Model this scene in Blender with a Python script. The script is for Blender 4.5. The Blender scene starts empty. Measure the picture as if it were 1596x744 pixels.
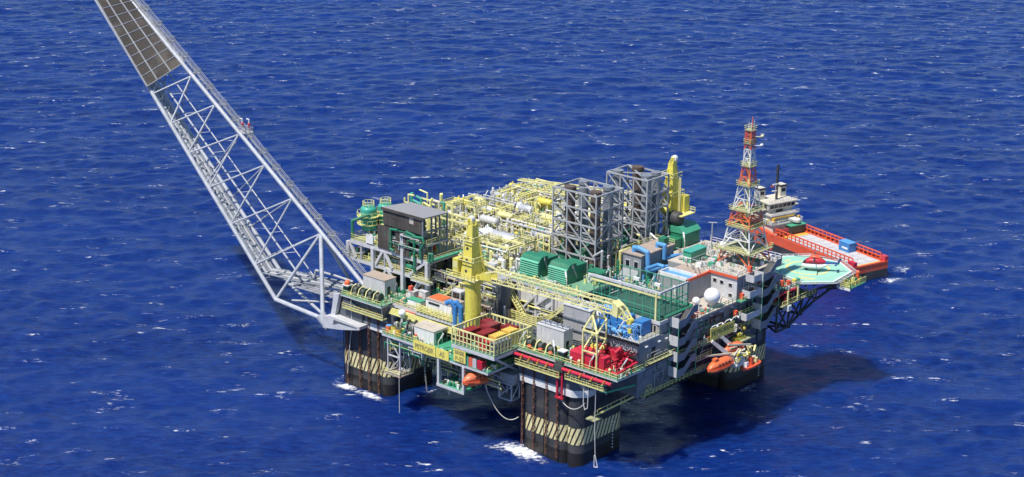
import bpy, math, random
import numpy as np
from mathutils import Vector, Matrix

S = bpy.context.scene
COL = S.collection
PI = math.pi

# ------------------------------------------------------------------ camera
cam_d = bpy.data.cameras.new("camera")
cam = bpy.data.objects.new("camera", cam_d)
COL.objects.link(cam)
cam_d.sensor_width = 36.0
cam_d.lens = 61.693
cam_d.clip_start = 1.0
cam_d.clip_end = 60000.0
_r = Vector((0.7505664, 0.6607168, 0.0101653))
_u = Vector((-0.2058682, 0.2191906, 0.9537159))
_f = Vector((-0.6279079, 0.7179197, -0.3005377))
cam.matrix_world = Matrix(((_r.x, _u.x, -_f.x, 238.530), (_r.y, _u.y, -_f.y, -294.961), (_r.z, _u.z, -_f.z, 170.416), (0, 0, 0, 1)))
S.camera = cam

# ------------------------------------------------------------------ sky and sun
SUN_EL = math.radians(62.0)
SUN_DIR = Vector((0.09 * math.cos(SUN_EL), 0.996 * math.cos(SUN_EL), -math.sin(SUN_EL)))   # the way the light travels
W = bpy.data.worlds.new("World")
S.world = W
W.use_nodes = True
nt = W.node_tree
bg = nt.nodes["Background"]
sky = nt.nodes.new("ShaderNodeTexSky")
sky.sky_type = 'NISHITA'
sky.sun_disc = False
sky.sun_elevation = SUN_EL
sky.sun_rotation = math.atan2(-SUN_DIR.x, -SUN_DIR.y)
sky.air_density = 0.8
sky.dust_density = 0.0
sky.ozone_density = 5.0
nt.links.new(sky.outputs[0], bg.inputs[0])
bg.inputs[1].default_value = 0.125
sun_d = bpy.data.lights.new("sun", 'SUN')
sun_d.energy = 4.9
sun_d.angle = math.radians(0.53)
sun_d.color = (1.0, 0.955, 0.88)
sun = bpy.data.objects.new("sun", sun_d)
sun.rotation_euler = SUN_DIR.to_track_quat('-Z', 'Y').to_euler()
sun.location = (0, -200, 300)
COL.objects.link(sun)
S.view_settings.view_transform = 'Standard'
S.view_settings.look = 'None'
S.view_settings.exposure = 0.2
S.view_settings.gamma = 1.0

# ------------------------------------------------------------------ materials
def _new(name):
    m = bpy.data.materials.new(name)
    m.use_nodes = True
    t = m.node_tree
    b = t.nodes["Principled BSDF"]
    return m, t, b

def _n(t, kind, **kw):
    n = t.nodes.new(kind)
    for k, v in kw.items():
        setattr(n, k, v)
    return n

def _math(t, op, a, b=None, clamp=False):
    n = t.nodes.new("ShaderNodeMath"); n.operation = op; n.use_clamp = clamp
    for i, x in enumerate((a, b)):
        if x is None: continue
        if isinstance(x, (int, float)): n.inputs[i].default_value = x
        else: t.links.new(x, n.inputs[i])
    return n.outputs[0]

def _mix(t, fac, a, b):
    n = t.nodes.new("ShaderNodeMix"); n.data_type = 'RGBA'
    for sock, x in ((n.inputs[0], fac), (n.inputs[6], a), (n.inputs[7], b)):
        if isinstance(x, (int, float)): sock.default_value = x
        elif isinstance(x, tuple): sock.default_value = (*x[:3], 1)
        else: t.links.new(x, sock)
    return n.outputs[2]

def _noise(t, vec, scale, detail=3.0, rough=0.55):
    n = t.nodes.new("ShaderNodeTexNoise")
    n.inputs["Scale"].default_value = scale; n.inputs["Detail"].default_value = detail
    n.inputs["Roughness"].default_value = rough
    t.links.new(vec, n.inputs["Vector"])
    return n.outputs[0]

def _range(t, x, a, b, c=0.0, d=1.0, smooth=False):
    n = t.nodes.new("ShaderNodeMapRange"); n.clamp = True
    if smooth: n.interpolation_type = 'SMOOTHSTEP'
    t.links.new(x, n.inputs[0])
    for i, v in zip((1, 2, 3, 4), (a, b, c, d)): n.inputs[i].default_value = v
    return n.outputs[0]

def _scaled(t, vec, s):
    n = t.nodes.new("ShaderNodeVectorMath"); n.operation = 'MULTIPLY'
    t.links.new(vec, n.inputs[0]); n.inputs[1].default_value = s
    return n.outputs[0]

RUST = (0.17, 0.075, 0.035)
def paint(name, col, rough=0.5, metal=0.0, var=0.16, rust=0.25, scale=0.45, streak=0.35, dirt=(0.10, 0.085, 0.06)):
    """weathered industrial paint: uneven colour, vertical grime streaks, sparse rust"""
    m, t, b = _new(name)
    g = _n(t, "ShaderNodeNewGeometry").outputs["Position"]
    n1 = _noise(t, g, scale, 4)
    n2 = _noise(t, g, scale * 6, 3)
    v = _range(t, _math(t, 'ADD', _math(t, 'MULTIPLY', n1, 0.65), _math(t, 'MULTIPLY', n2, 0.35)), 0.3, 0.7, 1 - var, 1 + var * 0.6)
    base = _mix(t, 1.0, tuple(col), tuple(col))
    vm = t.nodes.new("ShaderNodeVectorMath"); vm.operation = 'SCALE'
    vm.inputs[0].default_value = tuple(col); t.links.new(v, vm.inputs[3])
    c = vm.outputs[0]
    if streak > 0:
        st = _noise(t, _scaled(t, g, (2.2, 2.2, 0.14)), 1.0, 4)
        c = _mix(t, _range(t, st, 0.52, 0.78, 0.0, streak), c, dirt)
    if rust > 0:
        rn = _noise(t, _scaled(t, g, (1.0, 1.0, 0.45)), 0.9, 6, 0.74)
        c = _mix(t, _range(t, rn, 0.555, 0.68, 0.0, min(1.0, rust * 1.7), True), c, RUST)
        c = _mix(t, _range(t, _noise(t, g, 0.16, 3), 0.50, 0.68, 0.0, 0.30, True), c, tuple(0.55 * x + 0.45 * y for x, y in zip(col, (0.30, 0.27, 0.22))))
    t.links.new(c, b.inputs["Base Color"])
    b.inputs["Roughness"].default_value = rough
    b.inputs["Metallic"].default_value = metal
    bp = t.nodes.new("ShaderNodeBump"); bp.inputs["Strength"].default_value = 0.15; bp.inputs["Distance"].default_value = 0.05
    t.links.new(n2, bp.inputs["Height"]); t.links.new(bp.outputs[0], b.inputs["Normal"])
    return m

M = {}
M['hull_black'] = paint('hull_black', (0.042, 0.044, 0.049), 0.55, var=0.45, rust=0.05, scale=0.22, streak=0.6, dirt=(0.03, 0.028, 0.026))
M['tower_grey'] = paint('tower_grey', (0.40, 0.41, 0.43), 0.55, var=0.25, rust=0.2, streak=0.35)
M['hull_grey'] = paint('hull_grey', (0.10, 0.115, 0.14), 0.55, var=0.2, rust=0.15)
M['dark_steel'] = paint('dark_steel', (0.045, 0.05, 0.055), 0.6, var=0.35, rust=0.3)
M['white'] = paint('white', (0.78, 0.77, 0.74), 0.5, rust=0.25, streak=0.25)
M['white_clean'] = paint('white_clean', (0.82, 0.82, 0.81), 0.4, var=0.05, rust=0.0, streak=0.06)
M['grey'] = paint('grey', (0.36, 0.37, 0.38), 0.55, rust=0.18)
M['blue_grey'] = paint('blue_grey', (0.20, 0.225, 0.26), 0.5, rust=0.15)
M['light_grey'] = paint('light_grey', (0.56, 0.56, 0.57), 0.5, rust=0.15, streak=0.2)
M['boom_grey'] = paint('boom_grey', (0.44, 0.46, 0.50), 0.5, var=0.25, rust=0.12, streak=0.3)
M['wall_grey'] = paint('wall_grey', (0.30, 0.31, 0.32), 0.6, rust=0.12, streak=0.3)
M['roof_tan'] = paint('roof_tan', (0.40, 0.32, 0.26), 0.8, rust=0.35, streak=0.0)
M['deck_tan'] = paint('deck_tan', (0.50, 0.45, 0.38), 0.8, rust=0.3, streak=0.0)
M['deck_green'] = paint('deck_green', (0.16, 0.34, 0.22), 0.7, var=0.3, rust=0.3, streak=0.0)
M['heli_green'] = paint('heli_green', (0.30, 0.58, 0.45), 0.75, var=0.16, rust=0.0, streak=0.0, scale=0.3)
M['court_green'] = paint('court_green', (0.03, 0.088, 0.066), 0.8, var=0.25, rust=0.0, streak=0.0)
M['green'] = paint('green', (0.018, 0.20, 0.11), 0.55, var=0.25, rust=0.2, streak=0.35)
M['slat_green'] = paint('slat_green', (0.13, 0.46, 0.31), 0.5, rust=0.1, streak=0.1)
M['green_pale'] = paint('green_pale', (0.06, 0.34, 0.20), 0.5, rust=0.15, streak=0.15)
M['teal'] = paint('teal', (0.05, 0.38, 0.28), 0.4, rust=0.1, streak=0.15)
M['yellow'] = paint('yellow', (0.74, 0.64, 0.10), 0.5, var=0.22, rust=0.22, streak=0.25, dirt=(0.30, 0.22, 0.05))
M['yellow_rail'] = paint('yellow_rail', (0.76, 0.71, 0.26), 0.5, rust=0.25, streak=0.2)
M['yellow_pale'] = paint('yellow_pale', (0.80, 0.75, 0.34), 0.45, rust=0.2, streak=0.25)
M['yellow_sign'] = paint('yellow_sign', (0.80, 0.68, 0.14), 0.6, rust=0.12, streak=0.2, var=0.08)
M['orange'] = paint('orange', (0.78, 0.17, 0.055), 0.4, rust=0.1, streak=0.12)
M['orange_red'] = paint('orange_red', (0.74, 0.11, 0.045), 0.45, rust=0.15, streak=0.2)
M['red'] = paint('red', (0.56, 0.022, 0.05), 0.42, rust=0.12, streak=0.2)
M['dark_red'] = paint('dark_red', (0.24, 0.025, 0.03), 0.55, rust=0.35, streak=0.35)
M['blue'] = paint('blue', (0.035, 0.20, 0.52), 0.45, rust=0.12, streak=0.2)
M['blue_pale'] = paint('blue_pale', (0.10, 0.33, 0.66), 0.45, rust=0.08, streak=0.2)
M['amber'] = paint('amber', (0.72, 0.44, 0.07), 0.5, rust=0.2, streak=0.2)
M['silver'] = paint('silver', (0.62, 0.63, 0.65), 0.35, metal=0.35, rust=0.1, streak=0.2)
M['duct_brown'] = paint('duct_brown', (0.105, 0.075, 0.062), 0.7, var=0.25, rust=0.5)
M['panel_brown'] = paint('panel_brown', (0.066, 0.057, 0.049), 0.75, var=0.35, rust=0.4, scale=0.3, streak=0.4, dirt=(0.24, 0.21, 0.18))
M['shield_brown'] = paint('shield_brown', (0.040, 0.033, 0.029), 0.8, var=0.35, rust=0.15, scale=0.3, streak=0.25, dirt=(0.10, 0.09, 0.08))
M['roof_grey'] = paint('roof_grey', (0.26, 0.26, 0.27), 0.75, var=0.08, rust=0.05, streak=0.0)
M['chain_rust'] = paint('chain_rust', (0.19, 0.075, 0.04), 0.85, var=0.5, rust=0.6)
M['grating'] = paint('grating', (0.36, 0.37, 0.20), 0.8, var=0.3, rust=0.35, scale=1.2, streak=0.0)
M['rope'] = paint('rope', (0.62, 0.60, 0.56), 0.8, rust=0.0, streak=0.0)
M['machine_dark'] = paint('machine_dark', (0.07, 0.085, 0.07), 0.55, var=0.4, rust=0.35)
M['glass_dark'] = paint('glass_dark', (0.02, 0.024, 0.03), 0.12, var=0.1, rust=0, streak=0)
M['rubber'] = paint('rubber', (0.02, 0.02, 0.02), 0.85, rust=0, streak=0)
M['ship_deck'] = paint('ship_deck', (0.52, 0.52, 0.53), 0.8, var=0.15, rust=0.3, streak=0.0)
M['cream'] = paint('cream', (0.64, 0.59, 0.47), 0.5, rust=0.12, streak=0.2)
M['letter_grey'] = paint('letter_grey', (0.33, 0.29, 0.13), 0.6, var=0.2, rust=0, streak=0)
M['letter_dark'] = paint('letter_dark', (0.09, 0.13, 0.05), 0.6, var=0.1, rust=0, streak=0)
M['heli_mark'] = paint('heli_mark', (0.66, 0.60, 0.24), 0.7, var=0.15, rust=0, streak=0)
M['accent_blue'] = paint('accent_blue', (0.02, 0.10, 0.28), 0.35, rust=0, streak=0)

def stripe_material():
    m, t, b = _new('hazard_stripe')
    uv = _n(t, "ShaderNodeUVMap").outputs[0]
    sp = t.nodes.new("ShaderNodeSeparateXYZ"); t.links.new(uv, sp.inputs[0])
    d = _math(t, 'SUBTRACT', sp.outputs[0], _math(t, 'MULTIPLY', sp.outputs[1], 0.40))
    f = _math(t, 'FRACT', _math(t, 'DIVIDE', d, 1.33))
    k = _range(t, f, 0.33, 0.37)
    g = _n(t, "ShaderNodeNewGeometry").outputs["Position"]
    nz = _noise(t, g, 1.6, 4)
    yel = _mix(t, _range(t, nz, 0.45, 0.75, 0.0, 0.6), (0.76, 0.66, 0.34), (0.40, 0.32, 0.16))
    c = _mix(t, k, (0.028, 0.026, 0.026), yel)
    t.links.new(c, b.inputs["Base Color"]); b.inputs["Roughness"].default_value = 0.6
    return m
M['stripe'] = stripe_material()

def wet_material():
    m, t, b = _new('wet_growth')
    g = _n(t, "ShaderNodeNewGeometry").outputs["Position"]
    c = _mix(t, _noise(t, g, 1.2, 4), (0.010, 0.009, 0.008), (0.040, 0.034, 0.028))
    t.links.new(c, b.inputs["Base Color"]); b.inputs["Roughness"].default_value = 0.35
    return m
M['wet'] = wet_material()

def net_material(name, col, open_):
    m, t, b = _new(name)
    b.inputs["Base Color"].default_value = (*col, 1); b.inputs["Roughness"].default_value = 0.9
    b.inputs["Alpha"].default_value = 1 - open_
    return m
M['net'] = net_material('green_net', (0.05, 0.34, 0.23), 0.93)
M['wire'] = net_material('wire_net', (0.5, 0.5, 0.5), 0.75)

def rib_material(name, col, axis, pitch, depth=0.5):
    """corrugated sheet: relief only"""
    m = paint(name, col, 0.55, rust=0.2, streak=0.3)
    t = m.node_tree; b = t.nodes["Principled BSDF"]
    g = _n(t, "ShaderNodeNewGeometry").outputs["Position"]
    sp = t.nodes.new("ShaderNodeSeparateXYZ"); t.links.new(g, sp.inputs[0])
    s = _math(t, 'SINE', _math(t, 'MULTIPLY', sp.outputs[axis], 2 * PI / pitch))
    bp = t.nodes.new("ShaderNodeBump"); bp.inputs["Strength"].default_value = depth; bp.inputs["Distance"].default_value = 0.125
    t.links.new(s, bp.inputs["Height"]); t.links.new(bp.outputs[0], b.inputs["Normal"])
    return m
M['corr_x'] = rib_material('corrugated_x', (0.42, 0.42, 0.44), 0, 0.6)
M['corr_white'] = rib_material('corrugated_white', (0.66, 0.64, 0.63), 0, 0.55)
M['cont_red'] = rib_material('container_red', (0.27, 0.022, 0.03), 0, 0.5)
M['cont_amber'] = rib_material('container_amber', (0.74, 0.50, 0.10), 0, 0.5, 0.2)

# ------------------------------------------------------------------ mesh helpers
class MB:
    def __init__(s): s.v = []; s.f = []; s.sm = []
    def add(s, vs, fs, smooth=False):
        o = len(s.v); s.v += [tuple(p) for p in vs]
        for f in fs: s.f.append(tuple(i + o for i in f)); s.sm.append(smooth)
        return s
    def box(s, x0, x1, y0, y1, z0, z1):
        vs = [(x, y, z) for z in (z0, z1) for x, y in ((x0, y0), (x1, y0), (x1, y1), (x0, y1))]
        return s.add(vs, [(3, 2, 1, 0), (4, 5, 6, 7), (0, 1, 5, 4), (1, 2, 6, 5), (2, 3, 7, 6), (3, 0, 4, 7)])
    def obox(s, c, dx, dy, z0, z1, rz):
        ca, sa = math.cos(rz), math.sin(rz)
        q = [(c[0] + a * dx / 2 * ca - b * dy / 2 * sa, c[1] + a * dx / 2 * sa + b * dy / 2 * ca) for a, b in ((-1, -1), (1, -1), (1, 1), (-1, 1))]
        return s.prism(q, z0, z1)
    def prism(s, poly, z0, z1):
        n = len(poly)
        vs = [(p[0], p[1], z0) for p in poly] + [(p[0], p[1], z1) for p in poly]
        fs = [tuple(range(n - 1, -1, -1)), tuple(range(n, 2 * n))] + [(i, (i + 1) % n, n + (i + 1) % n, n + i) for i in range(n)]
        return s.add(vs, fs)
    def extrude(s, prof, d):
        """a planar 3D polygon pushed along vector d"""
        n = len(prof); d = Vector(d)
        vs = [Vector(p) for p in prof] + [Vector(p) + d for p in prof]
        fs = [tuple(range(n - 1, -1, -1)), tuple(range(n, 2 * n))] + [(i, (i + 1) % n, n + (i + 1) % n, n + i) for i in range(n)]
        return s.add(vs, fs)
    def bar(s, p, q, w, h=None):
        p, q = Vector(p), Vector(q); h = h or w
        d = (q - p)
        if d.length < 1e-5: return s
        d.normalize()
        a = d.cross(Vector((0, 0, 1)))
        if a.length < 1e-3: a = Vector((1, 0, 0))
        a.normalize(); b = a.cross(d)
        a = a * w / 2; b = b * h / 2
        vs = [o + i * a + j * b for o in (p, q) for i, j in ((-1, -1), (1, -1), (1, 1), (-1, 1))]
        return s.add(vs, [(3, 2, 1, 0), (4, 5, 6, 7), (0, 1, 5, 4), (1, 2, 6, 5), (2, 3, 7, 6), (3, 0, 4, 7)])
    def tube(s, p, q, r, r2=None, n=8, caps=True):
        p, q = Vector(p), Vector(q); r2 = r if r2 is None else r2
        d = (q - p).normalized()
        a = d.cross(Vector((0, 0, 1)))
        if a.length < 1e-3: a = Vector((1, 0, 0))
        a.normalize(); b = a.cross(d)
        vs = []
        for o, rr in ((p, r), (q, r2)):
            for k in range(n):
                t = 2 * PI * k / n
                vs.append(o + a * rr * math.cos(t) + b * rr * math.sin(t))
        s.add(vs, [(k, n + k, n + (k + 1) % n, (k + 1) % n) for k in range(n)], True)
        if caps:
            s.add(vs[:n], [tuple(range(n))]); s.add(vs[n:], [tuple(range(n - 1, -1, -1))])
        return s
    def path(s, pts, r, n=8):
        P = [Vector(p) for p in pts]
        for i in range(len(P) - 1): s.tube(P[i], P[i + 1], r, n=n, caps=(i == 0 or i == len(P) - 2))
        for p in P[1:-1]: s.ball(p, r * 1.06, n=n, m=4)
        return s
    def ball(s, c, r, n=12, m=6, z=1.0, half=False):
        c = Vector(c); vs = []; fs = []
        t0 = 0.0 if half else -PI / 2
        for j in range(m + 1):
            t = t0 + (PI / 2 - t0) * j / m
            for k in range(n):
                a = 2 * PI * k / n
                vs.append(c + Vector((r * math.cos(t) * math.cos(a), r * math.cos(t) * math.sin(a), r * z * math.sin(t))))
        for j in range(m):
            for k in range(n):
                fs.append((j * n + k, j * n + (k + 1) % n, (j + 1) * n + (k + 1) % n, (j + 1) * n + k))
        return s.add(vs, fs, True)
    def drum(s, p, q, r, n=14):
        """vessel with domed ends between p and q"""
        p, q = Vector(p), Vector(q); d = (q - p).normalized()
        prof = [(-0.45, 0.0), (-0.40, 0.45), (-0.25, 0.8), (0.0, 1.0)]
        rings = [(p + d * (a * r), r * b) for a, b in prof] + [(q - d * (a * r), r * b) for a, b in prof[::-1]]
        a = d.cross(Vector((0, 0, 1)))
        if a.length < 1e-3: a = Vector((1, 0, 0))
        a.normalize(); b = a.cross(d); vs = []
        for o, rr in rings:
            for k in range(n):
                t = 2 * PI * k / n; vs.append(o + a * rr * math.cos(t) + b * rr * math.sin(t))
        fs = [(j * n + k, (j + 1) * n + k, (j + 1) * n + (k + 1) % n, j * n + (k + 1) % n) for j in range(len(rings) - 1) for k in range(n)]
        return s.add(vs, fs, True)
    def loft(s, rings, smooth=True, caps=True):
        n = len(rings[0]); vs = [p for r in rings for p in r]
        s.add(vs, [(j * n + k, j * n + (k + 1) % n, (j + 1) * n + (k + 1) % n, (j + 1) * n + k) for j in range(len(rings) - 1) for k in range(n)], smooth)
        if caps:
            s.add(rings[0], [tuple(range(n - 1, -1, -1))]); s.add(rings[-1], [tuple(range(n))])
        return s
    def mesh(s, name, mat, off=(0, 0, 0)):
        me = bpy.data.meshes.new(name)
        ox, oy, oz = off
        me.from_pydata([(x - ox, y - oy, z - oz) for x, y, z in s.v], [], s.f)
        me.polygons.foreach_set('use_smooth', s.sm)
        if mat is not None: me.materials.append(M[mat] if isinstance(mat, str) else mat)
        me.update()
        return me

def tag(o, label=None, cat=None, group=None, kind=None):
    if label: o['label'] = label
    if cat: o['category'] = cat
    if group: o['group'] = group
    if kind: o['kind'] = kind
    return o

def thing(name, label, cat, loc=(0, 0, 0), group=None, kind=None):
    o = bpy.data.objects.new(name, None); COL.objects.link(o)
    o.empty_display_size = 0.5
    o.location = loc
    return tag(o, label, cat, group, kind)

ROOTLOC = {}
def wloc(o):
    v = Vector((0, 0, 0))
    while o is not None: v += o.location; o = o.parent
    return v

def part(parent, name, mb, mat, label=None, kind=None):
    """mb is in world coordinates; the part sits at its parent's origin"""
    o = bpy.data.objects.new(name, mb.mesh(name, mat, wloc(parent)))
    COL.objects.link(o); o.parent = parent
    return tag(o, label, None, None, kind)

def solo(name, mb, mat, label, cat, group=None, kind=None, loc=(0, 0, 0)):
    o = bpy.data.objects.new(name, mb.mesh(name, mat, loc)); COL.objects.link(o); o.location = loc
    return tag(o, label, cat, group, kind)

_unit = {}
def strut(parent, name, p, q, r, mat, square=False):
    """a tube or square bar from p to q as a part of its own, sharing one unit mesh per material"""
    key = (mat, square)
    if key not in _unit:
        mb = MB()
        if square: mb.box(-0.5, 0.5, -0.5, 0.5, 0, 1)
        else: mb.tube((0, 0, 0), (0, 0, 1), 1.0, n=8)
        _unit[key] = mb.mesh(name, mat)
    p, q = Vector(p), Vector(q); d = q - p
    o = bpy.data.objects.new(name, _unit[key]); COL.objects.link(o); o.parent = parent
    o.location = p - wloc(parent)
    o.rotation_mode = 'QUATERNION'; o.rotation_quaternion = d.to_track_quat('Z', 'Y')
    o.scale = (r, r, d.length)
    return o

def copy_tree(o, loc=None, rz=None, parent=None):
    c = o.copy(); COL.objects.link(c)
    if parent is not None: c.parent = parent
    if loc is not None: c.location = loc
    if rz is not None: c.rotation_euler = (0, 0, rz)
    for ch in list(o.children): copy_tree(ch, parent=c)
    return c

def rail_pts(mb, pts, h=1.15, step=1.6, w=0.09, rails=2, closed=False):
    """hand rail with posts along a polyline at floor level"""
    P = [Vector(p) for p in pts] + ([Vector(pts[0])] if closed else [])
    up = Vector((0, 0, 1))
    for a, b in zip(P, P[1:]):
        for k in range(1, rails + 1): mb.bar(a + up * h * k / rails, b + up * h * k / rails, w)
        n = max(1, round((b - a).length / step))
        for i in range(n + 1):
            p = a.lerp(b, i / n); mb.bar(p, p + up * h, w)
    return mb

def text_mesh(body, size, depth=0.03, bold=0.0):
    cu = bpy.data.curves.new('text', 'FONT'); cu.body = body; cu.size = size; cu.extrude = depth; cu.offset = bold
    cu.align_x = 'CENTER'; cu.align_y = 'CENTER'
    o = bpy.data.objects.new('text', cu); COL.objects.link(o)
    bpy.context.view_layer.update()
    dg = bpy.context.evaluated_depsgraph_get()
    me = bpy.data.meshes.new_from_object(o.evaluated_get(dg))
    bpy.data.objects.remove(o)
    return me

def lettering(parent, body, size, centre, xdir, updir, mat, squeeze=1.0, bold=0.0):
    me = text_mesh(body, size, 0.03, bold)
    me.materials.clear(); me.materials.append(M[mat])
    o = bpy.data.objects.new('lettering', me); COL.objects.link(o); o.parent = parent
    x = Vector(xdir).normalized(); y = Vector(updir).normalized(); z = x.cross(y)
    mw = Matrix(((x.x, y.x, z.x, 0), (x.y, y.y, z.y, 0), (x.z, y.z, z.z, 0), (0, 0, 0, 1)))
    o.rotation_mode = 'QUATERNION'; o.rotation_quaternion = mw.to_quaternion()
    o.location = Vector(centre) - wloc(parent); o.scale = (squeeze, 1, 1)
    return o
# ------------------------------------------------------------------ sea
def wave_field(L, N, seed, lam, spread, amp, wind=(-0.70, 0.71)):
    rng = np.random.default_rng(seed)
    k1 = np.fft.fftfreq(N, L / N) * 2 * np.pi
    kx, ky = np.meshgrid(k1, k1, indexing='ij')
    k = np.hypot(kx, ky); k[0, 0] = 1
    kp = 2 * np.pi / lam
    cosw = (kx * wind[0] + ky * wind[1]) / k
    P = np.exp(-1.25 * (kp / k) ** 2) / k ** 4 * np.clip(np.abs(cosw), 0, 1) ** spread * np.exp(-(k * 0.7) ** 2)
    P[0, 0] = 0
    a = (rng.normal(size=(N, N)) + 1j * rng.normal(size=(N, N))) * np.sqrt(P)
    h = np.real(np.fft.ifft2(a)); h *= amp / h.std()
    return h

def sample(h, L, x, y):
    N = h.shape[0]
    u = (x / L * N) % N; v = (y / L * N) % N
    i = np.floor(u).astype(int) % N; j = np.floor(v).astype(int) % N; fu = u - np.floor(u); fv = v - np.floor(v)
    i2, j2 = (i + 1) % N, (j + 1) % N
    return (h[i, j] * (1 - fu) + h[i2, j] * fu) * (1 - fv) + (h[i, j2] * (1 - fu) + h[i2, j2] * fu) * fv

RGT = np.array([0.7505, 0.6608]); FWD = np.array([-0.6608, 0.7505]); CAMXY = np.array([238.5, -295.0])
def axis(core, step, far):
    a = list(np.arange(core[0], core[1] + step / 2, step)); g = step
    hi = a[-1]; lo = a[0]; up = []; dn = []
    while hi < far or lo > -far:
        g *= 1.35
        if hi < far: hi += g; up.append(hi)
        if lo > -far: lo -= g; dn.append(lo)
    return np.array(dn[::-1] + a + up)

def build_sea():
    ua = axis((-360, 360), 1.7, 30000.0)
    va = axis((250, 1080), 1.25, 30000.0)
    Ug, Vg = np.meshgrid(ua, va, indexing='ij')
    X = CAMXY[0] + Ug * RGT[0] + Vg * FWD[0]; Y = CAMXY[1] + Ug * RGT[1] + Vg * FWD[1]
    h1 = wave_field(640.0, 640, 3, 24.0, 1.8, 0.20)
    h2 = wave_field(187.0, 256, 5, 8.0, 1.2, 0.105)
    Z = sample(h1, 640.0, X, Y) + sample(h2, 187.0, X, Y)
    dist = np.maximum(np.abs(Ug) - 360, 0) + np.maximum(np.maximum(Vg - 1080, 250 - Vg), 0)
    Z = np.where(dist > 0, Z * np.exp(-dist / 60), Z)
    nu, nv = X.shape
    idx = np.arange(nu * nv).reshape(nu, nv)
    q = np.stack([idx[:-1, :-1], idx[1:, :-1], idx[1:, 1:], idx[:-1, 1:]], -1).reshape(-1, 4)
    me = bpy.data.meshes.new('sea')
    me.vertices.add(nu * nv)
    me.vertices.foreach_set('co', np.stack([X, Y, Z], -1).reshape(-1).astype(np.float32))
    me.loops.add(q.size); me.loops.foreach_set('vertex_index', q.reshape(-1).astype(np.int32))
    me.polygons.add(len(q))
    me.polygons.foreach_set('loop_start', np.arange(0, q.size, 4, dtype=np.int32))
    me.polygons.foreach_set('use_smooth', np.ones(len(q), dtype=bool))
    me.update(calc_edges=True)
    # churned white water: beside the columns, the ship and the discharge; crests that break
    f = np.zeros_like(X)
    def blob(cx, cy, ax, ay, rot, s):
        c, sn = math.cos(rot), math.sin(rot)
        dx, dy = X - cx, Y - cy
        a = (dx * c + dy * sn) / ax; b = (-dx * sn + dy * c) / ay
        np.maximum(f, s * np.exp(-(a * a + b * b)), out=f)
    blob(-7.0, -10.6, 10.5, 4.4, 0.0, .95); blob(-1, -11, 7, 2.4, 0.0, .72); blob(-13, -13, 6, 3.0, 0.3, .72)
    blob(-66, -10.4, 6.5, 3.0, 0.0, 0.95); blob(-57, -10.8, 9, 2.8, 0, .9); blob(-71.5, -6, 2.5, 6, 0, .7)
    blob(-48, -10, 4, 2, 0, .55); blob(-45, 2, 6, 3.5, .3, .85); blob(-41, 0, 8, 4, .2, .6)
    blob(9, 0, 2.0, 8, 0, .5); blob(10.8, 58, 2.2, 9, 0, .75); blob(11, 50, 2.5, 3, 0, .6)
    blob(-9.0, 171.0, 5, 6, 0.0, .72); blob(-6.5, 160, 4, 8, -.3, .8); blob(-1, 170, 9, 5, 0.5, .6); blob(-8, 148, 4, 4, 0, .62)
    blob(-57, 186, 8, 2.4, -.29, .8); blob(-67, 186, 6, 3, -.3, .8); blob(-44, 181, 14, 2.0, -.29, .65); blob(-56, 160.5, 9, 1.8, -.29, .5)
    at = me.attributes.new('foam', 'FLOAT', 'POINT'); at.data.foreach_set('value', f.reshape(-1).astype(np.float32))
    hz = sample(h1, 640.0, X, Y) * 0.5 + sample(h2, 187.0, X, Y)
    cr = np.clip((hz - 0.02) / 0.28, 0, 1)
    at = me.attributes.new('crest', 'FLOAT', 'POINT'); at.data.foreach_set('value', cr.reshape(-1).astype(np.float32))
    o = bpy.data.objects.new('sea', me); COL.objects.link(o)
    tag(o, 'deep blue open sea with small whitecaps around the platform', None, None, 'structure')
    # material
    m, t, b = _new('sea_water')
    g = _n(t, "ShaderNodeNewGeometry").outputs["Position"]
    mp = t.nodes.new("ShaderNodeMapping"); mp.vector_type = 'TEXTURE'
    mp.inputs["Rotation"].default_value = (0, 0, math.atan2(RGT[1], RGT[0]))
    t.links.new(g, mp.inputs[0]); P = mp.outputs[0]          # x runs along the crests, y across them
    b.inputs["Roughness"].default_value = 0.12
    b.inputs["IOR"].default_value = 1.333
    b.inputs["Specular IOR Level"].default_value = 0.42
    n0 = _noise(t, _scaled(t, P, (0.010, 0.022, 0.02)), 1.0, 3)
    deep = _mix(t, _range(t, n0, 0.35, 0.65), (0.0008, 0.0095, 0.096), (0.0019, 0.0175, 0.140))
    fv = _noise(t, _scaled(t, P, (0.30, 0.85, 0.5)), 1.0, 4, 0.65)
    deep = _mix(t, _range(t, fv, 0.38, 0.66, 0.0, 0.75), deep, (0.0050, 0.036, 0.205))
    # foam
    fa = _n(t, "ShaderNodeAttribute", attribute_name='foam').outputs["Fac"]
    ca = _n(t, "ShaderNodeAttribute", attribute_name='crest').outputs["Fac"]
    w1 = _noise(t, _scaled(t, P, (0.075, 0.22, 0.1)), 1.0, 2, 0.5)
    w2 = _noise(t, _scaled(t, P, (0.32, 1.1, 0.5)), 1.0, 7, 0.74)
    cap = _math(t, 'MULTIPLY', _range(t, w1, 0.612, 0.665, 0, 1, True), _range(t, w2, 0.55, 0.605, 0, 1, True))
    cap = _math(t, 'MULTIPLY', cap, _range(t, ca, -0.1, 0.25, 0.0, 1.0))
    w3 = _noise(t, _scaled(t, P, (0.16, 0.5, 0.3)), 1.0, 5, 0.7)
    cap2 = _math(t, 'MULTIPLY', _range(t, w1, 0.56, 0.68, 0, 1, True), _range(t, w3, 0.64, 0.74, 0, 0.16, True))
    ed = _noise(t, _scaled(t, P, (0.7, 1.2, 0.9)), 1.0, 8, 0.80)
    fe = _range(t, _math(t, 'SUBTRACT', _math(t, 'MULTIPLY', fa, 0.62), ed), -0.12, 0.06, 0, 1, True)
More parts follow.
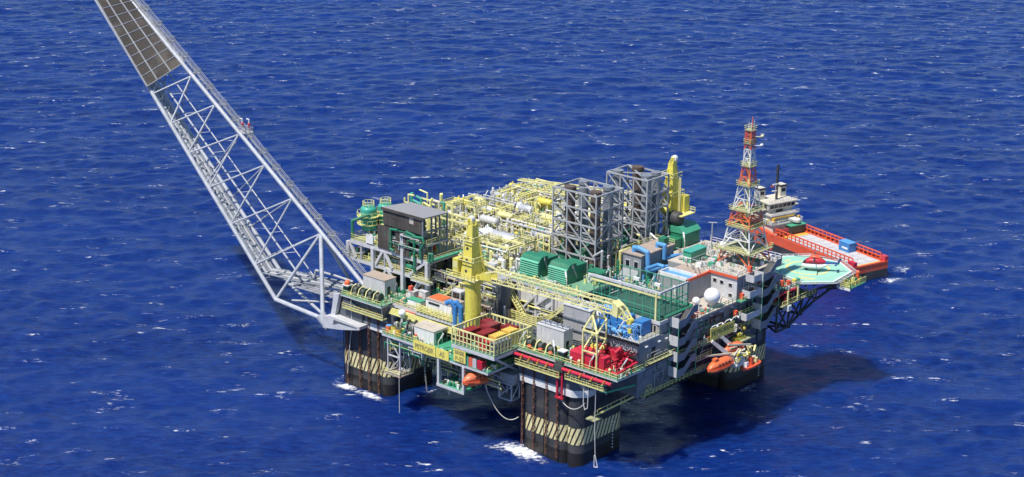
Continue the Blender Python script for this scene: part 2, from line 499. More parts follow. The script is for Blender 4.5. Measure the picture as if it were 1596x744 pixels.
    fe = _math(t, 'MULTIPLY', fe, _range(t, fa, 0.05, 0.35))
    foam = _math(t, 'MAXIMUM', _math(t, 'MAXIMUM', cap, cap2), fe, True)
    t.links.new(_mix(t, foam, deep, (0.80, 0.82, 0.84)), b.inputs["Base Color"])
    t.links.new(_range(t, foam, 0, 1, 0.24, 0.8), b.inputs["Roughness"])
    b.subsurface_method = "BURLEY"
    b.inputs["Subsurface Radius"].default_value = (1.5, 3.5, 7.0); b.inputs["Subsurface Scale"].default_value = 1.0
    t.links.new(_range(t, foam, 0.0, 0.3, 1.0, 0.0), b.inputs["Subsurface Weight"])
    # ripples
    r1 = _noise(t, _scaled(t, P, (0.34, 0.72, 0.3)), 1.0, 7, 0.70)
    r2 = _noise(t, _scaled(t, P, (0.9, 1.6, 1.0)), 1.0, 3, 0.6)
    hh = _math(t, 'ADD', _math(t, 'MULTIPLY', r1, 1.0), _math(t, 'MULTIPLY', r2, 0.22))
    bp = t.nodes.new("ShaderNodeBump"); bp.inputs["Strength"].default_value = 0.8; bp.inputs["Distance"].default_value = 0.72
    t.links.new(hh, bp.inputs["Height"]); t.links.new(bp.outputs[0], b.inputs["Normal"])
    me.materials.append(m)
build_sea()
# ------------------------------------------------------------------ hull: four columns and the deck box
def col_outline(cx, cy, grow=0.0):
    """rounded square with a recessed gutter near the seaward corner of its front"""
    h = 8.65 + grow; r = 2.7 + grow; pts = []
    def arc(x, y, r, a0, a1, n):
        for k in range(n + 1):
            a = math.radians(a0 + (a1 - a0) * k / n); pts.append((cx + x + r * math.cos(a), cy + y + r * math.sin(a)))
    arc(-h + r, -h + r, r, 180, 270, 6)
    pts.extend([(cx - 3.0, cy - h), (cx + 1.0, cy - h)])
    arc(2.6, -h + 2.2 + grow, 2.2 + grow, 272, 330, 4)          # first lobe turns in
    pts.append((cx + 4.95, cy - h + 1.9)); pts.append((cx + 5.1, cy - h + 0.75))
    arc(h - r, -h + r + 0.25, r, 285, 360, 5)
    arc(h - r, h - r, r, 0, 90, 5); arc(-h + r, h - r, r, 90, 180, 5)
    return pts

def band(pts, z0, z1):
    n = len(pts); L = [0.0]
    for i in range(n):
        a, b = pts[i], pts[(i + 1) % n]; L.append(L[-1] + math.dist(a, b))
    me = bpy.data.meshes.new('stripe_band')
    vs = [(p[0], p[1], z) for p in pts + [pts[0]] for z in (z0, z1)]
    fs = [(2 * i, 2 * i + 2, 2 * i + 3, 2 * i + 1) for i in range(n)]
    me.from_pydata(vs, [], fs); uv = me.uv_layers.new(name='UVMap')
    for f in me.polygons:
        for li in f.loop_indices:
            vi = me.loops[li].vertex_index; uv.data[li].uv = (L[vi // 2], vs[vi][2])
    me.materials.append(M['stripe']); return me

hull = thing('platform_hull', 'dark floating platform hull on four square columns with yellow hazard stripes', 'oil platform', (-30, 30, 0))
COLUMNS = [(0, 0), (-61, 0), (0, 61), (-61, 61)]
for cx, cy in COLUMNS:
    mb = MB(); o = col_outline(cx, cy); mb.prism(o, 2.6, 17.4)
    for i in range(len(o)): mb.sm[2 + i] = False
    c = part(hull, 'column', mb, 'hull_black')
    part(c, 'wet_band', MB().prism(col_outline(cx, cy, 0.03), -9, 2.9), 'wet')
    so = bpy.data.objects.new('stripe_band', band(col_outline(cx, cy, 0.06), 5.0, 9.1)); COL.objects.link(so)
    so.parent = c; so.location = -wloc(c)
    fend = MB()
    for k in (0, 2, 4):                                           # vertical rubbing strips on the seaward face
        x = cx - 7.3 + k * 1.45
        fend.box(x - .05, x + .05, cy - 8.78, cy - 8.6, -4, 17)
    part(c, 'rubbing_strip', fend, 'rubber')
    mk = MB()
    for k in range(9): mk.box(cx + 8.66, cx + 8.72, cy + 4.0, cy + 4.35, 0.8 + k * .8, 1.15 + k * .8)
    part(c, 'draught_mark', mk, 'white', kind='stuff')
for cx, cy in COLUMNS:
    fy = cy - 8.9
    n = part(hull, 'column_head', MB().prism([(cx - 8.9, fy), (cx + 7.0, fy), (cx + 9.6, fy + 2.4), (cx + 9.6, cy + 8.9), (cx - 8.9, cy + 8.9)], 17.0, 24.2), 'hull_grey')
    wb = MB().prism([(cx - 8.94, fy - .05), (cx + 7.0, fy - .05), (cx + 9.65, fy + 2.38), (cx + 9.65, cy - 4), (cx + 9.3, cy - 4), (cx + 9.3, fy + 2.6), (cx + 6.8, fy + .3), (cx - 8.94, fy + .3)], 16.9, 18.6)
    part(n, 'white_band', wb, 'white')
    st = MB()
    for k in range(9): st.box(cx - 8 + k * 1.7, cx - 7.85 + k * 1.7, fy - .1, fy, 18.7, 24.0)
    part(n, 'stiffener', st, 'hull_grey')
part(hull, 'deck_box', MB().prism([(-52, -5.2), (-10, -5.2), (-10, 0.6), (17.9, 0.6), (17.9, 51.5), (9.2, 51.5), (9.2, 70), (-69.4, 70), (-69.4, 9.1), (-52, 9.1)], 17.2, 24.6), 'hull_grey')
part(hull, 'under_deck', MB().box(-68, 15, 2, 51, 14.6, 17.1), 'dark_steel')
bm = MB()
for x in range(-50, -10, 5): bm.box(x - .15, x + .15, -5.45, -5.2, 17.4, 24.4)
for z in (19.6, 22.2): bm.box(-51.8, -10.2, -5.4, -5.2, z, z + .2)
part(hull, 'web_frame', bm, 'dark_steel')
bm = MB()
for y in (14, 19, 24, 29, 34, 39, 44, 49): bm.box(17.9, 18.12, y - .15, y + .15, 17.4, 24.4)
for z in (19.4, 22.0): bm.box(17.9, 18.1, 3, 60, z, z + .18)
part(hull, 'web_frame', bm, 'dark_steel')
# seaward box on the right wall below the machinery block
part(hull, 'side_wall', MB().box(17.9, 18.25, 0.55, 13, 17.0, 24.8), 'blue_grey')

# mooring chains on the column faces
def chain(cx, cy, ztop, zbot, label):
    mb = MB(); z = ztop; k = 0
    while z > zbot:
        d = 0.22
        a, b = ((d, 0), (0, d))[k % 2]
        for s in (-1, 1): mb.bar((cx + s * a, cy + s * b, z), (cx + s * a, cy + s * b, z - 1.15), 0.13)
        for zz in (z, z - 1.15): mb.bar((cx - a - .06, cy - b, zz), (cx + a + .06, cy + b, zz), 0.15) if k % 2 == 0 else mb.bar((cx, cy - b - .06, zz), (cx, cy + b + .06, zz), 0.15)
        z -= 1.28; k += 1
    solo('mooring_chain', mb, 'chain_rust', label, 'chain', 'rusty mooring chains on the column faces', loc=(cx, cy, 0))
_o = ['first', 'second', 'third', 'fourth']
for k, x in enumerate((-7.6, -4.2, -0.4, 2.9)): chain(x, -9.25, 22.8, 1.4, f'rusty mooring chain, {_o[k]} from the left on the nearest column')
for k, x in enumerate((-66.4, -61.8, -58.6, -55.2)): chain(x, -9.25, 22.0, 1.0, f'rusty mooring chain, {_o[k]} from the left on the column under the flare boom')

# ------------------------------------------------------------------ flare boom
fl = thing('flare_boom', 'long pale grey lattice flare boom reaching out over the sea with a brown heat shield', 'flare boom', (-70, -6, 20))
L0, L1 = Vector((-73.4, -11, 16.4)), Vector((-91.3, -11, 17.3))
Ld = (Vector((-161.9, -11, 87.2)) - L1) / 70.6            # per metre of x
Lp = lambda x: L1 + Ld * (-(x + 91.3))
U0, U1 = Vector((-66.2, -3, 24.9)), Vector((-157.2, -3, 86.8))
Up = lambda x: Vector((x, -3, np.interp(-x, [66.2, 82.2, 93, 103.5, 113.2, 132.3, 157.2, 190], [24.9, 35.4, 42.6, 49.6, 56.1, 69.0, 86.4, 109])))
F0 = Vector((-100.0, 1, 16.8)); F1 = Vector((-150.5, 1, 61.6)); Fd = (F1 - F0) / 50.5
Fp = lambda x: F0 + Fd * (-(x + 100.0))
strut(fl, 'chord', L0, L1, 0.62, 'boom_grey'); strut(fl, 'chord', L1, Lp(-180), 0.56, 'boom_grey')
strut(fl, 'chord', Up(-66.2), Up(-180), 0.56, 'boom_grey')
strut(fl, 'chord', F0, Fp(-180), 0.56, 'boom_grey'); strut(fl, 'chord', F0 + Vector((2, 0, .3)), (-80, 1.5, 18.0), 0.85, 'boom_grey')
strut(fl, 'chord', F0, (-73.6, -10.2, 17.0), 0.42, 'boom_grey')
xu = [-82.2, -93.0, -103.5, -113.4, -122.9, -132.4, -141.6, -151, -160.5, -170]
xl = [-99.2, -108.4, -116.9, -124.9, -131.9, -139.0, -146.5, -154, -162, -171]
xf = [-107, -114.5, -122, -129.5, -136.5, -143.5, -150, -157, -164.5, -172]
ul = [(Up(a), Lp(b), Fp(c)) for a, b, c in zip(xu, xl, xf)]
for i, (u, l, f) in enumerate(ul):
    strut(fl, 'brace', u, l, 0.23, 'boom_grey'); strut(fl, 'brace', u, f, 0.2, 'boom_grey'); strut(fl, 'brace', l, f, 0.20, 'boom_grey')
    if i + 1 < len(ul): strut(fl, 'brace', l, ul[i + 1][0], 0.25, 'boom_grey')
strut(fl, 'brace', ul[0][0], L0, 0.55, 'boom_grey'); strut(fl, 'brace', ul[0][0], L1, 0.42, 'boom_grey')
strut(fl, 'brace', ul[0][0], (-75, 4, 18), 0.45, 'boom_grey'); strut(fl, 'brace', Lp(-118), Up(-113.4) + Vector((-1, 0, -2)), .16, 'boom_grey')
strut(fl, 'brace', L1 + Vector((4, 2, .2)), (-70, 0, 18.5), 0.3, 'grey')
# walkway up the upper chord, with cage hoops and small landings
wk = MB()
wo = Vector((.8, .9, .7))
wk.bar(Up(-68) + wo, Up(-180) + wo, .55, .1)
for s in (0, 1.1):
    for hgt in (.6, 1.15): wk.bar(Up(-68) + wo + Vector((.3, s - .5, hgt)), Up(-180) + wo + Vector((.3, s - .5, hgt)), .09)
for x in np.arange(-68, -180, -1.6):
    for s in (-.5, .6): wk.bar(Up(x) + wo + Vector((0, s, 0)), Up(x) + wo + Vector((.3, s, 1.15)), .07)
part(fl, 'walkway', wk, 'tower_grey')
for x in np.arange(-75, -176, -5.2):
    mb = MB(); p = Up(x) + Vector((.9, 1.2, 1.1)); mb.box(p.x - .9, p.x + .9, p.y - .7, p.y + .7, p.z, p.z + .12)
    rail_pts(mb, [p + Vector(d) for d in ((-.9, -.7, 0), (.9, -.7, 0), (.9, .7, 0), (-.9, .7, 0))], 1.1, 1.0, .08, 2, True)
    mb.bar(p, Up(x), .18)
    part(fl, 'landing', mb, 'grey')
# ladder tray in the middle
a, b = Vector((-140.4 - 35, -6, 68.2 + 25.9)), Vector((-87.0, -6, 23.2))
strut(fl, 'ladder_rail', b, a, 0.26, 'boom_grey')
off = Vector((3.0, 1.8, 0.6)); strut(fl, 'ladder_rail', b + off, a + off, 0.15, 'light_grey')
rg = MB()
for k in range(16):
    p = b.lerp(a, k / 16 + .01); rg.bar(p, p + off, .12)
part(fl, 'ladder_rung', rg, 'light_grey')
# flare gas pipes lying between the lower chords
for k in range(5):
    q = Vector((0.0, 1.2 + k * 1.55, 0.1 * k - .4)); r = (0.30, .42, .34, .45, .3)[k]
    pb = MB(); t = k * .13
    P0 = Lp(-97).lerp(Fp(-104), .16 + .15 * k); P1 = Lp(-178).lerp(Fp(-180), .16 + .15 * k)
    pb.path([(-70, -2 + k * 1.1, 22.2), (-88 - k * .6, -5.5 + k * 1.4, 21.6), P0, P1], r, 8)
    part(fl, 'gas_pipe', pb, 'tower_grey' if k % 2 else 'blue_grey')
sb = MB()
for x in np.arange(-96, -140, -2.6):
    p = Lp(x); sb.bar(p, p + Vector((0, 2.1, -.1)), .16); sb.bar(p + Vector((0, 2.1, -.1)), p + Vector((.2, 2.1, .8)), .13)
part(fl, 'pipe_support', sb, 'tower_grey')
# pipe bridge at the boom foot
pb = MB()
for k in range(4): pb.bar((-90, -7 + k * 1.2, 20.6), (-70, -7 + k * 1.2, 21.2), .35)
for k in range(6): pb.bar((-88 + k * 3.4, -7.4, 20.9), (-88 + k * 3.4, -2.6, 20.9), .3)
for k in (-7.3, -2.6): pb.bar((-90, k, 22.0), (-70, k, 22.4), .12)
pb.path([(-87, -1.5, 21), (-86, -1.5, 24.2), (-78, -1.5, 24.4), (-72, -1.5, 24.3)], .33)
part(fl, 'pipe_bridge', pb, 'tower_grey')
# beacons on the landing half way up
p = Up(-113.2) + Vector((.6, 1.2, 1.6))
bx = MB().box(p.x - 1.6, p.x + 2.0, p.y - 1.2, p.y + 1.6, p.z - .9, p.z - .6)
rail_pts(bx, [p + Vector(d) for d in ((-1.6, -1.2, -.6), (2, -1.2, -.6), (2, 1.6, -.6), (-1.6, 1.6, -.6))], 1.1, 1.2, .09, 2, True)
part(fl, 'beacon_landing', bx, 'light_grey')
for s in (0, 1.7):
    bc = MB().tube(p + Vector((s - .6, s * .5, -.6)), p + Vector((s - .6, s * .5, 1.1)), .16).ball(p + Vector((s - .6, s * .5, 1.3)), .42, 8, 5)
    bb = part(fl, 'beacon', bc, 'red')
    part(bb, 'vent_hood', MB().path([p + Vector((s - .6, s * .5, 1.5)), p + Vector((s - .6, s * .5, 2.6)), p + Vector((s - 1.5, s * .5, 2.6))], .18), 'white')
# heat shield: framed panels on the upper face between the chords
A0, A1 = Lp(-139.6) + Vector((0, -1.2, 1.5)), Up(-135.6) + Vector((0, 0.6, 1.1))      # lower edge
B0, B1 = Lp(-182) + Vector((0, -0.4, 1.5)), Up(-182) + Vector((0, 0.6, 1.1))
nrow = 18; us = (0, .27, .625, 1.0)
def sp(u, v): return A0.lerp(A1, u).lerp(B0.lerp(B1, u), v)
nrm = (A1 - A0).cross(B0 - A0).normalized()
for j in range(nrow):
    for i in range(3):
        q = [sp(us[i], j / nrow), sp(us[i + 1], j / nrow), sp(us[i + 1], (j + 1) / nrow), sp(us[i], (j + 1) / nrow)]
        c = sum(q, Vector()) / 4; q = [c + (p - c) * .96 for p in q]
        part(fl, 'shield_panel', MB().extrude(q, nrm * -.15), 'shield_brown')
for u in us: strut(fl, 'shield_frame', sp(u, 0) + nrm * .1, sp(u, 1) + nrm * .1, .28 if u in (0, 1.0) else .24, 'tower_grey', True)
for j in range(nrow + 1): strut(fl, 'shield_frame', sp(0, j / nrow) + nrm * .1, sp(1, j / nrow) + nrm * .1, .2, 'tower_grey', True)

# hinge bracket and side fairing at the boom foot
br = thing('boom_bracket', 'pale grey tapered boom bracket bolted along the left column head', 'bracket', (-66, -10, 17))
part(br, 'box_arm', MB().extrude([(-72.4, -12, 14.6), (-72.4, -12, 17.6), (-69.5, -12, 18.4), (-59, -12, 18.0), (-59, -12, 17.2), (-66, -12, 15.6)], (0, 2.8, 0)), 'light_grey')
part(br, 'arm_recess', MB().extrude([(-68.6, -12.06, 16.4), (-68.3, -12.06, 17.7), (-60, -12.06, 17.6), (-60, -12.06, 17.4), (-66.5, -12.06, 17.2)], (0, .05, 0)), 'hull_grey')
part(br, 'hinge_cone', MB().tube((-74.2, -11, 17.2), (-71.4, -10.8, 14.4), 1.5, 1.1, 10), 'boom_grey')
pl = MB().extrude([(-71.0, -10.6, 17.5), (-69.4, -10.6, 18.0), (-67.6, -10.6, 24.4), (-69.6, -10.6, 24.0), (-70.2, -10.6, 21.0)], (0, 1.2, 0))
pl.extrude([(-69.6, -9.4, 24.0), (-67.6, -9.4, 24.4), (-67.6, -2, 24.4), (-69.6, -2, 23.4), (-70.6, -2, 18), (-70.6, -9.4, 18)], (0, 0, .2))
part(br, 'fairing', pl, 'light_grey')
part(br, 'fairing_cheek', MB().extrude([(-69.0, -9.6, 17.6), (-60.5, -9.6, 18.2), (-60.5, -9.6, 21), (-67.0, -9.6, 23.8)], (0, .3, 0)), 'hull_grey')
# ------------------------------------------------------------------ platforms along the front
def winch_deck(name, label, x0, x1, y0, y1, z, green='deck_green', t=.5, railsides='flr'):
    r = thing(name, label, 'deck', ((x0 + x1) / 2, (y0 + y1) / 2, z))
    part(r, 'deck_plate', MB().box(x0, x1, y0, y1, z - .16, z), green)
    eb = MB().box(x0, x1, y0 - .02, y0 + .3, z - t, z - .17).box(x0, x1, y1 - .3, y1, z - t, z - .17)
    eb.box(x0, x0 + .3, y0 + .3, y1 - .3, z - t, z - .17).box(x1 - .3, x1 + .02, y0 + .3, y1 - .3, z - t, z - .17)
    part(r, 'edge_beam', eb, 'light_grey')
    rl = MB()
    if 'f' in railsides: rail_pts(rl, [(x0 + .1, y0 + .1, z), (x1 - .1, y0 + .1, z)])
    if 'l' in railsides: rail_pts(rl, [(x0 + .1, y0 + .1, z), (x0 + .1, y1 - .1, z)])
    if 'r' in railsides: rail_pts(rl, [(x1 - .1, y0 + .1, z), (x1 - .1, y1 - .1, z)])
    if railsides: part(r, 'railing', rl, 'yellow_rail')
    return r

nd = winch_deck('mooring_deck', 'green mooring deck with red pump skid on the nearest column', -9.4, 20.2, -9.6, 0.5, 25.0)
ld = winch_deck('mooring_deck', 'green mooring deck with white cabin on the column under the flare boom', -67.6, -53.0, -10.2, 5.5, 24.4)
sd = MB().box(-53, -52.6, -10.2, -2, 21.4, 24.2); part(ld, 'side_plate', sd, 'hull_grey')
# narrow walkways below the mooring decks
def catwalk(name, label, a, b, wid, z, zs=None):
    r = thing(name, label, 'walkway', (a[0], a[1], z)); a = Vector((*a, z)); b = Vector((*b, z if zs is None else zs))
    d = (b - a).normalized(); nrm = Vector((d.y, -d.x, 0)) * wid
    part(r, 'walkway_floor', MB().extrude([a, b, b + nrm, a + nrm], (0, 0, -.18)), 'grating')
    rl = MB(); rail_pts(rl, [a + nrm, b + nrm], 1.2, 1.5, .10, 2); rl.extrude([a + nrm * 1.03 + Vector((0, 0, -.2)), b + nrm * 1.03 + Vector((0, 0, -.2)), b + nrm * 1.03 + Vector((0, 0, .1)), a + nrm * 1.03 + Vector((0, 0, .1))], (0, -.04, 0))
    part(r, 'railing', rl, 'yellow_rail')
    bk = MB(); n = max(2, int((b - a).length / 3))
    for i in range(n + 1):
        p = a.lerp(b, i / n); bk.bar(p + nrm + Vector((0, 0, -.2)), p + Vector((0, 0, -1.4)), .14)
    part(r, 'bracket', bk, 'grey')
    return r
catwalk('catwalk', 'yellow railed catwalk under the red pipe on the nearest column', (-9.0, -9.1), (4.3, -9.1), 1.5, 21.6)
catwalk('catwalk', 'rusty edged narrow ledge at the corner of the nearest column below the pump skid', (6.0, -9.1), (17.0, -9.1), 1.4, 21.9)
catwalk('catwalk', 'yellow railed catwalk hanging under the mooring deck with the white cabin', (-66.4, -9.1), (-52.0, -9.1), 1.6, 21.3)
catwalk('catwalk', 'long yellow railed catwalk low under the front platforms', (-49.5, -8.6), (-24.0, -8.6), 1.6, 14.6)
catwalk('catwalk', 'walkway with green pipe rail below the shaded right wall', (18.2, 1.0), (18.2, 12.6), 1.6, 25.0)
catwalk('catwalk', 'lower shaded walkway beside the foot of the right wall', (18.3, 1.0), (18.3, 26), 1.7, 17.6)
# red fire main along the front of the near deck
fm = thing('fire_main', 'bright red fire main pipe running below the nearest mooring deck', 'pipe', (-9, -10.5, 23.9))
part(fm, 'pipe_run', MB().tube((-9.2, -10.5, 23.9), (2.8, -10.5, 23.9), .42, n=10), 'red')
part(fm, 'pipe_run', MB().tube((5.2, -10.5, 23.9), (19.2, -10.5, 23.9), .42, n=10), 'red')
for x in (-7, -4.6, -2.0, .6, 7.2, 10.4, 13.6, 17): part(fm, 'clamp', MB().box(x - .15, x + .15, -11.0, -9.5, 23.3, 23.6).bar((x, -10.9, 23.3), (x + .7, -11, 24.6), .14), 'amber')
for x in (3.3, 4.7):
    part(fm, 'down_pipe', MB().path([(x, -9.8, 23.6), (x, -9.9, 22.8), (x, -9.9, 16.6)], .26), 'red')
part(fm, 'valve_block', MB().box(2.7, 5.3, -10.6, -9.6, 23.0, 24.5).box(3.0, 5.0, -10.4, -9.7, 24.5, 25.4), 'machine_dark')
part(fm, 'down_pipe_foot', MB().box(2.9, 5.1, -10.2, -9.6, 16.2, 16.6), 'red')

# cabins (white steel sheds)
def shed(name, label, x0, x1, y0, y1, z, h, wall='white', roof='roof_tan', door=True, pitch=0.0, cat='cabin'):
    r = thing(name, label, cat, ((x0 + x1) / 2, (y0 + y1) / 2, z))
    part(r, 'wall', MB().box(x0, x1, y0, y1, z, z + h), wall)
    part(r, 'roof', MB().extrude([(x0 - .12, y0 - .12, z + h + .004), (x0 - .12, (y0 + y1) / 2, z + h + pitch + .01), (x0 - .12, y1 + .12, z + h + .004), (x0 - .12, y1 + .12, z + h + .16), (x0 - .12, (y0 + y1) / 2, z + h + pitch + .17), (x0 - .12, y0 - .12, z + h + .16)], (x1 - x0 + .24, 0, 0)), roof)
    if door:
        d = part(r, 'door', MB().box(x1 + .01, x1 + .07, y0 + .9, y0 + 1.9, z + .1, z + 2.3), 'glass_dark')
        part(d, 'handle', MB().box(x1 + .07, x1 + .14, y0 + 1.7, y0 + 1.8, z + 1.1, z + 1.3), 'light_grey')
    pn = MB(); n = int((x1 - x0) / 1.3)
    for k in range(1, n): pn.box(x0 + k * (x1 - x0) / n - .03, x0 + k * (x1 - x0) / n + .03, y0 - .04, y0, z, z + h)
    part(r, 'wall_seam', pn, wall)
    return r
shed('cabin', 'white steel cabin with rusty pink roof on the deck below the flare boom', -65.3, -57.6, -4.4, -0.4, 24.42, 4.1, 'corr_white')
shed('cabin', 'white steel cabin beside the red pump skid on the nearest deck', -7.6, 0.5, -4.5, -1.2, 25.02, 4.9, 'corr_white', 'light_grey')
b2 = shed('cabin', 'pale flat cabin with open dark doorway behind the long yellow sign', -39.6, -32.4, -13.0, -8.4, 20.32, 3.4, 'white', 'deck_tan', False)
part(b2, 'door', MB().box(-32.38, -32.2, -12.2, -10.4, 20.4, 23.2), 'green')
part(b2, 'door', MB().box(-32.38, -32.2, -9.9, -8.7, 20.4, 23.3), 'glass_dark')
b3 = shed('equipment_house', 'long white equipment house with orange roof near the crane pedestal', -42.2, -33.6, -5.6, -1.0, 25.02, 3.0, 'white', 'roof_tan', False)
part(b3, 'louvre', MB().box(-41.2, -37.6, -5.72, -5.6, 27.0, 27.5), 'glass_dark')
part(b3, 'roof_hatch', MB().box(-41.8, -37.5, -4.8, -1.6, 28.18, 28.4), 'orange')

# mooring winches
def winch(x, y, z, label, s=1.0, mcol='orange_red'):
    r = thing('mooring_winch', label, 'winch', (x, y, z), 'mooring winches on the corner decks')
    part(r, 'bed', MB().box(x - 1.0 * s, x + 1.0 * s, y - 1.5 * s, y + 1.5 * s, z, z + .3), 'green')
    part(r, 'drum', MB().tube((x - .7 * s, y, z + 1.1 * s), (x + .5 * s, y, z + 1.1 * s), .75 * s, n=12).tube((x - .85 * s, y, z + 1.1 * s), (x - .7 * s, y, z + 1.1 * s), 1.05 * s, n=12).tube((x + .5 * s, y, z + 1.1 * s), (x + .65 * s, y, z + 1.1 * s), 1.05 * s, n=12), 'machine_dark')
    part(r, 'motor', MB().drum((x + .2 * s, y - 1.3 * s, z + .75 * s), (x + .9 * s, y - 1.3 * s, z + .75 * s), .42 * s, 10), mcol)
    part(r, 'lever_frame', MB().path([(x - 1.0 * s, y - 1.4 * s, z + .2), (x - 1.15 * s, y - .6 * s, z + 1.7 * s), (x - 1.0 * s, y + .7 * s, z + 2.3 * s)], .17 * s, 6), 'yellow_pale')
    return r
for k, x in enumerate((-64.2, -61.6, -59.0, -56.3)): winch(x, -7.6, 24.42, f'dark mooring winch with pale lever frame, {_o[k]} from the left below the flare boom cabin', 1.0, 'machine_dark')
for k, x in enumerate((-6.9, -3.7, -0.6)): winch(x, -7.2, 25.02, f'dark mooring winch with orange motor, {_o[k]} from the left before the nearest white cabin')
def kiosk(x, y, z, label):
    r = thing('control_stand', label, 'control stand', (x, y, z))
    part(r, 'cabinet', MB().box(x - .8, x + .8, y - .7, y + .7, z, z + 2.2), 'green')
    part(r, 'window_band', MB().box(x - .83, x + .83, y - .73, y + .73, z + 1.2, z + 1.8), 'glass_dark')
    part(r, 'canopy', MB().box(x - 1.0, x + 1.0, y - .9, y + .9, z + 2.2, z + 2.4), 'white')
kiosk(3.6, -8.4, 25.02, 'green control stand with white canopy next to the red pump skid')
kiosk(-66.3, -8.9, 24.42, 'green control stand at the outer corner below the flare boom')
shed('yellow_gantry_shelter', 'low shelter with stacked yellow beams behind the flare boom foot', -68.0, -62.5, 1.0, 5.2, 24.42, 2.2, 'machine_dark', 'grating', False, cat='shelter')
yb = thing('beam_stack', 'bright yellow beams laid in a ring on the shelter by the boom foot', 'beam stack', (-65, 3, 26.9))
for z in (26.9, 27.35):
    part(yb, 'beam', MB().box(-68, -62.5, .9, 1.3, z, z + .3), 'yellow'); part(yb, 'beam', MB().box(-62.9, -62.5, 1.31, 5.2, z, z + .3), 'yellow')
    part(yb, 'beam', MB().box(-68, -67.6, 1.31, 5.2, z, z + .3), 'yellow')
solo('buoy', MB().ball((-66.3, -8.9, 27.3), .75, 12, 6).tube((-66.3, -8.9, 26.85), (-66.3, -8.9, 27.2), .8), 'orange', 'orange ball buoy on top of the green control stand', 'buoy')

# red fire pump skid with lifting frame
ps = thing('fire_pump_skid', 'bright red fire pump package with pipework on the nearest deck corner', 'pump skid', (11, -5, 25))
part(ps, 'pump_housing', MB().extrude([(5.8, -8.7, 25.05), (5.8, -8.7, 28.0), (6.0, -8.5, 28.3), (6.0, -4.4, 28.3), (5.8, -4.2, 28.0), (5.8, -4.2, 25.05)], (6.6, 0, 0)), 'red')
part(ps, 'engine_housing', MB().box(12.9, 15.6, -8.7, -6.0, 25.05, 28.5), 'red')
part(ps, 'engine_housing', MB().box(12.7, 15.2, -3.5, -1.0, 25.05, 28.6), 'red')
part(ps, 'engine_housing', MB().box(7.2, 11.6, -2.8, -.4, 25.05, 28.0), 'red')
rr = random.Random(4)
for k in range(14):
    x, y = rr.uniform(15.6, 18.8), rr.uniform(-8.4, -1.0); z = rr.uniform(25.6, 27.4); h = rr.uniform(.8, 2.2)
    part(ps, 'pipe', MB().path([(x, y, 25.05), (x, y, z), (x + (rr.uniform(-2.2, -.8) if k % 2 else 0), y + (0 if k % 2 else rr.uniform(.8, 2.2)), z), (x + .2, y + .6, z + h)][: 3 + k % 2], .20, 8), 'red')
part(ps, 'pipe', MB().path([(15.9, -8.6, 25.9), (19.2, -8.6, 25.9), (19.2, -1.2, 26.6), (16.4, -1.2, 26.6)], .30, 8), 'red')
part(ps, 'pipe', MB().path([(15.7, -4.6, 25.4), (15.7, -4.6, 29.0), (16.0, -3.0, 29.9)], .32, 8), 'red')
for k, (x, y) in enumerate(((6.6, -9.2), (9, -9.3), (14.6, -5), (17.4, -8.9))): part(ps, 'valve', MB().tube((x, y, 25.02), (x, y, 26.4), .2).ball((x, y, 26.5), .4, 8, 4), 'yellow_pale' if k % 2 else 'white')
part(ps, 'pulley_block', MB().box(8.4, 10.0, -4.6, -3.4, 28.3, 29.0).ball((11.4, -3.9, 28.8), .6, 8, 5), 'yellow')
lf = thing('lifting_frame', 'yellow four legged lifting frame standing over the red pump skid', 'lifting frame', (10, -4.6, 25))
legs = [(10.0, -9.2), (14.1, -9.4), (9.4, .2), (5.4, .1)]
legs = [(9.9, -9.2), (13.9, -9.2), (9.4, -.2), (5.4, -.2)]
for x, y in legs: strut(lf, 'leg', (x, y, 25.02), (x, y, 34.0), .34, 'yellow_pale', True)
q = [legs[0], legs[1], legs[2], legs[3]]
for i in range(4):
    a, b = q[i], q[(i + 1) % 4]
    strut(lf, 'beam', (*a, 34.1), (*b, 34.1), .34, 'yellow_pale', True); strut(lf, 'beam', (*a, 29.3), (*b, 29.3), .3, 'yellow_pale', True)
top = [(7.6, -4.6 + d, 37.4) for d in (-1.2, 1.2)]
strut(lf, 'beam', (11.0, -7.4, 37.3), (8.2, -2.0, 37.3), .34, 'yellow_pale', True)
for i in (0, 1): strut(lf, 'strut', (*legs[i], 34.1), (11.0, -7.4, 37.3), .38, 'yellow_pale', True)
for i in (2, 3): strut(lf, 'strut', (*legs[i], 34.1), (8.2, -2.0, 37.3), .38, 'yellow_pale', True)

# ------------------------------------------------------------------ container laydown deck with yellow fence
lay = thing('laydown_deck', 'square container laydown deck with heavy yellow fence by the crane', 'deck', (-15.5, -11, 25))
X0, X1, Y0, Y1 = -22.4, -9.3, -17.3, -4.3
part(lay, 'deck_plate', MB().box(X0, X1, Y0, Y1, 24.7, 25.0), 'deck_green')
part(lay, 'edge_beam', MB().box(X0 - .1, X1 + .1, Y0 - .1, Y0 + .3, 23.9, 24.69).box(X1 - .3, X1 + .1, Y0 + .31, Y1, 23.9, 24.69).box(X0 - .1, X0 + .3, Y0 + .31, Y1, 23.9, 24.69), 'light_grey')
for a, b in (((X0, Y0), (X1, Y0)), ((X1, Y0), (X1, Y1)), ((X1, Y1), (X0, Y1)), ((X0, Y1), (X0, Y0))):
    a = Vector((*a, 25)); b = Vector((*b, 25)); n = 11
    for i in range(n): strut(lay, 'fence_post', a.lerp(b, i / n), a.lerp(b, i / n) + Vector((0, 0, 3.7)), .26, 'yellow_pale', True)
    for z, w in ((3.75, .32), (2.2, .14), (1.0, .16)): strut(lay, 'fence_rail', a + Vector((0, 0, z)), b + Vector((0, 0, z)), w, 'yellow_pale', True)
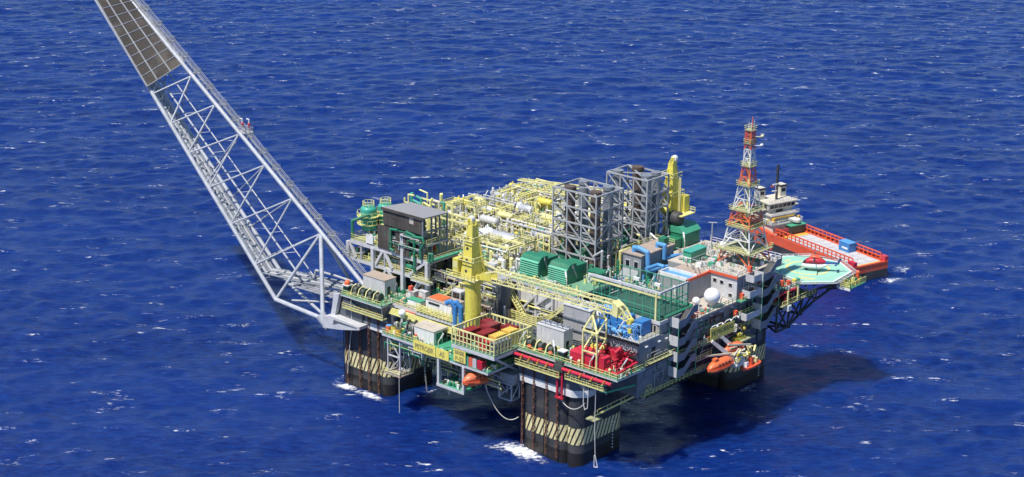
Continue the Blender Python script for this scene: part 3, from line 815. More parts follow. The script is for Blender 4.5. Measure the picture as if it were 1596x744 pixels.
for x, y in ((-21.5, -16.5), (-10.2, -16.5), (-10.2, -6)): strut(lay, 'prop', (x, y, 24), (x - (1.2 if x > -15 else -1.0), -6.2, 17.6), .5, 'light_grey', True)

def container(x, y, z, dx, dy, h, rz, mat, label, lid=None):
    ca, sa = math.cos(rz), math.sin(rz)
    r = thing('container', label, 'container', (x, y, z))
    part(r, 'body', MB().obox((x, y), dx, dy, z, z + h, rz), mat)
    fr = MB()
    for a in (-1, 1):
        for b in (-1, 1):
            px, py = x + a * dx / 2 * ca - b * dy / 2 * sa, y + a * dx / 2 * sa + b * dy / 2 * ca
            fr.obox((px, py), .2, .2, z - .002, z + h + .07, rz)
    part(r, 'corner_post', fr, mat)
    tp = MB()
    for k in range(int(dx / 1.1)):
        d = -dx / 2 + .55 + k * 1.1; tp.obox((x + d * ca, y + d * sa), .5, dy - .3, z + h + .002, z + h + .09, rz)
    part(r, 'roof_rib', tp, lid or mat)
container(-18.4, -8.6, 25.02, 4.6, 2.5, 3.2, PI / 2, 'cont_red', 'dark red container nearest the crane pedestal inside the yellow fence')
container(-20.9, -6.8, 25.02, 2.4, 2.2, 3.1, PI / 2, 'cont_red', 'small dark red box in the back left corner of the yellow fence')
container(-20.4, -13.6, 25.02, 5.0, 2.4, 2.8, PI / 2, 'cont_red', 'dark red container behind the front left fence posts')
container(-16.0, -12.4, 25.02, 4.4, 2.4, 3.1, PI / 2, 'cont_red', 'red container in the middle of the fenced laydown deck')
container(-14.4, -6.2, 25.02, 3.4, 2.4, 3.0, 0, 'cont_red', 'bright red container against the back fence of the laydown deck')
container(-12.4, -12.6, 25.02, 3.6, 2.2, 3.3, PI / 2, 'cont_amber', 'amber container in the middle right of the laydown deck')
container(-12.4, -8.4, 25.02, 2.9, 2.6, 3.4, PI / 2, 'cont_amber', 'amber container behind the other one near the right fence')
container(-10.5, -13.8, 25.02, 5.4, 1.5, 2.5, PI / 2, 'blue_grey', 'long grey green basket lying along the right fence')
container(-13.4, -15.6, 25.02, 2.2, 1.6, 2.1, 0, 'red', 'small red crate in the front corner of the yellow fence')

# ------------------------------------------------------------------ low front platform with the yellow signs
fp = winch_deck('front_platform', 'low front service platform carrying the yellow name signs', -35.2, -11.5, -17.0, -6, 20.3, 'green_pale', .7, 'r')
fp2 = winch_deck('front_platform', 'machinery platform with drums left of the yellow signs', -48.0, -35.3, -15.0, -6, 20.3, 'deck_green', .7, 'f')
for (x, zt, zb) in ((-27.2, 19.6, 13.4), (-19.2, 19.6, 13.4)): strut(fp, 'hanger', (x, -16.8, zb), (x, -16.8, zt), .62, 'light_grey', True)
for (x, zt, zb) in ((-27.2, 19.6, 13.4), (-19.2, 19.6, 13.4)): strut(fp, 'hanger', (x, -11, zb), (x, -11, zt), .5, 'grey', True)
part(fp, 'landing', MB().box(-27.5, -18.9, -17.1, -10.8, 13.1, 13.4), 'green_pale')
part(fp, 'landing_edge', MB().box(-27.6, -18.8, -17.2, -17.11, 12.8, 13.5), 'light_grey')
s1 = thing('name_sign', 'long yellow name sign on the front platform edge below the pale cabin', 'sign', (-30, -17.2, 21))
part(s1, 'sign_board', MB().box(-35.1, -27.9, -17.25, -17.12, 19.8, 22.4), 'yellow_sign')
part(s1, 'sign_board', MB().box(-27.7, -23.6, -17.25, -17.12, 19.9, 22.3), 'yellow_sign')
lettering(s1, 'PETROBR', 1.75, (-31.5, -17.3, 21.1), (1, 0, 0), (0, 0, 1), 'letter_grey', .83, .02)
lettering(s1, 'AS', 1.75, (-25.7, -17.3, 21.1), (1, 0, 0), (0, 0, 1), 'letter_grey', .83, .02)
s2 = thing('platform_sign', 'square yellow sign reading P-52 in front of the green floor', 'sign', (-20, -17.2, 21))
part(s2, 'sign_board', MB().box(-22.0, -18.2, -17.3, -17.15, 20.7, 23.9), 'yellow_sign')
lettering(s2, 'BR/BE', 1.35, (-20.1, -17.35, 23.0), (1, 0, 0), (0, 0, 1), 'letter_grey', .88, .02)
lettering(s2, 'P-52', 1.5, (-20.1, -17.35, 21.5), (1, 0, 0), (0, 0, 1), 'letter_grey', 1.0, .02)
# things on the low platforms
for k, (x, m) in enumerate(((-21.0, 'teal'), (-19.7, 'red'), (-18.5, 'teal'), (-17.2, 'orange_red'), (-16.0, 'light_grey'))):
    mb = MB().obox((x, -16.0), 1.0, 1.9, 20.32, 22.5, .25)
    r = thing('chemical_tote', f'{["pale green", "red", "second pale green", "salmon", "pale grey"][k]} chemical tank in the row before the yellow fence', 'tank', (x, -16, 20.32))
    part(r, 'body', mb, m); part(r, 'cap', MB().tube((x, -16, 22.5), (x, -16, 22.8), .3), 'dark_steel')
gr = thing('red_grille', 'red ribbed radiator at the end of the tank row', 'radiator', (-14, -16.4, 20.3))
for k in range(5): part(gr, 'fin', MB().box(-14.8, -13.2, -17.1, -15.6, 20.5 + k * .42, 20.8 + k * .42), 'red')
dr = thing('hose_reel', 'big dark hose reel left of the long yellow sign', 'reel', (-40.6, -12, 20.4))
part(dr, 'spool', MB().tube((-41.4, -12.2, 22.4), (-40.0, -11.6, 22.4), 1.5, n=16), 'machine_dark')
for a, b in (((-41.6, -12.3, 22.4), (-41.4, -12.2, 22.4)), ((-40.0, -11.6, 22.4), (-39.8, -11.5, 22.4))): part(dr, 'flange', MB().tube(a, b, 2.1, n=18), 'dark_steel')
part(dr, 'stand', MB().box(-42, -39.4, -12.9, -11, 20.32, 20.9).bar((-41.8, -12.4, 20.8), (-41.6, -12.3, 22.4), .3).bar((-39.7, -11.4, 20.8), (-39.9, -11.5, 22.4), .3), 'grey')
ba = thing('radar_dome_post', 'white dome on a post above the machinery platform', 'dome', (-46.6, -9.4, 20.3))
part(ba, 'dome', MB().ball((-46.6, -9.4, 24.2), .95, 12, 8), 'white_clean'); part(ba, 'post', MB().tube((-46.6, -9.4, 20.3), (-46.6, -9.4, 23.4), .3), 'white')
for k, (x, y, r_, h, m, nm) in enumerate(((-47, -13.6, .75, 1.7, 'orange', 'orange'), (-43.5, -13.8, .9, 1.8, 'amber', 'amber'), (-45.2, -13.7, .7, 2.0, 'yellow', 'yellow'))):
    r = thing('drum', f'{nm} drum standing on the machinery platform', 'drum', (x, y, 20.3))
    part(r, 'shell', MB().tube((x, y, 20.32), (x, y, 20.32 + h), r_, n=14), m); part(r, 'lid', MB().tube((x, y, 20.33 + h), (x, y, 20.4 + h), r_ * .9, n=14), 'blue_pale' if k == 0 else 'machine_dark')
def gbox(x0, x1, y0, y1, z, h, m, top, label, name='equipment_box'):
    r = thing(name, label, 'equipment box', ((x0 + x1) / 2, (y0 + y1) / 2, z))
    part(r, 'body', MB().box(x0, x1, y0, y1, z, z + h), m)
    part(r, 'lid', MB().box(x0 - .1, x1 + .1, y0 - .1, y1 + .1, z + h + .003, z + h + .22), top)
    part(r, 'panel', MB().box(x0 + .3, (x0 + x1) / 2, y0 - .05, y0 - .003, z + .3, z + h - .3), 'white')
    return r
gbox(-47.8, -44.6, -6.9, -4.6, 20.32, 3.4, 'white', 'orange', 'white box with orange lid on the machinery platform')
gbox(-41.5, -37.6, -6.4, -4.0, 20.32, 3.6, 'green', 'white', 'green box with white stripe behind the machinery platform')
gbox(-45.5, -41.0, -10.4, -8.4, 20.32, 1.6, 'green', 'green_pale', 'low green tank skid behind the drums')
gbox(-51.5, -49.2, -2.6, -.6, 24.62, 2.4, 'grey', 'light_grey', 'grey box on the deck right of the white cabin under the boom')
gbox(-49.0, -46.6, -1.2, .6, 24.62, 2.6, 'light_grey', 'light_grey', 'pale square box at the foot of the brown module leg')
gbox(-47.6, -43.2, -6.4, -4.6, 24.62, 2.2, 'white', 'green_pale', 'white and green box on the middle front deck')
# middle front deck
md = winch_deck('middle_deck', 'middle front deck with yellow railings below the brown panelled module', -52.4, -22.6, -6.8, 12, 24.62, 'deck_tan', .9, 'f')
rk = MB()
for k in range(5): rk.bar((-52, -7.5 - .25 * k, 23.6 - .25 * k), (-24, -7.5 - .25 * k, 23.6 - .25 * k), .2)
part(md, 'pipe_rack', rk, 'yellow_rail')
part(md, 'pipe_rack', MB().tube((-52, -7.3, 23.1), (-24, -7.3, 23.1), .3).tube((-52, -7.7, 22.2), (-24, -7.7, 22.2), .25), 'light_grey')
yr = thing('yellow_fence', 'yellow railed gangway before the white equipment house', 'fence', (-38, -7, 24.62))
for z in (.4, .8, 1.2, 1.6, 2.0): strut(yr, 'fence_rail', (-44, -7.1, 24.62 + z), (-30, -7.1, 24.62 + z), .13, 'yellow_rail', True)
for k in range(12): strut(yr, 'fence_post', (-44 + k * 1.27, -7.1, 24.62), (-44 + k * 1.27, -7.1, 26.8), .16, 'yellow_rail', True)
gc = MB(); rr = random.Random(8)
gl = thing('valve_manifold', 'row of small green valves and pipes right of the boom cabin deck', 'valve manifold', (-49, -6, 24.62))
for k in range(14):
    x = -53 + k * .62; y = rr.uniform(-6.2, -3.2)
    part(gl, 'valve', MB().tube((x, y, 24.64), (x, y, 24.64 + rr.uniform(.7, 1.6)), .18, n=6).box(x - .3, x + .3, y - .3, y + .3, 24.9, 25.5), rr.choice(['green', 'green_pale', 'green', 'yellow_pale', 'white']))
bp_ = thing('blue_duct', 'pair of blue elbow ducts left of the crane pedestal', 'duct', (-30.4, -7, 24.6))
for k in (0, 1):
    part(bp_, 'elbow', MB().path([(-30.9 + k * 1.4, -7.2 + k * .5, 24.62), (-30.9 + k * 1.4, -7.2 + k * .5, 29.0), (-32.0 + k * 1.4, -7.6 + k * .5, 30.2), (-33.2 + k * 1.4, -7.9 + k * .5, 29.6)], .62, 10), 'blue')
# brace tower hanging below the machinery platform
bt = thing('access_tower', 'pale lattice access tower hanging beside the striped left column', 'tower', (-44.5, -13, 16))
tw = [(-46.3, -14.6), (-42.2, -14.6), (-42.2, -11.2), (-46.3, -11.2)]
for x, y in tw: strut(bt, 'leg', (x, y, 10.4), (x, y, 19.6), .3, 'light_grey', True)
for i in range(4):
    a, b = tw[i], tw[(i + 1) % 4]
    for z in (10.6, 15.0): strut(bt, 'beam', (*a, z), (*b, z), .3, 'light_grey', True)
    strut(bt, 'brace', (*a, 10.6), (*b, 15), .16, 'light_grey', True); strut(bt, 'brace', (*b, 15), (*a, 19.5), .16, 'light_grey', True)
part(bt, 'floor', MB().box(-47.2, -41.6, -15.2, -10.6, 10.1, 10.4), 'roof_tan')
rl = MB(); rail_pts(rl, [(-47.2, -15.2, 10.4), (-41.6, -15.2, 10.4), (-41.6, -10.6, 10.4)], 1.1, 1.4, .1); part(bt, 'railing', rl, 'yellow_rail')
bt2 = thing('access_basket', 'grey hanging inspection basket left of the nearest column', 'basket', (-12, -9, 12))
part(bt2, 'basket_floor', MB().box(-13.8, -9.8, -10.6, -7.6, 11.6, 11.9), 'grey')
for x, y in ((-13.7, -10.5), (-9.9, -10.5), (-13.7, -7.7), (-9.9, -7.7)): strut(bt2, 'post', (x, y, 11.9), (x, y, 15.6), .26, 'light_grey', True)
for a, b in (((-13.7, -10.5), (-9.9, -10.5)), ((-9.9, -10.5), (-9.9, -7.7)), ((-13.7, -7.7), (-13.7, -10.5))):
    strut(bt2, 'rail', (*a, 15.6), (*b, 15.6), .26, 'light_grey', True); strut(bt2, 'brace', (*a, 12), (*b, 15.5), .18, 'light_grey', True)
part(bt2, 'hopper', MB().box(-14.2, -9.4, -10.4, -7.2, 15.8, 18.2).box(-16.2, -14.21, -10.0, -8, 16.4, 17.6), 'grey')
strut(bt2, 'prop', (-14.6, -9.8, 16), (-18.2, -6.2, 24), .55, 'light_grey', True)
# ------------------------------------------------------------------ brown panelled process module above the boom foot
pm = thing('process_module', 'tall brown panelled module on pale legs beside the flare boom', 'process module', (-60, 6, 25))
def floor(root, x0, x1, y0, y1, z, mat='grating', t=.7, sides='fr', edge='light_grey'):
    f = part(root, 'floor', MB().box(x0, x1, y0, y1, z - .18, z), mat)
    eb = MB().box(x0, x1, y0 - .04, y0 + .25, z - t, z - .19).box(x1 - .25, x1 + .04, y0 + .26, y1, z - t, z - .19).box(x0 - .04, x0 + .25, y0 + .26, y1, z - t, z - .19)
    part(f, 'edge_beam', eb, edge)
    if sides:
        rl = MB()
        if 'f' in sides: rail_pts(rl, [(x0 + .1, y0 + .1, z), (x1 - .1, y0 + .1, z)])
        if 'r' in sides: rail_pts(rl, [(x1 - .1, y0 + .1, z), (x1 - .1, y1, z)])
        if 'l' in sides: rail_pts(rl, [(x0 + .1, y0 + .1, z), (x0 + .1, y1, z)])
        if 'b' in sides: rail_pts(rl, [(x0 + .1, y1 - .1, z), (x1 - .1, y1 - .1, z)])
        part(f, 'railing', rl, 'yellow_rail')
    return f
floor(pm, -76.5, -48.2, 1.0, 13, 30.0, 'grating', 1.1, 'fl')
floor(pm, -75.2, -48.0, 0.8, 13, 34.9, 'grating', 1.3, 'fl')
floor(pm, -63, -48.5, 1.2, 9, 38.6, 'grating', .5, 'r')
for x, z0, z1 in ((-76, 30, 34), (-67, 25, 34), (-56.4, 25, 40), (-47.9, 25, 34.4)): strut(pm, 'leg', (x, .9, z0), (x, .9, z1), .95, 'light_grey', True)
for x in (-71.5, -63, -52): strut(pm, 'column', (x, 1.2, 30), (x, 1.2, 34), .6, 'grey', True)
for x in (-67, -56, -48.3): strut(pm, 'leg', (x, 11, 24.6), (x, 11, 34), .8, 'grey', True)
for a, b in (((-75.8, 1, 34), (-73.4, 1, 30)), ((-66, .9, 30), (-63.4, .9, 34)), ((-60.2, .9, 30), (-63.0, .9, 34)), ((-54, .9, 30), (-48.4, .9, 34.2)), ((-65.5, 1, 25), (-62, 1, 29.6)), ((-53.4, 1, 25.2), (-49, 1, 29.5)), ((-58.6, 1, 25), (-62, 1, 29.4))): strut(pm, 'brace', a, b, .62, 'light_grey', True)
# panelled upper box: brown louvre panels, one by one
def panel_wall(root, x0, x1, y, z0, z1, nx, nz, mat='panel_brown', light=()):
    for i in range(nx):
        for j in range(nz):
            a, b = x0 + (x1 - x0) * i / nx, x0 + (x1 - x0) * (i + 1) / nx
            c, d = z0 + (z1 - z0) * j / nz, z0 + (z1 - z0) * (j + 1) / nz
            part(root, 'wall_panel', MB().box(a + .03, b - .03, y - .12 - .02 * ((i * 7 + j * 3) % 3), y, c + .03, d - .03), 'deck_tan' if (i, j) in light else mat)
panel_wall(pm, -63.4, -49.6, 1.1, 41.0, 45.2, 9, 2, light=((6, 1),))
panel_wall(pm, -58.6, -53.8, .6, 34.3, 40.0, 4, 3)
panel_wall(pm, -65.0, -60.4, .7, 34.6, 40.9, 3, 3)
part(pm, 'inner_box', MB().box(-63.3, -55.8, 1.2, 8.4, 38.8, 45.2), 'dark_steel')
part(pm, 'roof', MB().extrude([(-63.8, .7, 45.25), (-49.0, .7, 45.25), (-48.2, 8.9, 45.25), (-61.4, 8.9, 45.25)], (0, 0, .3)), 'roof_grey')
part(pm, 'roof_lip', MB().box(-63.8, -49.0, .55, .7, 44.9, 45.6), 'panel_brown')
for x, y in ((-49.4, .9), (-49.0, 3.6), (-48.8, 6.2), (-48.5, 8.6), (-52.4, 8.6)): strut(pm, 'column', (x, y, 34.9), (x, y, 45.2), .34, 'blue_grey', True)
for z in (38.6, 41.8): strut(pm, 'beam', (-49.3, .9, z), (-48.5, 8.6, z), .3, 'blue_grey', True)
rr = random.Random(12)
for k in range(16):
    x, y, z = rr.uniform(-62, -50.5), rr.uniform(2.0, 8), rr.choice((35.0, 35.0, 38.7))
    part(pm, 'machine', MB().box(x - 1, x + 1, y - .8, y + .8, z, z + rr.uniform(1, 2.2)).tube((x, y, z), (x, y, z + 3), .22), rr.choice(['teal', 'machine_dark', 'orange', 'grey', 'deck_tan', 'dark_steel']))
for k in range(18):
    x, y = rr.uniform(-74, -50), rr.uniform(2.2, 10)
    part(pm, 'machine', MB().drum((x, y, 31.2), (x + rr.uniform(1, 2.4), y, 31.2), rr.uniform(.5, 1.0)).box(x - .6, x + .6, y - .5, y + .5, 30, 31), rr.choice(['green', 'machine_dark', 'machine_dark', 'roof_tan', 'grey', 'blue_grey']))
part(pm, 'tank', MB().box(-61.4, -57.8, 2, 5, 30.1, 33.4), 'roof_tan'); part(pm, 'tank', MB().drum((-55.6, 2.2, 31.4), (-54, 2.2, 31.4), 1.1), 'green')
gp = [[(-60.2, .4, 35.2), (-60.2, .4, 40.5), (-57.6, .4, 40.8)], [(-60.2, .2, 35.4), (-58.6, 0, 35.2)], [(-54.6, .3, 41.0), (-51.8, .3, 40.6), (-51.8, .3, 31.2)], [(-54.8, .4, 40.2), (-52.6, .3, 40.0)], [(-52.4, .2, 40.3), (-48.9, .2, 40.6), (-48.4, .2, 39.4), (-49.6, .2, 37.4), (-49.6, .2, 34.9)], [(-46.8, .4, 35), (-46.8, .4, 37.0), (-45.9, .6, 37.0), (-45.9, .6, 35)]]
for p in gp: part(pm, 'green_pipe', MB().path(p, .34, 8), 'green')
part(pm, 'sign_panel', MB().box(-69.2, -66.6, .5, .62, 35.0, 37.4), 'white')
for k in range(5): part(pm, 'cable_duct', MB().bar((-75 + k, .8, 30.5 + .3 * k), (-75 + k, 6, 30.5 + .3 * k), .3), 'grey')
floor(pm, -52, -45.6, -.9, .7, 29.8, 'grating', .6, 'f')
part(pm, 'catwalk', MB().box(-48, -46.9, .8, 13, 34.5, 34.8), 'green_pale')
rl = MB(); rail_pts(rl, [(-46.95, .9, 34.8), (-46.95, 12.8, 34.8)]); part(pm, 'railing', rl, 'yellow_rail')

# green scrubber vessels at the back of it
def scrubber(x, y, z, r, h, label):
    v = thing('scrubber_vessel', label, 'vessel', (x, y, z))
    part(v, 'shell', MB().tube((x, y, z + 1.2), (x, y, z + h), r, n=16).ball((x, y, z + h), r, 16, 5, .45, True).tube((x, y, z + .2), (x, y, z + 1.2), r * .5, r, 16), 'teal')
    for q in (z + 2.6, z + h * .72):
        rg = MB()
        for k in range(14):
            a, b = 2 * PI * k / 14, 2 * PI * (k + 1) / 14
            P = Vector((x + (r + .9) * math.cos(a), y + (r + .9) * math.sin(a), q)); Q = Vector((x + (r + .9) * math.cos(b), y + (r + .9) * math.sin(b), q))
            rg.extrude([P, Q, Vector((x + r * math.cos(b), y + r * math.sin(b), q)), Vector((x + r * math.cos(a), y + r * math.sin(a), q))], (0, 0, -.15))
            rg.bar(P + Vector((0, 0, 1.1)), Q + Vector((0, 0, 1.1)), .1); rg.bar(P, P + Vector((0, 0, 1.1)), .09)
        part(v, 'ring_platform', rg, 'yellow_rail')
    cr = MB()
    for k in range(10):
        a = 2 * PI * k / 10; c, s_ = math.cos(a), math.sin(a)
        cr.bar((x + r * .7 * c, y + r * .7 * s_, z + h + .5), (x + r * .7 * c, y + r * .7 * s_, z + h + 2.0), .12)
        a2 = 2 * PI * (k + 1) / 10
        for dz in (1.2, 2.0): cr.bar((x + r * .7 * c, y + r * .7 * s_, z + h + dz), (x + r * .7 * math.cos(a2), y + r * .7 * math.sin(a2), z + h + dz), .1)
    part(v, 'top_cage', cr, 'yellow_pale')
    return v
scrubber(-75.0, 7.2, 35.0, 2.1, 6.4, 'green scrubber vessel with ring platforms, left of the pair')
scrubber(-72.6, 11.0, 35.0, 2.0, 6.8, 'green scrubber vessel behind its neighbour, nearer the brown panels')
gp = thing('green_riser', 'green bent riser pipe at the outer edge of the upper floor', 'pipe', (-78, 3, 35))
part(gp, 'pipe_run', MB().path([(-75.0, 1.4, 35), (-75.0, 1.4, 39.4), (-74.2, 2.6, 39.8), (-73.0, 5.5, 40.6)], .42, 8), 'green')

# ------------------------------------------------------------------ pedestal cranes
def crane(x, y, zb, zt, ang, L, label, rise, boomtop=True, tip=True, flip=1):
    """ang: the heading of the boom. Tower tapers upward, house and platform at its foot."""
    c = thing('pedestal_crane', label, 'crane', (x, y, zb))
    part(c, 'pedestal', MB().tube((x, y, zb), (x, y, zt), 1.9, n=20).tube((x, y, zt), (x, y, zt + .5), 2.5, n=20), 'yellow')
    part(c, 'slew_ring', MB().tube((x, y, zt + .5), (x, y, zt + 1.0), 2.3, n=20), 'yellow_rail')
    ca, sa = math.cos(ang), math.sin(ang)
    def T(a, b, z): return (x + a * ca - b * sa, y + a * sa + b * ca, z)
    z0 = zt + 1.0
    part(c, 'house_floor', MB().extrude([T(-4.4, -2.6, z0), T(3.0, -2.6, z0), T(3.0, 3.0, z0), T(-4.4, 3.0, z0)], (0, 0, .35)), 'yellow_pale')
    tw = MB()
    H = 12.6
    rings = []
    for t in (0, .5, .8, 1.0):
        w = 2.1 * (1 - t) + .95 * t; d = 2.3 * (1 - t) + .9 * t; o = -1.0 * t * 0
        rings.append([T(-d + o, -w + .2, z0 + .36 + H * t), T(d * .55 + o, -w + .2, z0 + .36 + H * t), T(d * .55 + o, w, z0 + .36 + H * t), T(-d + o, w, z0 + .36 + H * t)])
    tw.loft(rings, False)
    part(c, 'tower', tw, 'yellow')
    ho = MB()
    for t in (.12, .33, .55, .76):
        z = z0 + .4 + H * t; w = 2.1 * (1 - t) + .95 * t
        ho.tube(T(-.6, -w - .03 + .2, z), T(-.6, -w + .12 + .2, z), .42, n=10)
    part(c, 'tower_opening', ho, 'dark_steel')
    bs = MB(); zt2 = z0 + .36 + H
    bs.bar(T(-2.1, 2.6, z0 + .4), T(-.9, 1.3, zt2 - 1.5), .55).bar(T(1.4, 2.6, z0 + .4), T(.3, 1.0, zt2 - 1.5), .55)
    part(c, 'back_stay', bs, 'yellow')
    part(c, 'sheave_head', MB().bar(T(-.9, -.6, zt2), T(-.9, -.6, zt2 + 1.6), .35).bar(T(.4, -.6, zt2), T(-.6, -.6, zt2 + 1.6), .35).bar(T(-.9, .7, zt2), T(-.9, .7, zt2 + 1.6), .35).bar(T(.4, .7, zt2), T(-.6, .7, zt2 + 1.6), .35), 'yellow', kind='stuff')
    part(c, 'sheave', MB().tube(T(-.7, -.4, zt2 + 1.3), T(-.7, .5, zt2 + 1.3), .8, n=12), 'white')
    for t in (.34, .72):
        w = 2.3 * (1 - t) + .95 * t + .6; z = z0 + .4 + H * t
        q = [T(-w, -w, z), T(w, -w, z), T(w, w, z), T(-w, w, z)]
        rb = MB()
        for a, b in ((0, 1), (1, 2), (2, 3), (3, 0)):
            for dz in (0, 1.0): rb.bar(Vector(q[a]) + Vector((0, 0, dz)), Vector(q[b]) + Vector((0, 0, dz)), .16)
        for p in q: rb.bar(p, Vector(p) + Vector((0, 0, 1)), .12)
        part(c, 'ring_railing', rb, 'yellow_pale')
    cb = part(c, 'cab', MB().extrude([T(-4.2, -2.5, z0 + .36), T(-2.5, -2.5, z0 + .36), T(-2.5, -.3, z0 + .36), T(-4.2, -.3, z0 + .36)], (0, 0, 4.2)), 'yellow')
    part(cb, 'window', MB().extrude([T(-4.0, -2.56, z0 + 2.4), T(-2.7, -2.56, z0 + 2.4), T(-2.7, -2.51, z0 + 2.4), T(-4.0, -2.51, z0 + 2.4)], (0, 0, 1.5)), 'yellow_pale')
    rl = MB(); rail_pts(rl, [T(-6.0, -2.6, z0 + .3), T(3.0, -2.6, z0 + .3), T(3.0, 3.0, z0 + .3)], 1.2, 1.2, .12); rl.extrude([T(-6.0, -2.6, z0), T(-4.4, -2.6, z0), T(-4.4, 3, z0), T(-6.0, 3, z0)], (0, 0, .25))
    part(c, 'railing', rl, 'yellow_rail')
    part(c, 'winch', MB().drum(T(-1.5, 3.2, z0 + 1.2), T(1.0, 3.2, z0 + 1.2), .9), 'yellow')
    part(c, 'ladder', MB().bar(T(-3.0, .6, z0 + .4), T(-3.0, .6, z0 + 9.6), .25).bar(T(-3.4, .6, z0 + .4), T(-3.4, .6, z0 + 9.6), .25), 'yellow_pale')
    if boomtop:
        def Bm(s, b, zz): return Vector(T(2.0 + s, b, z0 + .9 + rise * s + zz))
        h = lambda s: min(3.0, .5 + s * .5) if s < L * .8 else 3.0 - (s - L * .8) / (L * .2) * 1.6
        wd = lambda s: 1.05
        ss = [0, 3.4] + list(np.linspace(5.6, L, 17))
        for b in (-1, 1):
            for j in range(len(ss) - 1):
                if ss[j] < 3.4 or True:
                    pass
            strut(c, 'boom_chord', Bm(0, b * .9, -.3), Bm(L, b * 1.05, 0), .26, 'yellow_pale', True)
            strut(c, 'boom_chord', Bm(0, b * .9, .3), Bm(6, b * 1.05, 2.5), .26, 'yellow_pale', True)
            strut(c, 'boom_chord', Bm(6, b * 1.05, 2.5), Bm(L, b * 1.05, 2.3), .26, 'yellow_pale', True)
            part(c, 'boom_heel', MB().extrude([Bm(-.4, b * 1.1, -.6), Bm(4.6, b * 1.1, -.1), Bm(4.6, b * 1.1, 2.0), Bm(0, b * 1.1, .6)], Vector((-sa, ca, 0)) * .12), 'yellow')
        n = 20
        for j in range(n):
            s0, s1 = 4.6 + (L - 4.6) * j / n, 4.6 + (L - 4.6) * (j + 1) / n
            up, dn = ((2.4, 0) if j % 2 else (0, 2.4))
            for b in (-1.05, 1.05): strut(c, 'boom_lacing', Bm(s0, b, up), Bm(s1, b, dn), .13, 'yellow_pale', True)
            for zz in (0, 2.4): strut(c, 'boom_lacing', Bm(s0, -1.05 if j % 2 else 1.05, zz), Bm(s1, 1.05 if j % 2 else -1.05, zz), .12, 'yellow_pale', True)
            strut(c, 'boom_lacing', Bm(s1, -1.05, 2.4), Bm(s1, 1.05, 2.4), .16, 'yellow_pale', True)
        if tip:
            part(c, 'boom_tip_head', MB().extrude([Bm(L, -1.2, -.3), Bm(L + 1.4, -1.2, -.6), Bm(L + 1.6, -1.2, 2.0), Bm(L, -1.2, 2.9)], Vector((-sa, ca, 0)) * 2.4), 'yellow_pale')
            for b in (-.8, .8):
                strut(c, 'jib_chord', Bm(L + 1.0, b, 2.4), Bm(L + 2.6, b, 1.4), .28, 'yellow_pale', True); strut(c, 'jib_chord', Bm(L + 2.6, b, 1.4), Bm(L + 4.2, b * .7, -.6), .28, 'yellow_pale', True)
                strut(c, 'jib_chord', Bm(L + 1.4, b, -.3), Bm(L + 4.0, b * .7, -1.0), .26, 'yellow_pale', True)
                for a, d in (((L + 1.6, -.4), (L + 2.6, 1.2)), ((L + 2.6, 1.2), (L + 3.0, -.6)), ((L + 3.0, -.6), (L + 3.6, .3))): strut(c, 'jib_lacing', Bm(a[0], b * .9, a[1]), Bm(d[0], b * .9, d[1]), .2, 'yellow_pale', True)
            part(c, 'jib_sheave', MB().tube(Bm(L + 4.2, -.6, -1.0), Bm(L + 4.2, .6, -1.0), .7, n=10), 'yellow')
            hk = MB().bar(Bm(L + 4.2, 0, -1.2), Bm(L + 4.2, 0, -2.8), .12).box(*(lambda p: (p.x - .4, p.x + .4, p.y - .3, p.y + .3, p.z - 1.0, p.z))(Bm(L + 4.2, 0, -2.8)))
            part(c, 'hook', hk, 'yellow')
    return c
crane(-25.4, -7.0, 24.8, 36.6, 0.0, 40.4, 'big yellow pedestal crane with its long lattice boom resting over the front deck', 0.02)
crane(-19.0, 62.0, 30.0, 39.4, 3.14, 50.0, 'far yellow pedestal crane behind the exhaust towers with its boom over the process area', -0.095, True, False)

# ------------------------------------------------------------------ generator deck, with the white louvre wall under it
gd = thing('generator_deck', 'green deck on pale legs with white louvre wall under the generator hoods', 'deck', (-20, 14, 33))
floor(gd, -31.5, -7.5, 9.4, 24, 33.0, 'deck_green', .8, '')
for i in range(4): part(gd, 'louvre_panel', MB().box(-25 + i * 3.9 + .08, -25 + (i + 1) * 3.9 - .08, 9.6, 9.9, 27.8, 32.2), 'corr_white')
for x in (-25.2, -19.6, -14.4, -9.6): strut(gd, 'leg', (x, 9.2, 24.6), (x, 9.2, 32.2), .55, 'light_grey', True)
for a, b in (((-25.2, 24.8), (-19.6, 30.6)), ((-14.4, 24.8), (-19.6, 28.0)), ((-19.6, 28), (-14.4, 32.2)), ((-19.6, 25), (-14.4, 29.4))): strut(gd, 'brace', (a[0], 9.1, a[1]), (b[0], 9.1, b[1]), .5, 'light_grey', True)
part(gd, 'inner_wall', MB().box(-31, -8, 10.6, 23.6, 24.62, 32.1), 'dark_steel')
def stair_flight(root, a, b, wid=1.2, mat='yellow_pale', n=12, side=(0, 1, 0)):
    a, b, s_ = Vector(a), Vector(b), Vector(side) * wid
    st = MB()
    for k in range(n):
        p = a.lerp(b, (k + .5) / n); d = (b - a) / n * .45; d.z = 0
        st.extrude([p - d, p + d, p + d + s_, p - d + s_], (0, 0, .08))
    f = part(root, 'stair_flight', st, mat)
    sg = MB()
    for o in (Vector((0, 0, 0)), s_):
        sg.bar(a + o, b + o, .12, .35); sg.bar(a + o + Vector((0, 0, 1.1)), b + o + Vector((0, 0, 1.1)), .1)
        for k in range(5): p = a.lerp(b, k / 4) + o; sg.bar(p, p + Vector((0, 0, 1.1)), .09)
    part(f, 'handrail', sg, 'yellow_rail')
    return f
st = thing('outside_stair', 'long pale open stair rising to the white louvre wall', 'stair', (-22, 7, 25))
stair_flight(st, (-21.6, 6.6, 25.0), (-27.6, 6.6, 31.6)); part(st, 'landing', MB().box(-30.2, -27.6, 6.4, 8, 31.4, 31.7), 'green_pale')
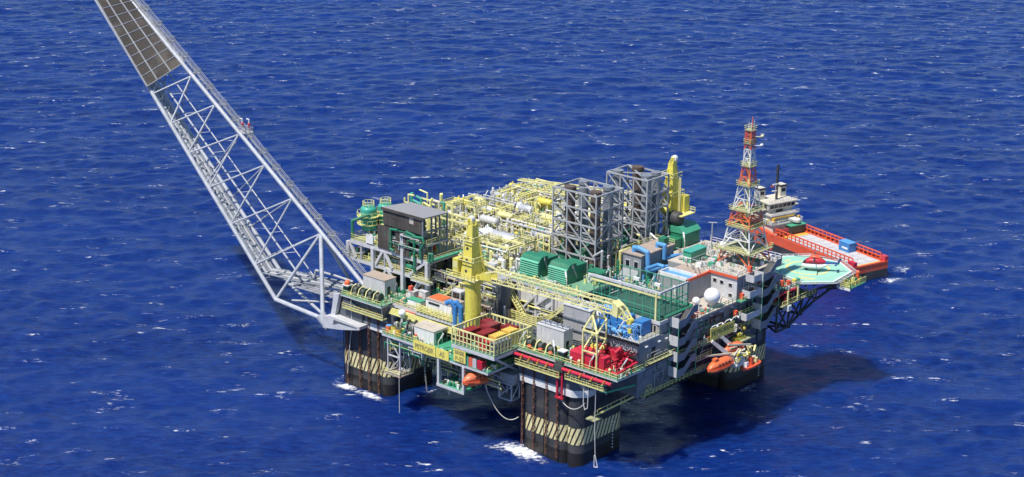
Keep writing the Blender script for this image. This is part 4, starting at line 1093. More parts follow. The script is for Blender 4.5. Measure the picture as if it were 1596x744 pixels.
st2 = thing('outside_stair', 'pale stair climbing right beside the grey ribbed block', 'stair', (-14, 6.5, 25))
stair_flight(st2, (-15.4, 7.2, 25.0), (-9.0, 7.2, 30.4), mat='light_grey')
st3 = thing('outside_stair', 'short yellow stair between the brown module and the crane', 'stair', (-42, 2, 25))
stair_flight(st3, (-44.8, .6, 25.0), (-39.4, .6, 29.4)); part(st3, 'landing', MB().box(-39.4, -36, .2, 2.2, 29.2, 29.5), 'light_grey')
for x, y in ((-38.9, .4), (-36.3, .4), (-38.9, 2), (-36.3, 2)): strut(st3, 'post', (x, y, 24.7), (x, y, 29.2), .3, 'light_grey', True)
vf = thing('pallet_fence', 'yellow slatted barrier with stacked rails before the louvre wall stair', 'barrier', (-20, 3, 25))
for z in (.3, .8, 1.3, 1.8, 2.3): strut(vf, 'rail', (-23.4, 4.6, 24.7 + z), (-15.4, 4.6, 24.7 + z), .2, 'yellow_rail', True); strut(vf, 'rail', (-15.4, 4.6, 24.7 + z), (-13.6, 9, 24.7 + z), .2, 'yellow_rail', True)
for k in range(6): strut(vf, 'post', (-23.4 + 1.6 * k, 4.6, 24.7), (-23.4 + 1.6 * k, 4.6, 27.2), .2, 'yellow_rail', True)
gt = thing('grey_tank', 'tall blue grey cylinder tank behind the crane pedestal', 'tank', (-27.4, 5.4, 24.7))
part(gt, 'shell', MB().tube((-27.4, 5.4, 24.7), (-27.4, 5.4, 34), 2.3, n=24), 'hull_grey'); part(gt, 'lid', MB().tube((-27.4, 5.4, 34), (-27.4, 5.4, 34.5), 2.5, n=24), 'grey')
def generator(x0, x1, y0, y1, z, h, label):
    g = thing('generator_hood', label, 'generator', ((x0 + x1) / 2, y0, z))
    c = (y1 - y0); r = 1.3
    prof = [(x0, y0 + .25, z), (x0, y0 + .25, z + h - r)] + [(x0, y0 + .25 + r - r * math.cos(a), z + h - r + r * math.sin(a)) for a in (.4, .8, 1.2, PI / 2)] + [(x0, y1, z + h), (x0, y1, z)]
    part(g, 'hood', MB().extrude(prof[::-1], (x1 - x0, 0, 0)), 'green')
    for k in range(7):
        zz = z + .25 + k * (h - 1.1) / 7
        part(g, 'louvre_slat', MB().extrude([(x0 + .05, y0 + .24, zz + .46), (x0 + .05, y0 - .30, zz + .16), (x0 + .05, y0 - .30, zz), (x0 + .05, y0 + .24, zz)], (x1 - x0 - .1, 0, 0)), 'slat_green')
    part(g, 'rear_casing', MB().box(x0 + .6, x1 - .2, y1 + .01, y1 + 4.2, z, z + h - .9), 'green')
    part(g, 'duct', MB().extrude([(x1 + .02, y0 + 2, z + h - 1.0), (x1 + .02, y1, z + .8), (x1 + .02, y1, z + 1.6), (x1 + .02, y0 + 2, z + h - .2)], (.2, 0, 0)), 'grey')
generator(-28.6, -22.6, 13.6, 17.0, 33.02, 5.0, 'green louvred generator hood nearest the yellow crane')
generator(-20.0, -14.2, 14.2, 17.8, 33.02, 4.8, 'green louvred generator hood beside the exhaust tower foot')
gbox(-12.6, -8.2, 20, 23, 33.02, 2.6, 'green', 'green', 'green casing under the near exhaust tower frame')

# ------------------------------------------------------------------ machinery block at the near right corner
mbk = thing('machinery_block', 'grey ribbed machinery block with blue plant on its roof', 'building', (8, 4, 25))
part(mbk, 'wall', MB().box(2.0, 18.0, .6, 8.3, 25.0, 30.0), 'corr_x')
part(mbk, 'roof', MB().box(1.9, 18.3, .3, 8.4, 30.0, 30.3), 'grey')
part(mbk, 'eave', MB().box(2.0, 18.3, .1, .3, 29.6, 30.35), 'dark_steel')
part(mbk, 'tall_block', MB().box(-6.2, 1.8, 3.4, 8.3, 25.0, 33.0), 'corr_x')
part(mbk, 'tall_roof', MB().box(-6.4, 1.95, 3.2, 8.4, 33.0, 33.2), 'light_grey')
for z in (27.6, 30.2): part(mbk, 'pipe_rail', MB().bar((-6.2, 3.2, z), (1.8, 3.2, z), .35), 'blue_grey')
for k in range(8): part(mbk, 'rib', MB().box(4.2 + k * 1.7, 4.5 + k * 1.7, .35, .6, 25.1, 29.5), 'grey')
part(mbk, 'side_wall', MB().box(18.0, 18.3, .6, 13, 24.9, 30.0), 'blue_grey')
d = part(mbk, 'door', MB().box(18.3, 18.36, 5.2, 6.6, 25.2, 28.0), 'glass_dark')
for y in (3, 7.8, 10.5): part(mbk, 'wall_light', MB().box(18.3, 18.7, y - .4, y + .4, 28.8, 29.0), 'white_clean')
rl = MB(); rail_pts(rl, [(18.2, .5, 30.3), (18.2, 8.2, 30.3)]); part(mbk, 'railing', rl, 'yellow_rail')
bl = thing('blue_plant', 'bright blue plant skid under the crane boom tip', 'plant skid', (10, 4, 30.3))
for x0, x1, y0, y1, h in ((3.2, 5.6, 5.2, 8, 3.4), (6.0, 8.0, 5.4, 8, 3.0), (8.6, 11.2, 5.0, 8, 3.3), (13.2, 15.8, 4.8, 8, 3.2), (4.2, 6.6, 2.4, 4.4, 1.6)): part(bl, 'cabinet', MB().box(x0, x1, y0, y1, 30.32, 30.32 + h).box(x0 + .5, x1 - .5, y0 - .02, y0, 30.7, 30.32 + h - .4), 'blue')
for x0, x1, y, z, r in ((6.4, 12.4, 1.6, 31.3, .65), (9.6, 14.4, 2.2, 31.0, .55), (3.4, 6.8, 6.6, 34.1, .5), (11, 15.6, 3.4, 31.8, .5)): part(bl, 'tank', MB().drum((x0, y, z), (x1, y, z), r), 'blue_pale')
rr = random.Random(21)
for k in range(26):
    x, y = rr.uniform(3, 16.5), rr.uniform(1.2, 6.5); h = rr.uniform(1.2, 3.4)
    part(bl, 'pipe', MB().path([(x, y, 30.32), (x, y, 30.3 + h), (x + rr.uniform(-2, 2), y + rr.uniform(-.6, .6), 30.3 + h)], rr.uniform(.13, .24), 6), rr.choice(['blue', 'blue_pale', 'blue', 'silver', 'machine_dark']))
for k in range(8): x, y = rr.uniform(3, 16), rr.uniform(1.4, 4); part(bl, 'frame_plate', MB().box(x - .7, x + .7, y - .06, y + .06, 30.35, 30.35 + rr.uniform(1, 2.6)), 'blue')

# ------------------------------------------------------------------ netted green court
ct = thing('netted_court', 'green netted sports court on the roof with tall green frame', 'sports court', (7.5, 14, 33))
part(ct, 'base_wall', MB().box(-1.6, 17.8, 8.5, 22, 30.02, 32.7), 'wall_grey')
part(ct, 'floor', MB().box(-2.0, 18.1, 8.45, 22, 32.7, 33.0), 'court_green')
part(ct, 'kerb', MB().box(-2.1, 18.2, 8.2, 8.44, 32.5, 33.3).box(17.95, 18.2, 8.45, 22, 32.5, 33.3), 'light_grey')
cx0, cx1, cy0, cy1 = -1.6, 17.6, 8.7, 19.4
nx = 8
for i in range(nx + 1):
    x = cx0 + (cx1 - cx0) * i / nx
    for y in (cy0, cy1): strut(ct, 'post', (x, y, 33), (x, y, 39.8), .16, 'green_pale', True)
for j in range(1, 5):
    y = cy0 + (cy1 - cy0) * j / 5
    for x in (cx0, cx1): strut(ct, 'post', (x, y, 33), (x, y, 39.8), .16, 'green_pale', True)
for z in (34.4, 35.8, 37.2, 39.8):
    for a, b in (((cx0, cy0), (cx1, cy0)), ((cx1, cy0), (cx1, cy1)), ((cx1, cy1), (cx0, cy1)), ((cx0, cy1), (cx0, cy0))):
        if z == 37.2 and a[1] == b[1] == cy0: continue
        strut(ct, 'rail', (*a, z), (*b, z), .14, 'green_pale', True)
strut(ct, 'beam', (cx0 - .5, cy0 - .1, 39.9), (cx1 + .3, cy0 - .1, 39.9), .55, 'light_grey', True); strut(ct, 'beam', (cx0 - .5, cy0 - .1, 39.0), (cx1 + .3, cy0 - .1, 39.0), .4, 'yellow_pale', True)
strut(ct, 'beam', (cx1, cy0, 40), (cx1, cy1, 40), .32, 'light_grey', True)
part(ct, 'net', MB().add([(cx0, cy1, 33), (cx1, cy1, 33), (cx1, cy1, 39.8), (cx0, cy1, 39.8)], [(0, 1, 2, 3)]), 'net')
part(ct, 'net', MB().add([(cx1, cy0, 33), (cx1, cy1, 33), (cx1, cy1, 39.8), (cx1, cy0, 39.8)], [(0, 1, 2, 3)]), 'net')
part(ct, 'net', MB().add([(cx0, cy0, 33), (cx1, cy0, 33), (cx1, cy0, 39), (cx0, cy0, 39)], [(0, 1, 2, 3)]), 'net')
part(ct, 'net', MB().add([(cx0, cy0, 33), (cx0, cy1, 33), (cx0, cy1, 39.8), (cx0, cy0, 39.8)], [(0, 1, 2, 3)]), 'net')
strut(ct, 'ladder', (cx1 - .9, cy0 - .2, 33), (cx1 - .9, cy0 - .2, 40), .45, 'yellow_pale', True)
part(ct, 'goal', MB().path([(1.0, 11, 33), (1.0, 11, 35.2), (1.0, 15, 35.2), (1.0, 15, 33)], .12, 6).path([(.2, 10.8, 33.1), (2.8, 10.8, 35.0), (5.6, 10.8, 35), (6, 10.8, 33)], .12, 6), 'light_grey')
part(ct, 'green_pipe', MB().tube((18.6, 9.5, 34.2), (18.6, 19.8, 34.2), .4, n=8).tube((8, 19.9, 34.4), (18.6, 19.9, 34.4), .4, n=8), 'green')
for x, y in ((3.2, 18.9), (9.4, 18.8)): part(ct, 'lamp', MB().box(x - .8, x + .8, y - .3, y + .3, 37.2, 37.9), 'white_clean')
dw = part(ct, 'doorway', MB().box(16.0, 17.2, 8.40, 8.49, 30.1, 32.4), 'deck_tan'); part(dw, 'door', MB().box(16.3, 16.9, 8.36, 8.40, 30.2, 32), 'glass_dark')

# ------------------------------------------------------------------ exhaust towers
def exhaust(x0, x1, y0, y1, z0, z1, nx, levels, ducts, label):
    t = thing('exhaust_tower', label, 'exhaust tower', ((x0 + x1) / 2, (y0 + y1) / 2, z0))
    xs = np.linspace(x0, x1, nx + 1); ys = np.linspace(y0, y1, 3); zs = np.linspace(z0, z1, levels + 1)
    for x in xs:
        for y in (ys if x in (xs[0], xs[-1]) else (y0, y1)): strut(t, 'column', (x, y, z0), (x, y, z1), .34, 'tower_grey', True)
    for k, z in enumerate(zs):
        for y in (y0, y1): strut(t, 'beam', (x0, y, z), (x1, y, z), .34, 'tower_grey', True)
        for x in (x0, x1): strut(t, 'beam', (x, y0, z), (x, y1, z), .34, 'tower_grey', True)
        if k in (1, 2, 3):
            for y in (ys[1],): strut(t, 'beam', (x0, y, z), (x1, y, z), .35, 'tower_grey', True)
        if k == 2: 
            gr = MB().box(x0 + .3, x1 - .3, y0 + .3, y0 + 1.2, z + .26, z + .34); rail_pts(gr, [(x0, y0, z + .3), (x1, y0, z + .3)], 1.1, 2.2, .08)
            part(t, 'gallery', gr, 'grey')
    for k in range(levels):
        for i in range(nx):
            a, b = (xs[i], xs[i + 1])
            for y in (y0, y1): strut(t, 'brace', (a, y, zs[k + 1]), (b, y, zs[k]), .24, 'tower_grey', True)
        for i in range(2):
            for x in (x0, x1): strut(t, 'brace', (x, ys[i], zs[k + (i + k) % 2]), (x, ys[i + 1], zs[k + 1 - (i + k) % 2]), .24, 'tower_grey', True)
    for a, b in (((x0, y0), (x1, y1)), ((x0, y1), (x1, y0))): strut(t, 'beam', (*a, z1), (*b, z1), .3, 'tower_grey', True)
    for (x, y, r, m, h) in ducts:
        d = part(t, 'exhaust_duct', MB().tube((x, y, z0), (x, y, z1 + h), r, n=18, caps=False), m)
        rg = MB()
        for z in np.arange(z0 + 2, z1 + h - 1, 3.0): rg.tube((x, y, z), (x, y, z + .22), r + .09, n=18)
        part(d, 'flange', rg, m, kind='stuff')
        part(d, 'rim', MB().tube((x, y, z1 + h - .9), (x, y, z1 + h), r + .16, n=18), m)
    return t
exhaust(-31.4, -17.6, 29.2, 39.8, 31.0, 51.2, 3, 5, [(-27.9, 31.6, 1.3, 'duct_brown', .4), (-28.4, 37.6, 1.25, 'blue_grey', .5), (-19.9, 31.8, 1.3, 'duct_brown', .5), (-20.4, 37.4, 1.3, 'blue_grey', .6)], 'near exhaust tower, pale lattice frame around brown ducts')
exhaust(-30.0, -17.0, 49.0, 58.0, 31.0, 51.4, 3, 5, [(-28.0, 51.0, 1.25, 'blue_grey', .5), (-25.8, 56.4, 1.35, 'duct_brown', .8), (-19.3, 51.6, 1.25, 'blue_grey', .6), (-20, 56.6, 1.2, 'blue_grey', .4)], 'far exhaust tower, pale lattice frame beside the far yellow crane')
mu = thing('exhaust_silencer', 'dark round silencer below the far yellow crane', 'silencer', (-17, 58, 33))
part(mu, 'body', MB().drum((-17.6, 60, 39.5), (-14.6, 60, 39.5), 1.9, 18), 'dark_steel'); part(mu, 'saddle', MB().box(-17.4, -14.8, 59, 61, 31, 37.8), 'grey')
und = thing('turbine_hall', 'dark green turbine housings in the shade under the exhaust towers', 'turbine housing', (-22, 42, 31))
for k, (x, y) in enumerate(((-29, 32), (-24, 32), (-20, 36), (-27, 45), (-22, 46), (-27, 53), (-21, 54))): part(und, 'housing', MB().box(x - 1.9, x + 1.9, y - 2.4, y + 2.4, 31, 34.6).box(x - 1.2, x + 1.2, y - 1.4, y + 1.4, 34.61, 35.6), ['green', 'green_pale', 'green'][k % 3])
rr = random.Random(5)
for k in range(30):
    x, y = rr.uniform(-30, -13), rr.uniform(28, 58)
    part(und, 'pipe', MB().path([(x, y, 31), (x, y, 31 + rr.uniform(3, 7)), (x + rr.uniform(-3, 3), y, 35 + rr.uniform(0, 3))], rr.uniform(.2, .45), 6), rr.choice(['grey', 'silver', 'yellow_rail', 'yellow_pale', 'green', 'blue_grey']))

# ------------------------------------------------------------------ control block with blue pipes
jb = thing('control_block', 'grey block house with flat tan roof and bright blue pipes', 'building', (-8, 38, 31))
part(jb, 'wall', MB().box(-10.7, -5.2, 31.6, 45, 31.0, 38.0), 'wall_grey')
part(jb, 'roof', MB().box(-11, -4.9, 31.3, 45.3, 38.0, 38.3), 'roof_tan')
for x in (-10.0, -7.4): 
    w = part(jb, 'window', MB().box(x, x + 1.5, 31.5, 31.6, 34.6, 36.6), 'light_grey'); part(w, 'pane', MB().box(x + .2, x + 1.3, 31.44, 31.5, 34.8, 36.4), 'glass_dark')
part(jb, 'lean_to', MB().extrude([(-10.7, 31.6, 31), (-10.7, 31.6, 34.2), (-10.7, 28.2, 31.2), (-10.7, 28.2, 31)], (5.0, 0, 0)), 'wall_grey')
part(jb, 'blue_pipe', MB().path([(-8.6, 33.2, 38.3), (-8.6, 33.2, 39.3), (-7.0, 33.0, 39.6), (-4.4, 33.0, 39.0), (-4.0, 33.0, 34.4), (-3.2, 36.6, 34.4), (-2.6, 39.4, 34.2)], .62, 10), 'blue_pale')
part(jb, 'blue_pipe', MB().path([(-6.6, 40.0, 38.3), (-6.6, 40, 39.2), (-4.4, 40, 39.2), (-4.4, 40, 35.8), (-3.6, 44, 35.8), (-3.4, 45.6, 35.4), (-3.4, 45.6, 32)], .55, 10), 'blue_pale')
part(jb, 'blue_pipe', MB().path([(-2.4, 30.0, 36.0), (-2.2, 34.4, 36), (-.6, 34.4, 36), (-.4, 34.6, 31.0)], .5, 10), 'blue_pale')
part(jb, 'roof_box', MB().box(-7.6, -5.8, 41.6, 43.6, 38.3, 40.2), 'green')
rl = MB(); rail_pts(rl, [(-10.8, 31.5, 38.3), (-10.8, 45, 38.3), (-5.1, 45, 38.3)], 1.1, 2, .1); part(jb, 'railing', rl, 'yellow_rail')
for k in range(8): 
    x, y = -4 + (k % 4) * .9, 33 + k * 1.4
    part(jb, 'pump', MB().tube((x, y, 31), (x, y, 33 + (k % 3) * .6), .4, n=8), ['green', 'blue_pale', 'white', 'green_pale'][k % 4])
# ------------------------------------------------------------------ living quarters at the right end
lq = thing('living_quarters', 'grey accommodation block with small windows and red roof line below the radio mast', 'building', (8, 40, 31))
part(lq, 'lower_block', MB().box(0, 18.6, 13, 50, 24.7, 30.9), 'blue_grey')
part(lq, 'lower_deck', MB().box(-4, 19.6, 19.4, 36.9, 30.9, 31.2), 'deck_tan')
part(lq, 'front_wall', MB().box(11.6, 19.3, 37.0, 52, 30.9, 36.9), 'light_grey')
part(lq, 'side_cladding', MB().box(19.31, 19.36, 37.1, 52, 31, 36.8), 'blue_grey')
part(lq, 'annex_wall', MB().box(3.4, 11.6, 27.6, 37, 30.9, 36.6).box(-1.0, 11.6, 37.01, 52, 30.9, 36.6), 'wall_grey')
part(lq, 'roof', MB().box(11.2, 19.6, 36.8, 52.3, 36.9, 37.15), 'deck_tan')
part(lq, 'annex_roof', MB().box(3.3, 11.19, 31.5, 36.99, 36.6, 36.85), 'roof_tan'); part(lq, 'annex_roof', MB().box(-1.2, 11.19, 37, 52.3, 36.6, 36.85), 'deck_tan')
part(lq, 'roof_trim', MB().box(11.2, 19.6, 36.6, 36.8, 36.7, 37.3).box(11.25, 11.75, 27.4, 36.59, 36.4, 37.1), 'orange_red')
for a in ((3.4, 27.4, 11.6, 27.7), (3.4, 31.2, 11.6, 31.5), (3.2, 27.4, 3.5, 31.5)): part(lq, 'parapet', MB().box(a[0], a[2], a[1], a[3], 36.61, 37.5), 'white')
part(lq, 'skylight_floor', MB().box(3.5, 11.2, 27.71, 31.19, 36.62, 36.8), 'blue_pale')
for x, z in ((12.4, 34.6), (14.4, 34.5), (16.9, 34.3), (17.0, 31.8)):
    w = part(lq, 'window', MB().box(x, x + 1.2, 36.9, 37.0, z, z + 1.0), 'white'); part(w, 'pane', MB().box(x + .12, x + 1.08, 36.84, 36.9, z + .12, z + .88), 'glass_dark')
rr = random.Random(31)
for y in np.arange(15, 50, 3.4):
    d = part(lq, 'window', MB().box(18.6, 18.68, y, y + 1.1, 27.8, 29.4), 'hull_grey'); part(d, 'pane', MB().box(18.68, 18.71, y + .15, y + .95, 28.0, 29.2), 'glass_dark')
for y in np.arange(23, 50, 4.2): part(lq, 'wall_light', MB().box(18.6, 19.2, y - .45, y + .45, 30.0, 30.2), 'white_clean')
for y in np.arange(39, 52, 4.0): part(lq, 'wall_light', MB().box(19.37, 19.9, y - .4, y + .4, 33.4, 33.6), 'white_clean')
rl = MB(); rail_pts(rl, [(19.5, 22.4, 31.2), (19.5, 36.8, 31.2)], 1.1, 1.6, .1, 2); part(lq, 'railing', rl, 'green_pale')
rl = MB(); rail_pts(rl, [(-1, 52.1, 36.9), (19.4, 52.1, 37.1)], 1.1, 2, .1); rail_pts(rl, [(11.3, 36.9, 37.15), (19.5, 36.9, 37.15), (19.5, 44, 37.15)], 1.1, 2, .08); part(lq, 'railing', rl, 'grey')
def side_walk(y0, y1, z, x0=18.7, wid=1.7, mat='green_pale'):
    f = part(lq, 'gallery', MB().box(x0, x0 + wid, y0, y1, z - .2, z), mat)
    rl = MB(); rail_pts(rl, [(x0 + wid - .08, y0, z), (x0 + wid - .08, y1, z)], 1.1, 1.5, .1); part(f, 'railing', rl, 'yellow_rail')
side_walk(35.4, 44, 27.6); side_walk(13, 50, 24.4, mat='grating'); side_walk(36.8, 45, 31.4, 19.4)
side_walk(20, 26, 21.0, 18.1, 2.4, 'grey'); side_walk(20, 26, 18.2, 18.1, 2.6, 'grey')
def redbox(x, y, z, label, h=1.3):
    r = thing('fire_cabinet', label, 'fire cabinet', (x, y, z)); part(r, 'cabinet', MB().box(x - .45, x + .45, y - .45, y + .45, z, z + h), 'orange_red'); part(r, 'door', MB().box(x + .451, x + .5, y - .35, y + .35, z + .1, z + h - .1), 'red')
redbox(19.9, 38.6, 31.42, 'red fire cabinet at the corner of the window wall', 1.5)
redbox(20.0, 36.0, 27.62, 'red fire cabinet just right of the shaded yellow sign', 1.6)
redbox(19.2, 42.4, 37.17, 'red cabinet on the roof edge near the helideck stairs', 1.4)
redbox(18.9, 30.2, 24.42, 'red box in the shade behind the lifeboat sign')
redbox(-50.6, -2.2, 27.1, 'red bell shaped cabinet on the grey box below the brown module', 1.3)

# white satellite domes
def dome(x, y, z, r, label, mh):
    d = thing('radome', label, 'radome', (x, y, z))
    part(d, 'dome', MB().ball((x, y, z + mh + r * .9), r, 24, 14), 'white_clean')
    part(d, 'skirt', MB().tube((x, y, z + .6), (x, y, z + mh + .25 * r), r * .35, r * .8, 16), 'light_grey')
    part(d, 'post', MB().tube((x, y, z), (x, y, z + .6), r * .35, n=10), 'grey')
dome(17.4, 29.6, 31.2, 1.95, 'large white satellite dome on the tan roof deck', 1.0)
dome(14.6, 27.2, 31.2, .95, 'small white satellite dome left of the large one', .6)
dome(5.6, 50.6, 36.9, 1.15, 'white dome at the far roof edge left of the radio mast', .9)
hz = thing('helipad_hatch', 'dark round hatch on the tan roof deck', 'hatch', (18.6, 25, 31.2)); part(hz, 'cover', MB().tube((17.6, 25.4, 31.2), (17.6, 25.4, 31.35), .9, n=16), 'roof_tan'); part(hz, 'coaming', MB().tube((17.6, 25.4, 31.2), (17.6, 25.4, 31.3), 1.1, n=16), 'light_grey')
gs = thing('green_shed', 'small green shed with white stripe on the accommodation roof', 'shed', (4, 41, 37))
part(gs, 'wall', MB().box(2.2, 4.6, 38.6, 45, 36.86, 39.6), 'green_pale'); part(gs, 'stripe', MB().box(2.15, 4.65, 38.55, 45.05, 38.0, 38.3), 'white'); part(gs, 'roof', MB().box(2.0, 4.8, 38.4, 45.2, 39.61, 39.8), 'teal')
gf = thing('green_shed', 'large dark green housing with pitched roof at the far edge right of the exhaust towers', 'shed', (-11, 60, 33))
part(gf, 'wall', MB().box(-16.4, -11.9, 58.6, 65.6, 31, 36.2), 'green'); part(gf, 'roof', MB().extrude([(-16.6, 58.4, 36.2), (-11.7, 58.4, 36.2), (-13.4, 58.4, 37.8), (-16.6, 58.4, 37.8)], (0, 7.4, 0)), 'green_pale')
part(gf, 'lean_to', MB().box(-18.4, -12.4, 54.6, 58.3, 31, 35.2), 'green')
fe = thing('far_platform', 'tan deck strip with railing at the far edge behind the radio mast', 'deck', (0, 56, 33))
part(fe, 'deck_plate', MB().box(-12, 12, 52.4, 68, 31, 32.6), 'deck_tan'); rl = MB(); rail_pts(rl, [(-10, 67.9, 32.6), (11.9, 67.9, 32.6), (11.9, 53, 32.6)], 1.3, 2, .16); part(fe, 'railing', rl, 'light_grey')
rc = thing('roof_clutter', 'white angled masts and pale boxes on the accommodation roof', 'roof gear', (8, 42, 37))
for k in range(7): x, y = 9.5 + rr.uniform(-2, 3), 38 + k * 1.2; part(rc, 'box', MB().box(x - .7, x + .7, y - .5, y + .5, 37.16 if x > 11.3 else 36.86, 37.9), ['white', 'light_grey', 'green_pale'][k % 3])
for k in range(5): x, y = rr.uniform(4, 11), rr.uniform(33, 40); part(rc, 'rod', MB().bar((x, y, 36.9), (x + .3, y - 1.6, 39.2), .22), 'white')

# stair towers with pale parapets
def zigzag(x0, y0, y1, levels, zs, label, cols=('light_grey', 'blue_grey')):
    r = thing('stair_tower', label, 'stair tower', (x0, y0, zs[-1])); w = 2.6
    for k, z in enumerate(zs):
        l = part(r, 'landing', MB().box(x0, x0 + w, y0, y0 + 2.2, z - .2, z), 'grey')
        part(l, 'parapet', MB().box(x0, x0 + w + .06, y0 - .08, y0 - .01, z - .5, z + 1.9), cols[0])
        part(l, 'side_parapet', MB().box(x0 + w, x0 + w + .08, y0, y0 + 2.6, z - .5, z + 1.4), cols[1])
        # the outer flight panel climbs away from the landing
        up = (zs[k - 1] - z) * .62 if k else 2.4
        a = (y0 + 2.4, z); b = (y1 - 1.8, z + up); c = (y1, z + up)
        part(r, 'flight_parapet', MB().extrude([(x0 + w, a[0], a[1] - .5), (x0 + w, b[0], b[1] - .5), (x0 + w, c[0], c[1] - .5), (x0 + w, c[0], c[1] + 1.3), (x0 + w, b[0], b[1] + 1.3), (x0 + w, a[0], a[1] + 1.3)], (.1, 0, 0)), cols[1])
        part(r, 'flight_floor', MB().extrude([(x0 + .2, a[0], a[1] - .2), (x0 + .2, b[0], b[1] - .2), (x0 + .2, c[0], c[1] - .2), (x0 + .2, c[0], c[1]), (x0 + .2, b[0], b[1]), (x0 + .2, a[0], a[1])], (w - .25, 0, 0)), 'dark_steel')
    for x, y in ((x0, y0), (x0 + w, y0), (x0, y1), (x0 + w, y1)): strut(r, 'post', (x, y, zs[-1] - 1), (x, y, zs[0] + 1), .16, 'green_pale', True)
zigzag(18.4, 11.6, 18.8, 4, [32.0, 27.6, 23.8, 20.0], 'zigzag stair tower with pale parapets beside the netted court')
zigzag(19.7, 43.6, 51.0, 5, [35.6, 31.6, 27.4, 23.4], 'shaded zigzag stair tower at the helideck end')
for z, y0, y1 in ((35.8, 40.2, 43.4), (32.2, 38.8, 43.4), (26.8, 37.8, 43.4)):
    part(lq, 'balcony', MB().box(19.5, 22.0, y0, y1, z - .2, z).box(21.9, 22.0, y0, y1, z, z + 1.4).box(19.5, 21.9, y0 - .1, y0, z - .3, z + 1.5), 'light_grey')

# shaded sign and lifeboats
s3 = thing('lifeboat_sign', 'yellow green name sign in shade on the wall above the orange lifeboats', 'sign', (20.6, 29, 25))
part(s3, 'sign_board', MB().extrude([(20.5, 25.0, 24.5), (20.5, 34.8, 24.7), (20.5, 34.8, 27.1), (20.5, 25.0, 27.6)], (.12, 0, 0)), 'yellow_sign')
lettering(s3, 'PETROBRAS', 1.7, (20.65, 29.9, 26.1), (0, 1, 0), (0, 0, 1), 'letter_dark', .95, .0)
for y in (25.4, 27.6, 31.0, 34.0):
    h = part(s3, 'lamp_bracket', MB().path([(20.4, y, 27.5), (20.8, y, 28.2), (20.8, y + 1.6, 28.2)], .12, 6), 'white_clean')
    part(h, 'lamp', MB().ball((21.0, y + 1.7, 27.9), .3, 8, 5), 'white_clean')
def lifeboat(c, ax, L, W_, H_, label, canopy=True, col='orange'):
    c = Vector(c); ax = Vector(ax).normalized(); sd = Vector((-ax.y, ax.x, 0)); up = Vector((0, 0, 1))
    r = thing('lifeboat', label, 'lifeboat', c)
    def ring(t, k, pts):
        return [c + ax * (t * L / 2) + sd * (a * W_ / 2 * k) + up * (b * H_) for a, b in pts]
    hp = [(-1, .42), (-.92, .2), (-.5, .02), (0, 0), (.5, .02), (.92, .2), (1, .42)]
    part(r, 'hull', MB().loft([ring(t, k, [(a, b * (1 - up_) + up_ * .42) for a, b in hp]) for t, k, up_ in ((-1, .12, .55), (-.86, .6, .2), (-.5, .95, .02), (0, 1, 0), (.5, .95, .02), (.86, .6, .22), (1, .1, .6))]), col)
    part(r, 'gunwale', MB().loft([[c + ax * (t * L / 2) + sd * (s_ * W_ / 2 * k) + up * (H_ * z) for s_, z in ((-1.06, .40), (1.06, .40), (1.06, .47), (-1.06, .47))] for t, k in ((-1, .15), (-.85, .62), (-.5, .96), (.5, .96), (.85, .62), (1, .15))], False), 'orange_red')
    if canopy:
        cp = [(-.94, .46), (-.8, .78), (-.4, .97), (0, 1), (.4, .97), (.8, .78), (.94, .46)]
        part(r, 'canopy', MB().loft([ring(t, k, [(a, .46 + (b - .46) * s_) for a, b in cp]) for t, k, s_ in ((-.94, .3, .15), (-.8, .66, .62), (-.5, .95, .95), (.2, 1, 1), (.55, .93, .95), (.82, .62, .6), (.95, .25, .12))]), col)
        part(r, 'conning_hatch', MB().box(-.5, .5, -.5, .5, 0, 0) if False else MB().obox((c.x - ax.x * L * .22, c.y - ax.y * L * .22), 1.3, 1.0, c.z + H_ * .97, c.z + H_ * 1.18, math.atan2(ax.y, ax.x)), col)
        wn = MB()
        for k in range(4):
            for s_ in (-1, 1):
                p = c + ax * (L * (-.22 + k * .13)) + sd * (s_ * W_ * .452) + up * H_ * .68
                wn.obox((p.x, p.y), .5, .12, p.z, p.z + .35, math.atan2(ax.y, ax.x))
        part(r, 'window', wn, 'glass_dark')
    else:
        for k in range(3):
            p = c + ax * (-.28 + .26 * k) * L; part(r, 'equipment', MB().obox((p.x, p.y), 1.0, 1.2, c.z + .45 * H_, c.z + H_ * (1.0 if k != 1 else 1.3), .2), ['white', 'orange_red', 'yellow_pale'][k])
    return r
lifeboat((23.4, 25.6, 18.0), (0.05, 1, 0), 9.2, 3.0, 2.9, 'enclosed orange lifeboat hanging in davits under the shaded sign')
lifeboat((21.8, 33.0, 19.6), (0.05, 1, 0), 7.6, 2.7, 2.7, 'second enclosed orange lifeboat close to the wall behind the davit arms')
lifeboat((24.6, 36.6, 15.6), (0, 1, 0), 7.6, 2.6, 2.2, 'open orange rescue boat at the right end of the davits', False, 'orange_red')
lifeboat((-16.6, -14.6, 15.4), (-.25, -1, 0), 8.6, 3.2, 3.2, 'enclosed orange lifeboat tucked under the fenced laydown deck')
lifeboat((-28.6, -10.2, 14.6), (.2, 1, 0), 5.4, 2.6, 2.8, 'orange lifeboat half hidden behind the white hanger posts')
dv = thing('boat_davit', 'pale davit arms with yellow machinery over the orange lifeboats', 'davit', (22, 31, 22))
for y0, y1 in ((25.4, 31.4), (29.4, 34.8)): part(dv, 'arm', MB().bar((20.8, y0, 24.6), (23.6, y1, 18.6), .62, .8).bar((21.0, y0 + .9, 24.2), (23.4, y1 + .5, 19.2), .25), 'light_grey')
part(dv, 'foot_frame', MB().box(22.8, 24.6, 30.2, 35.0, 17.4, 17.8).box(23.4, 24.5, 31, 34.2, 17.81, 19.6), 'light_grey')
rr = random.Random(44)
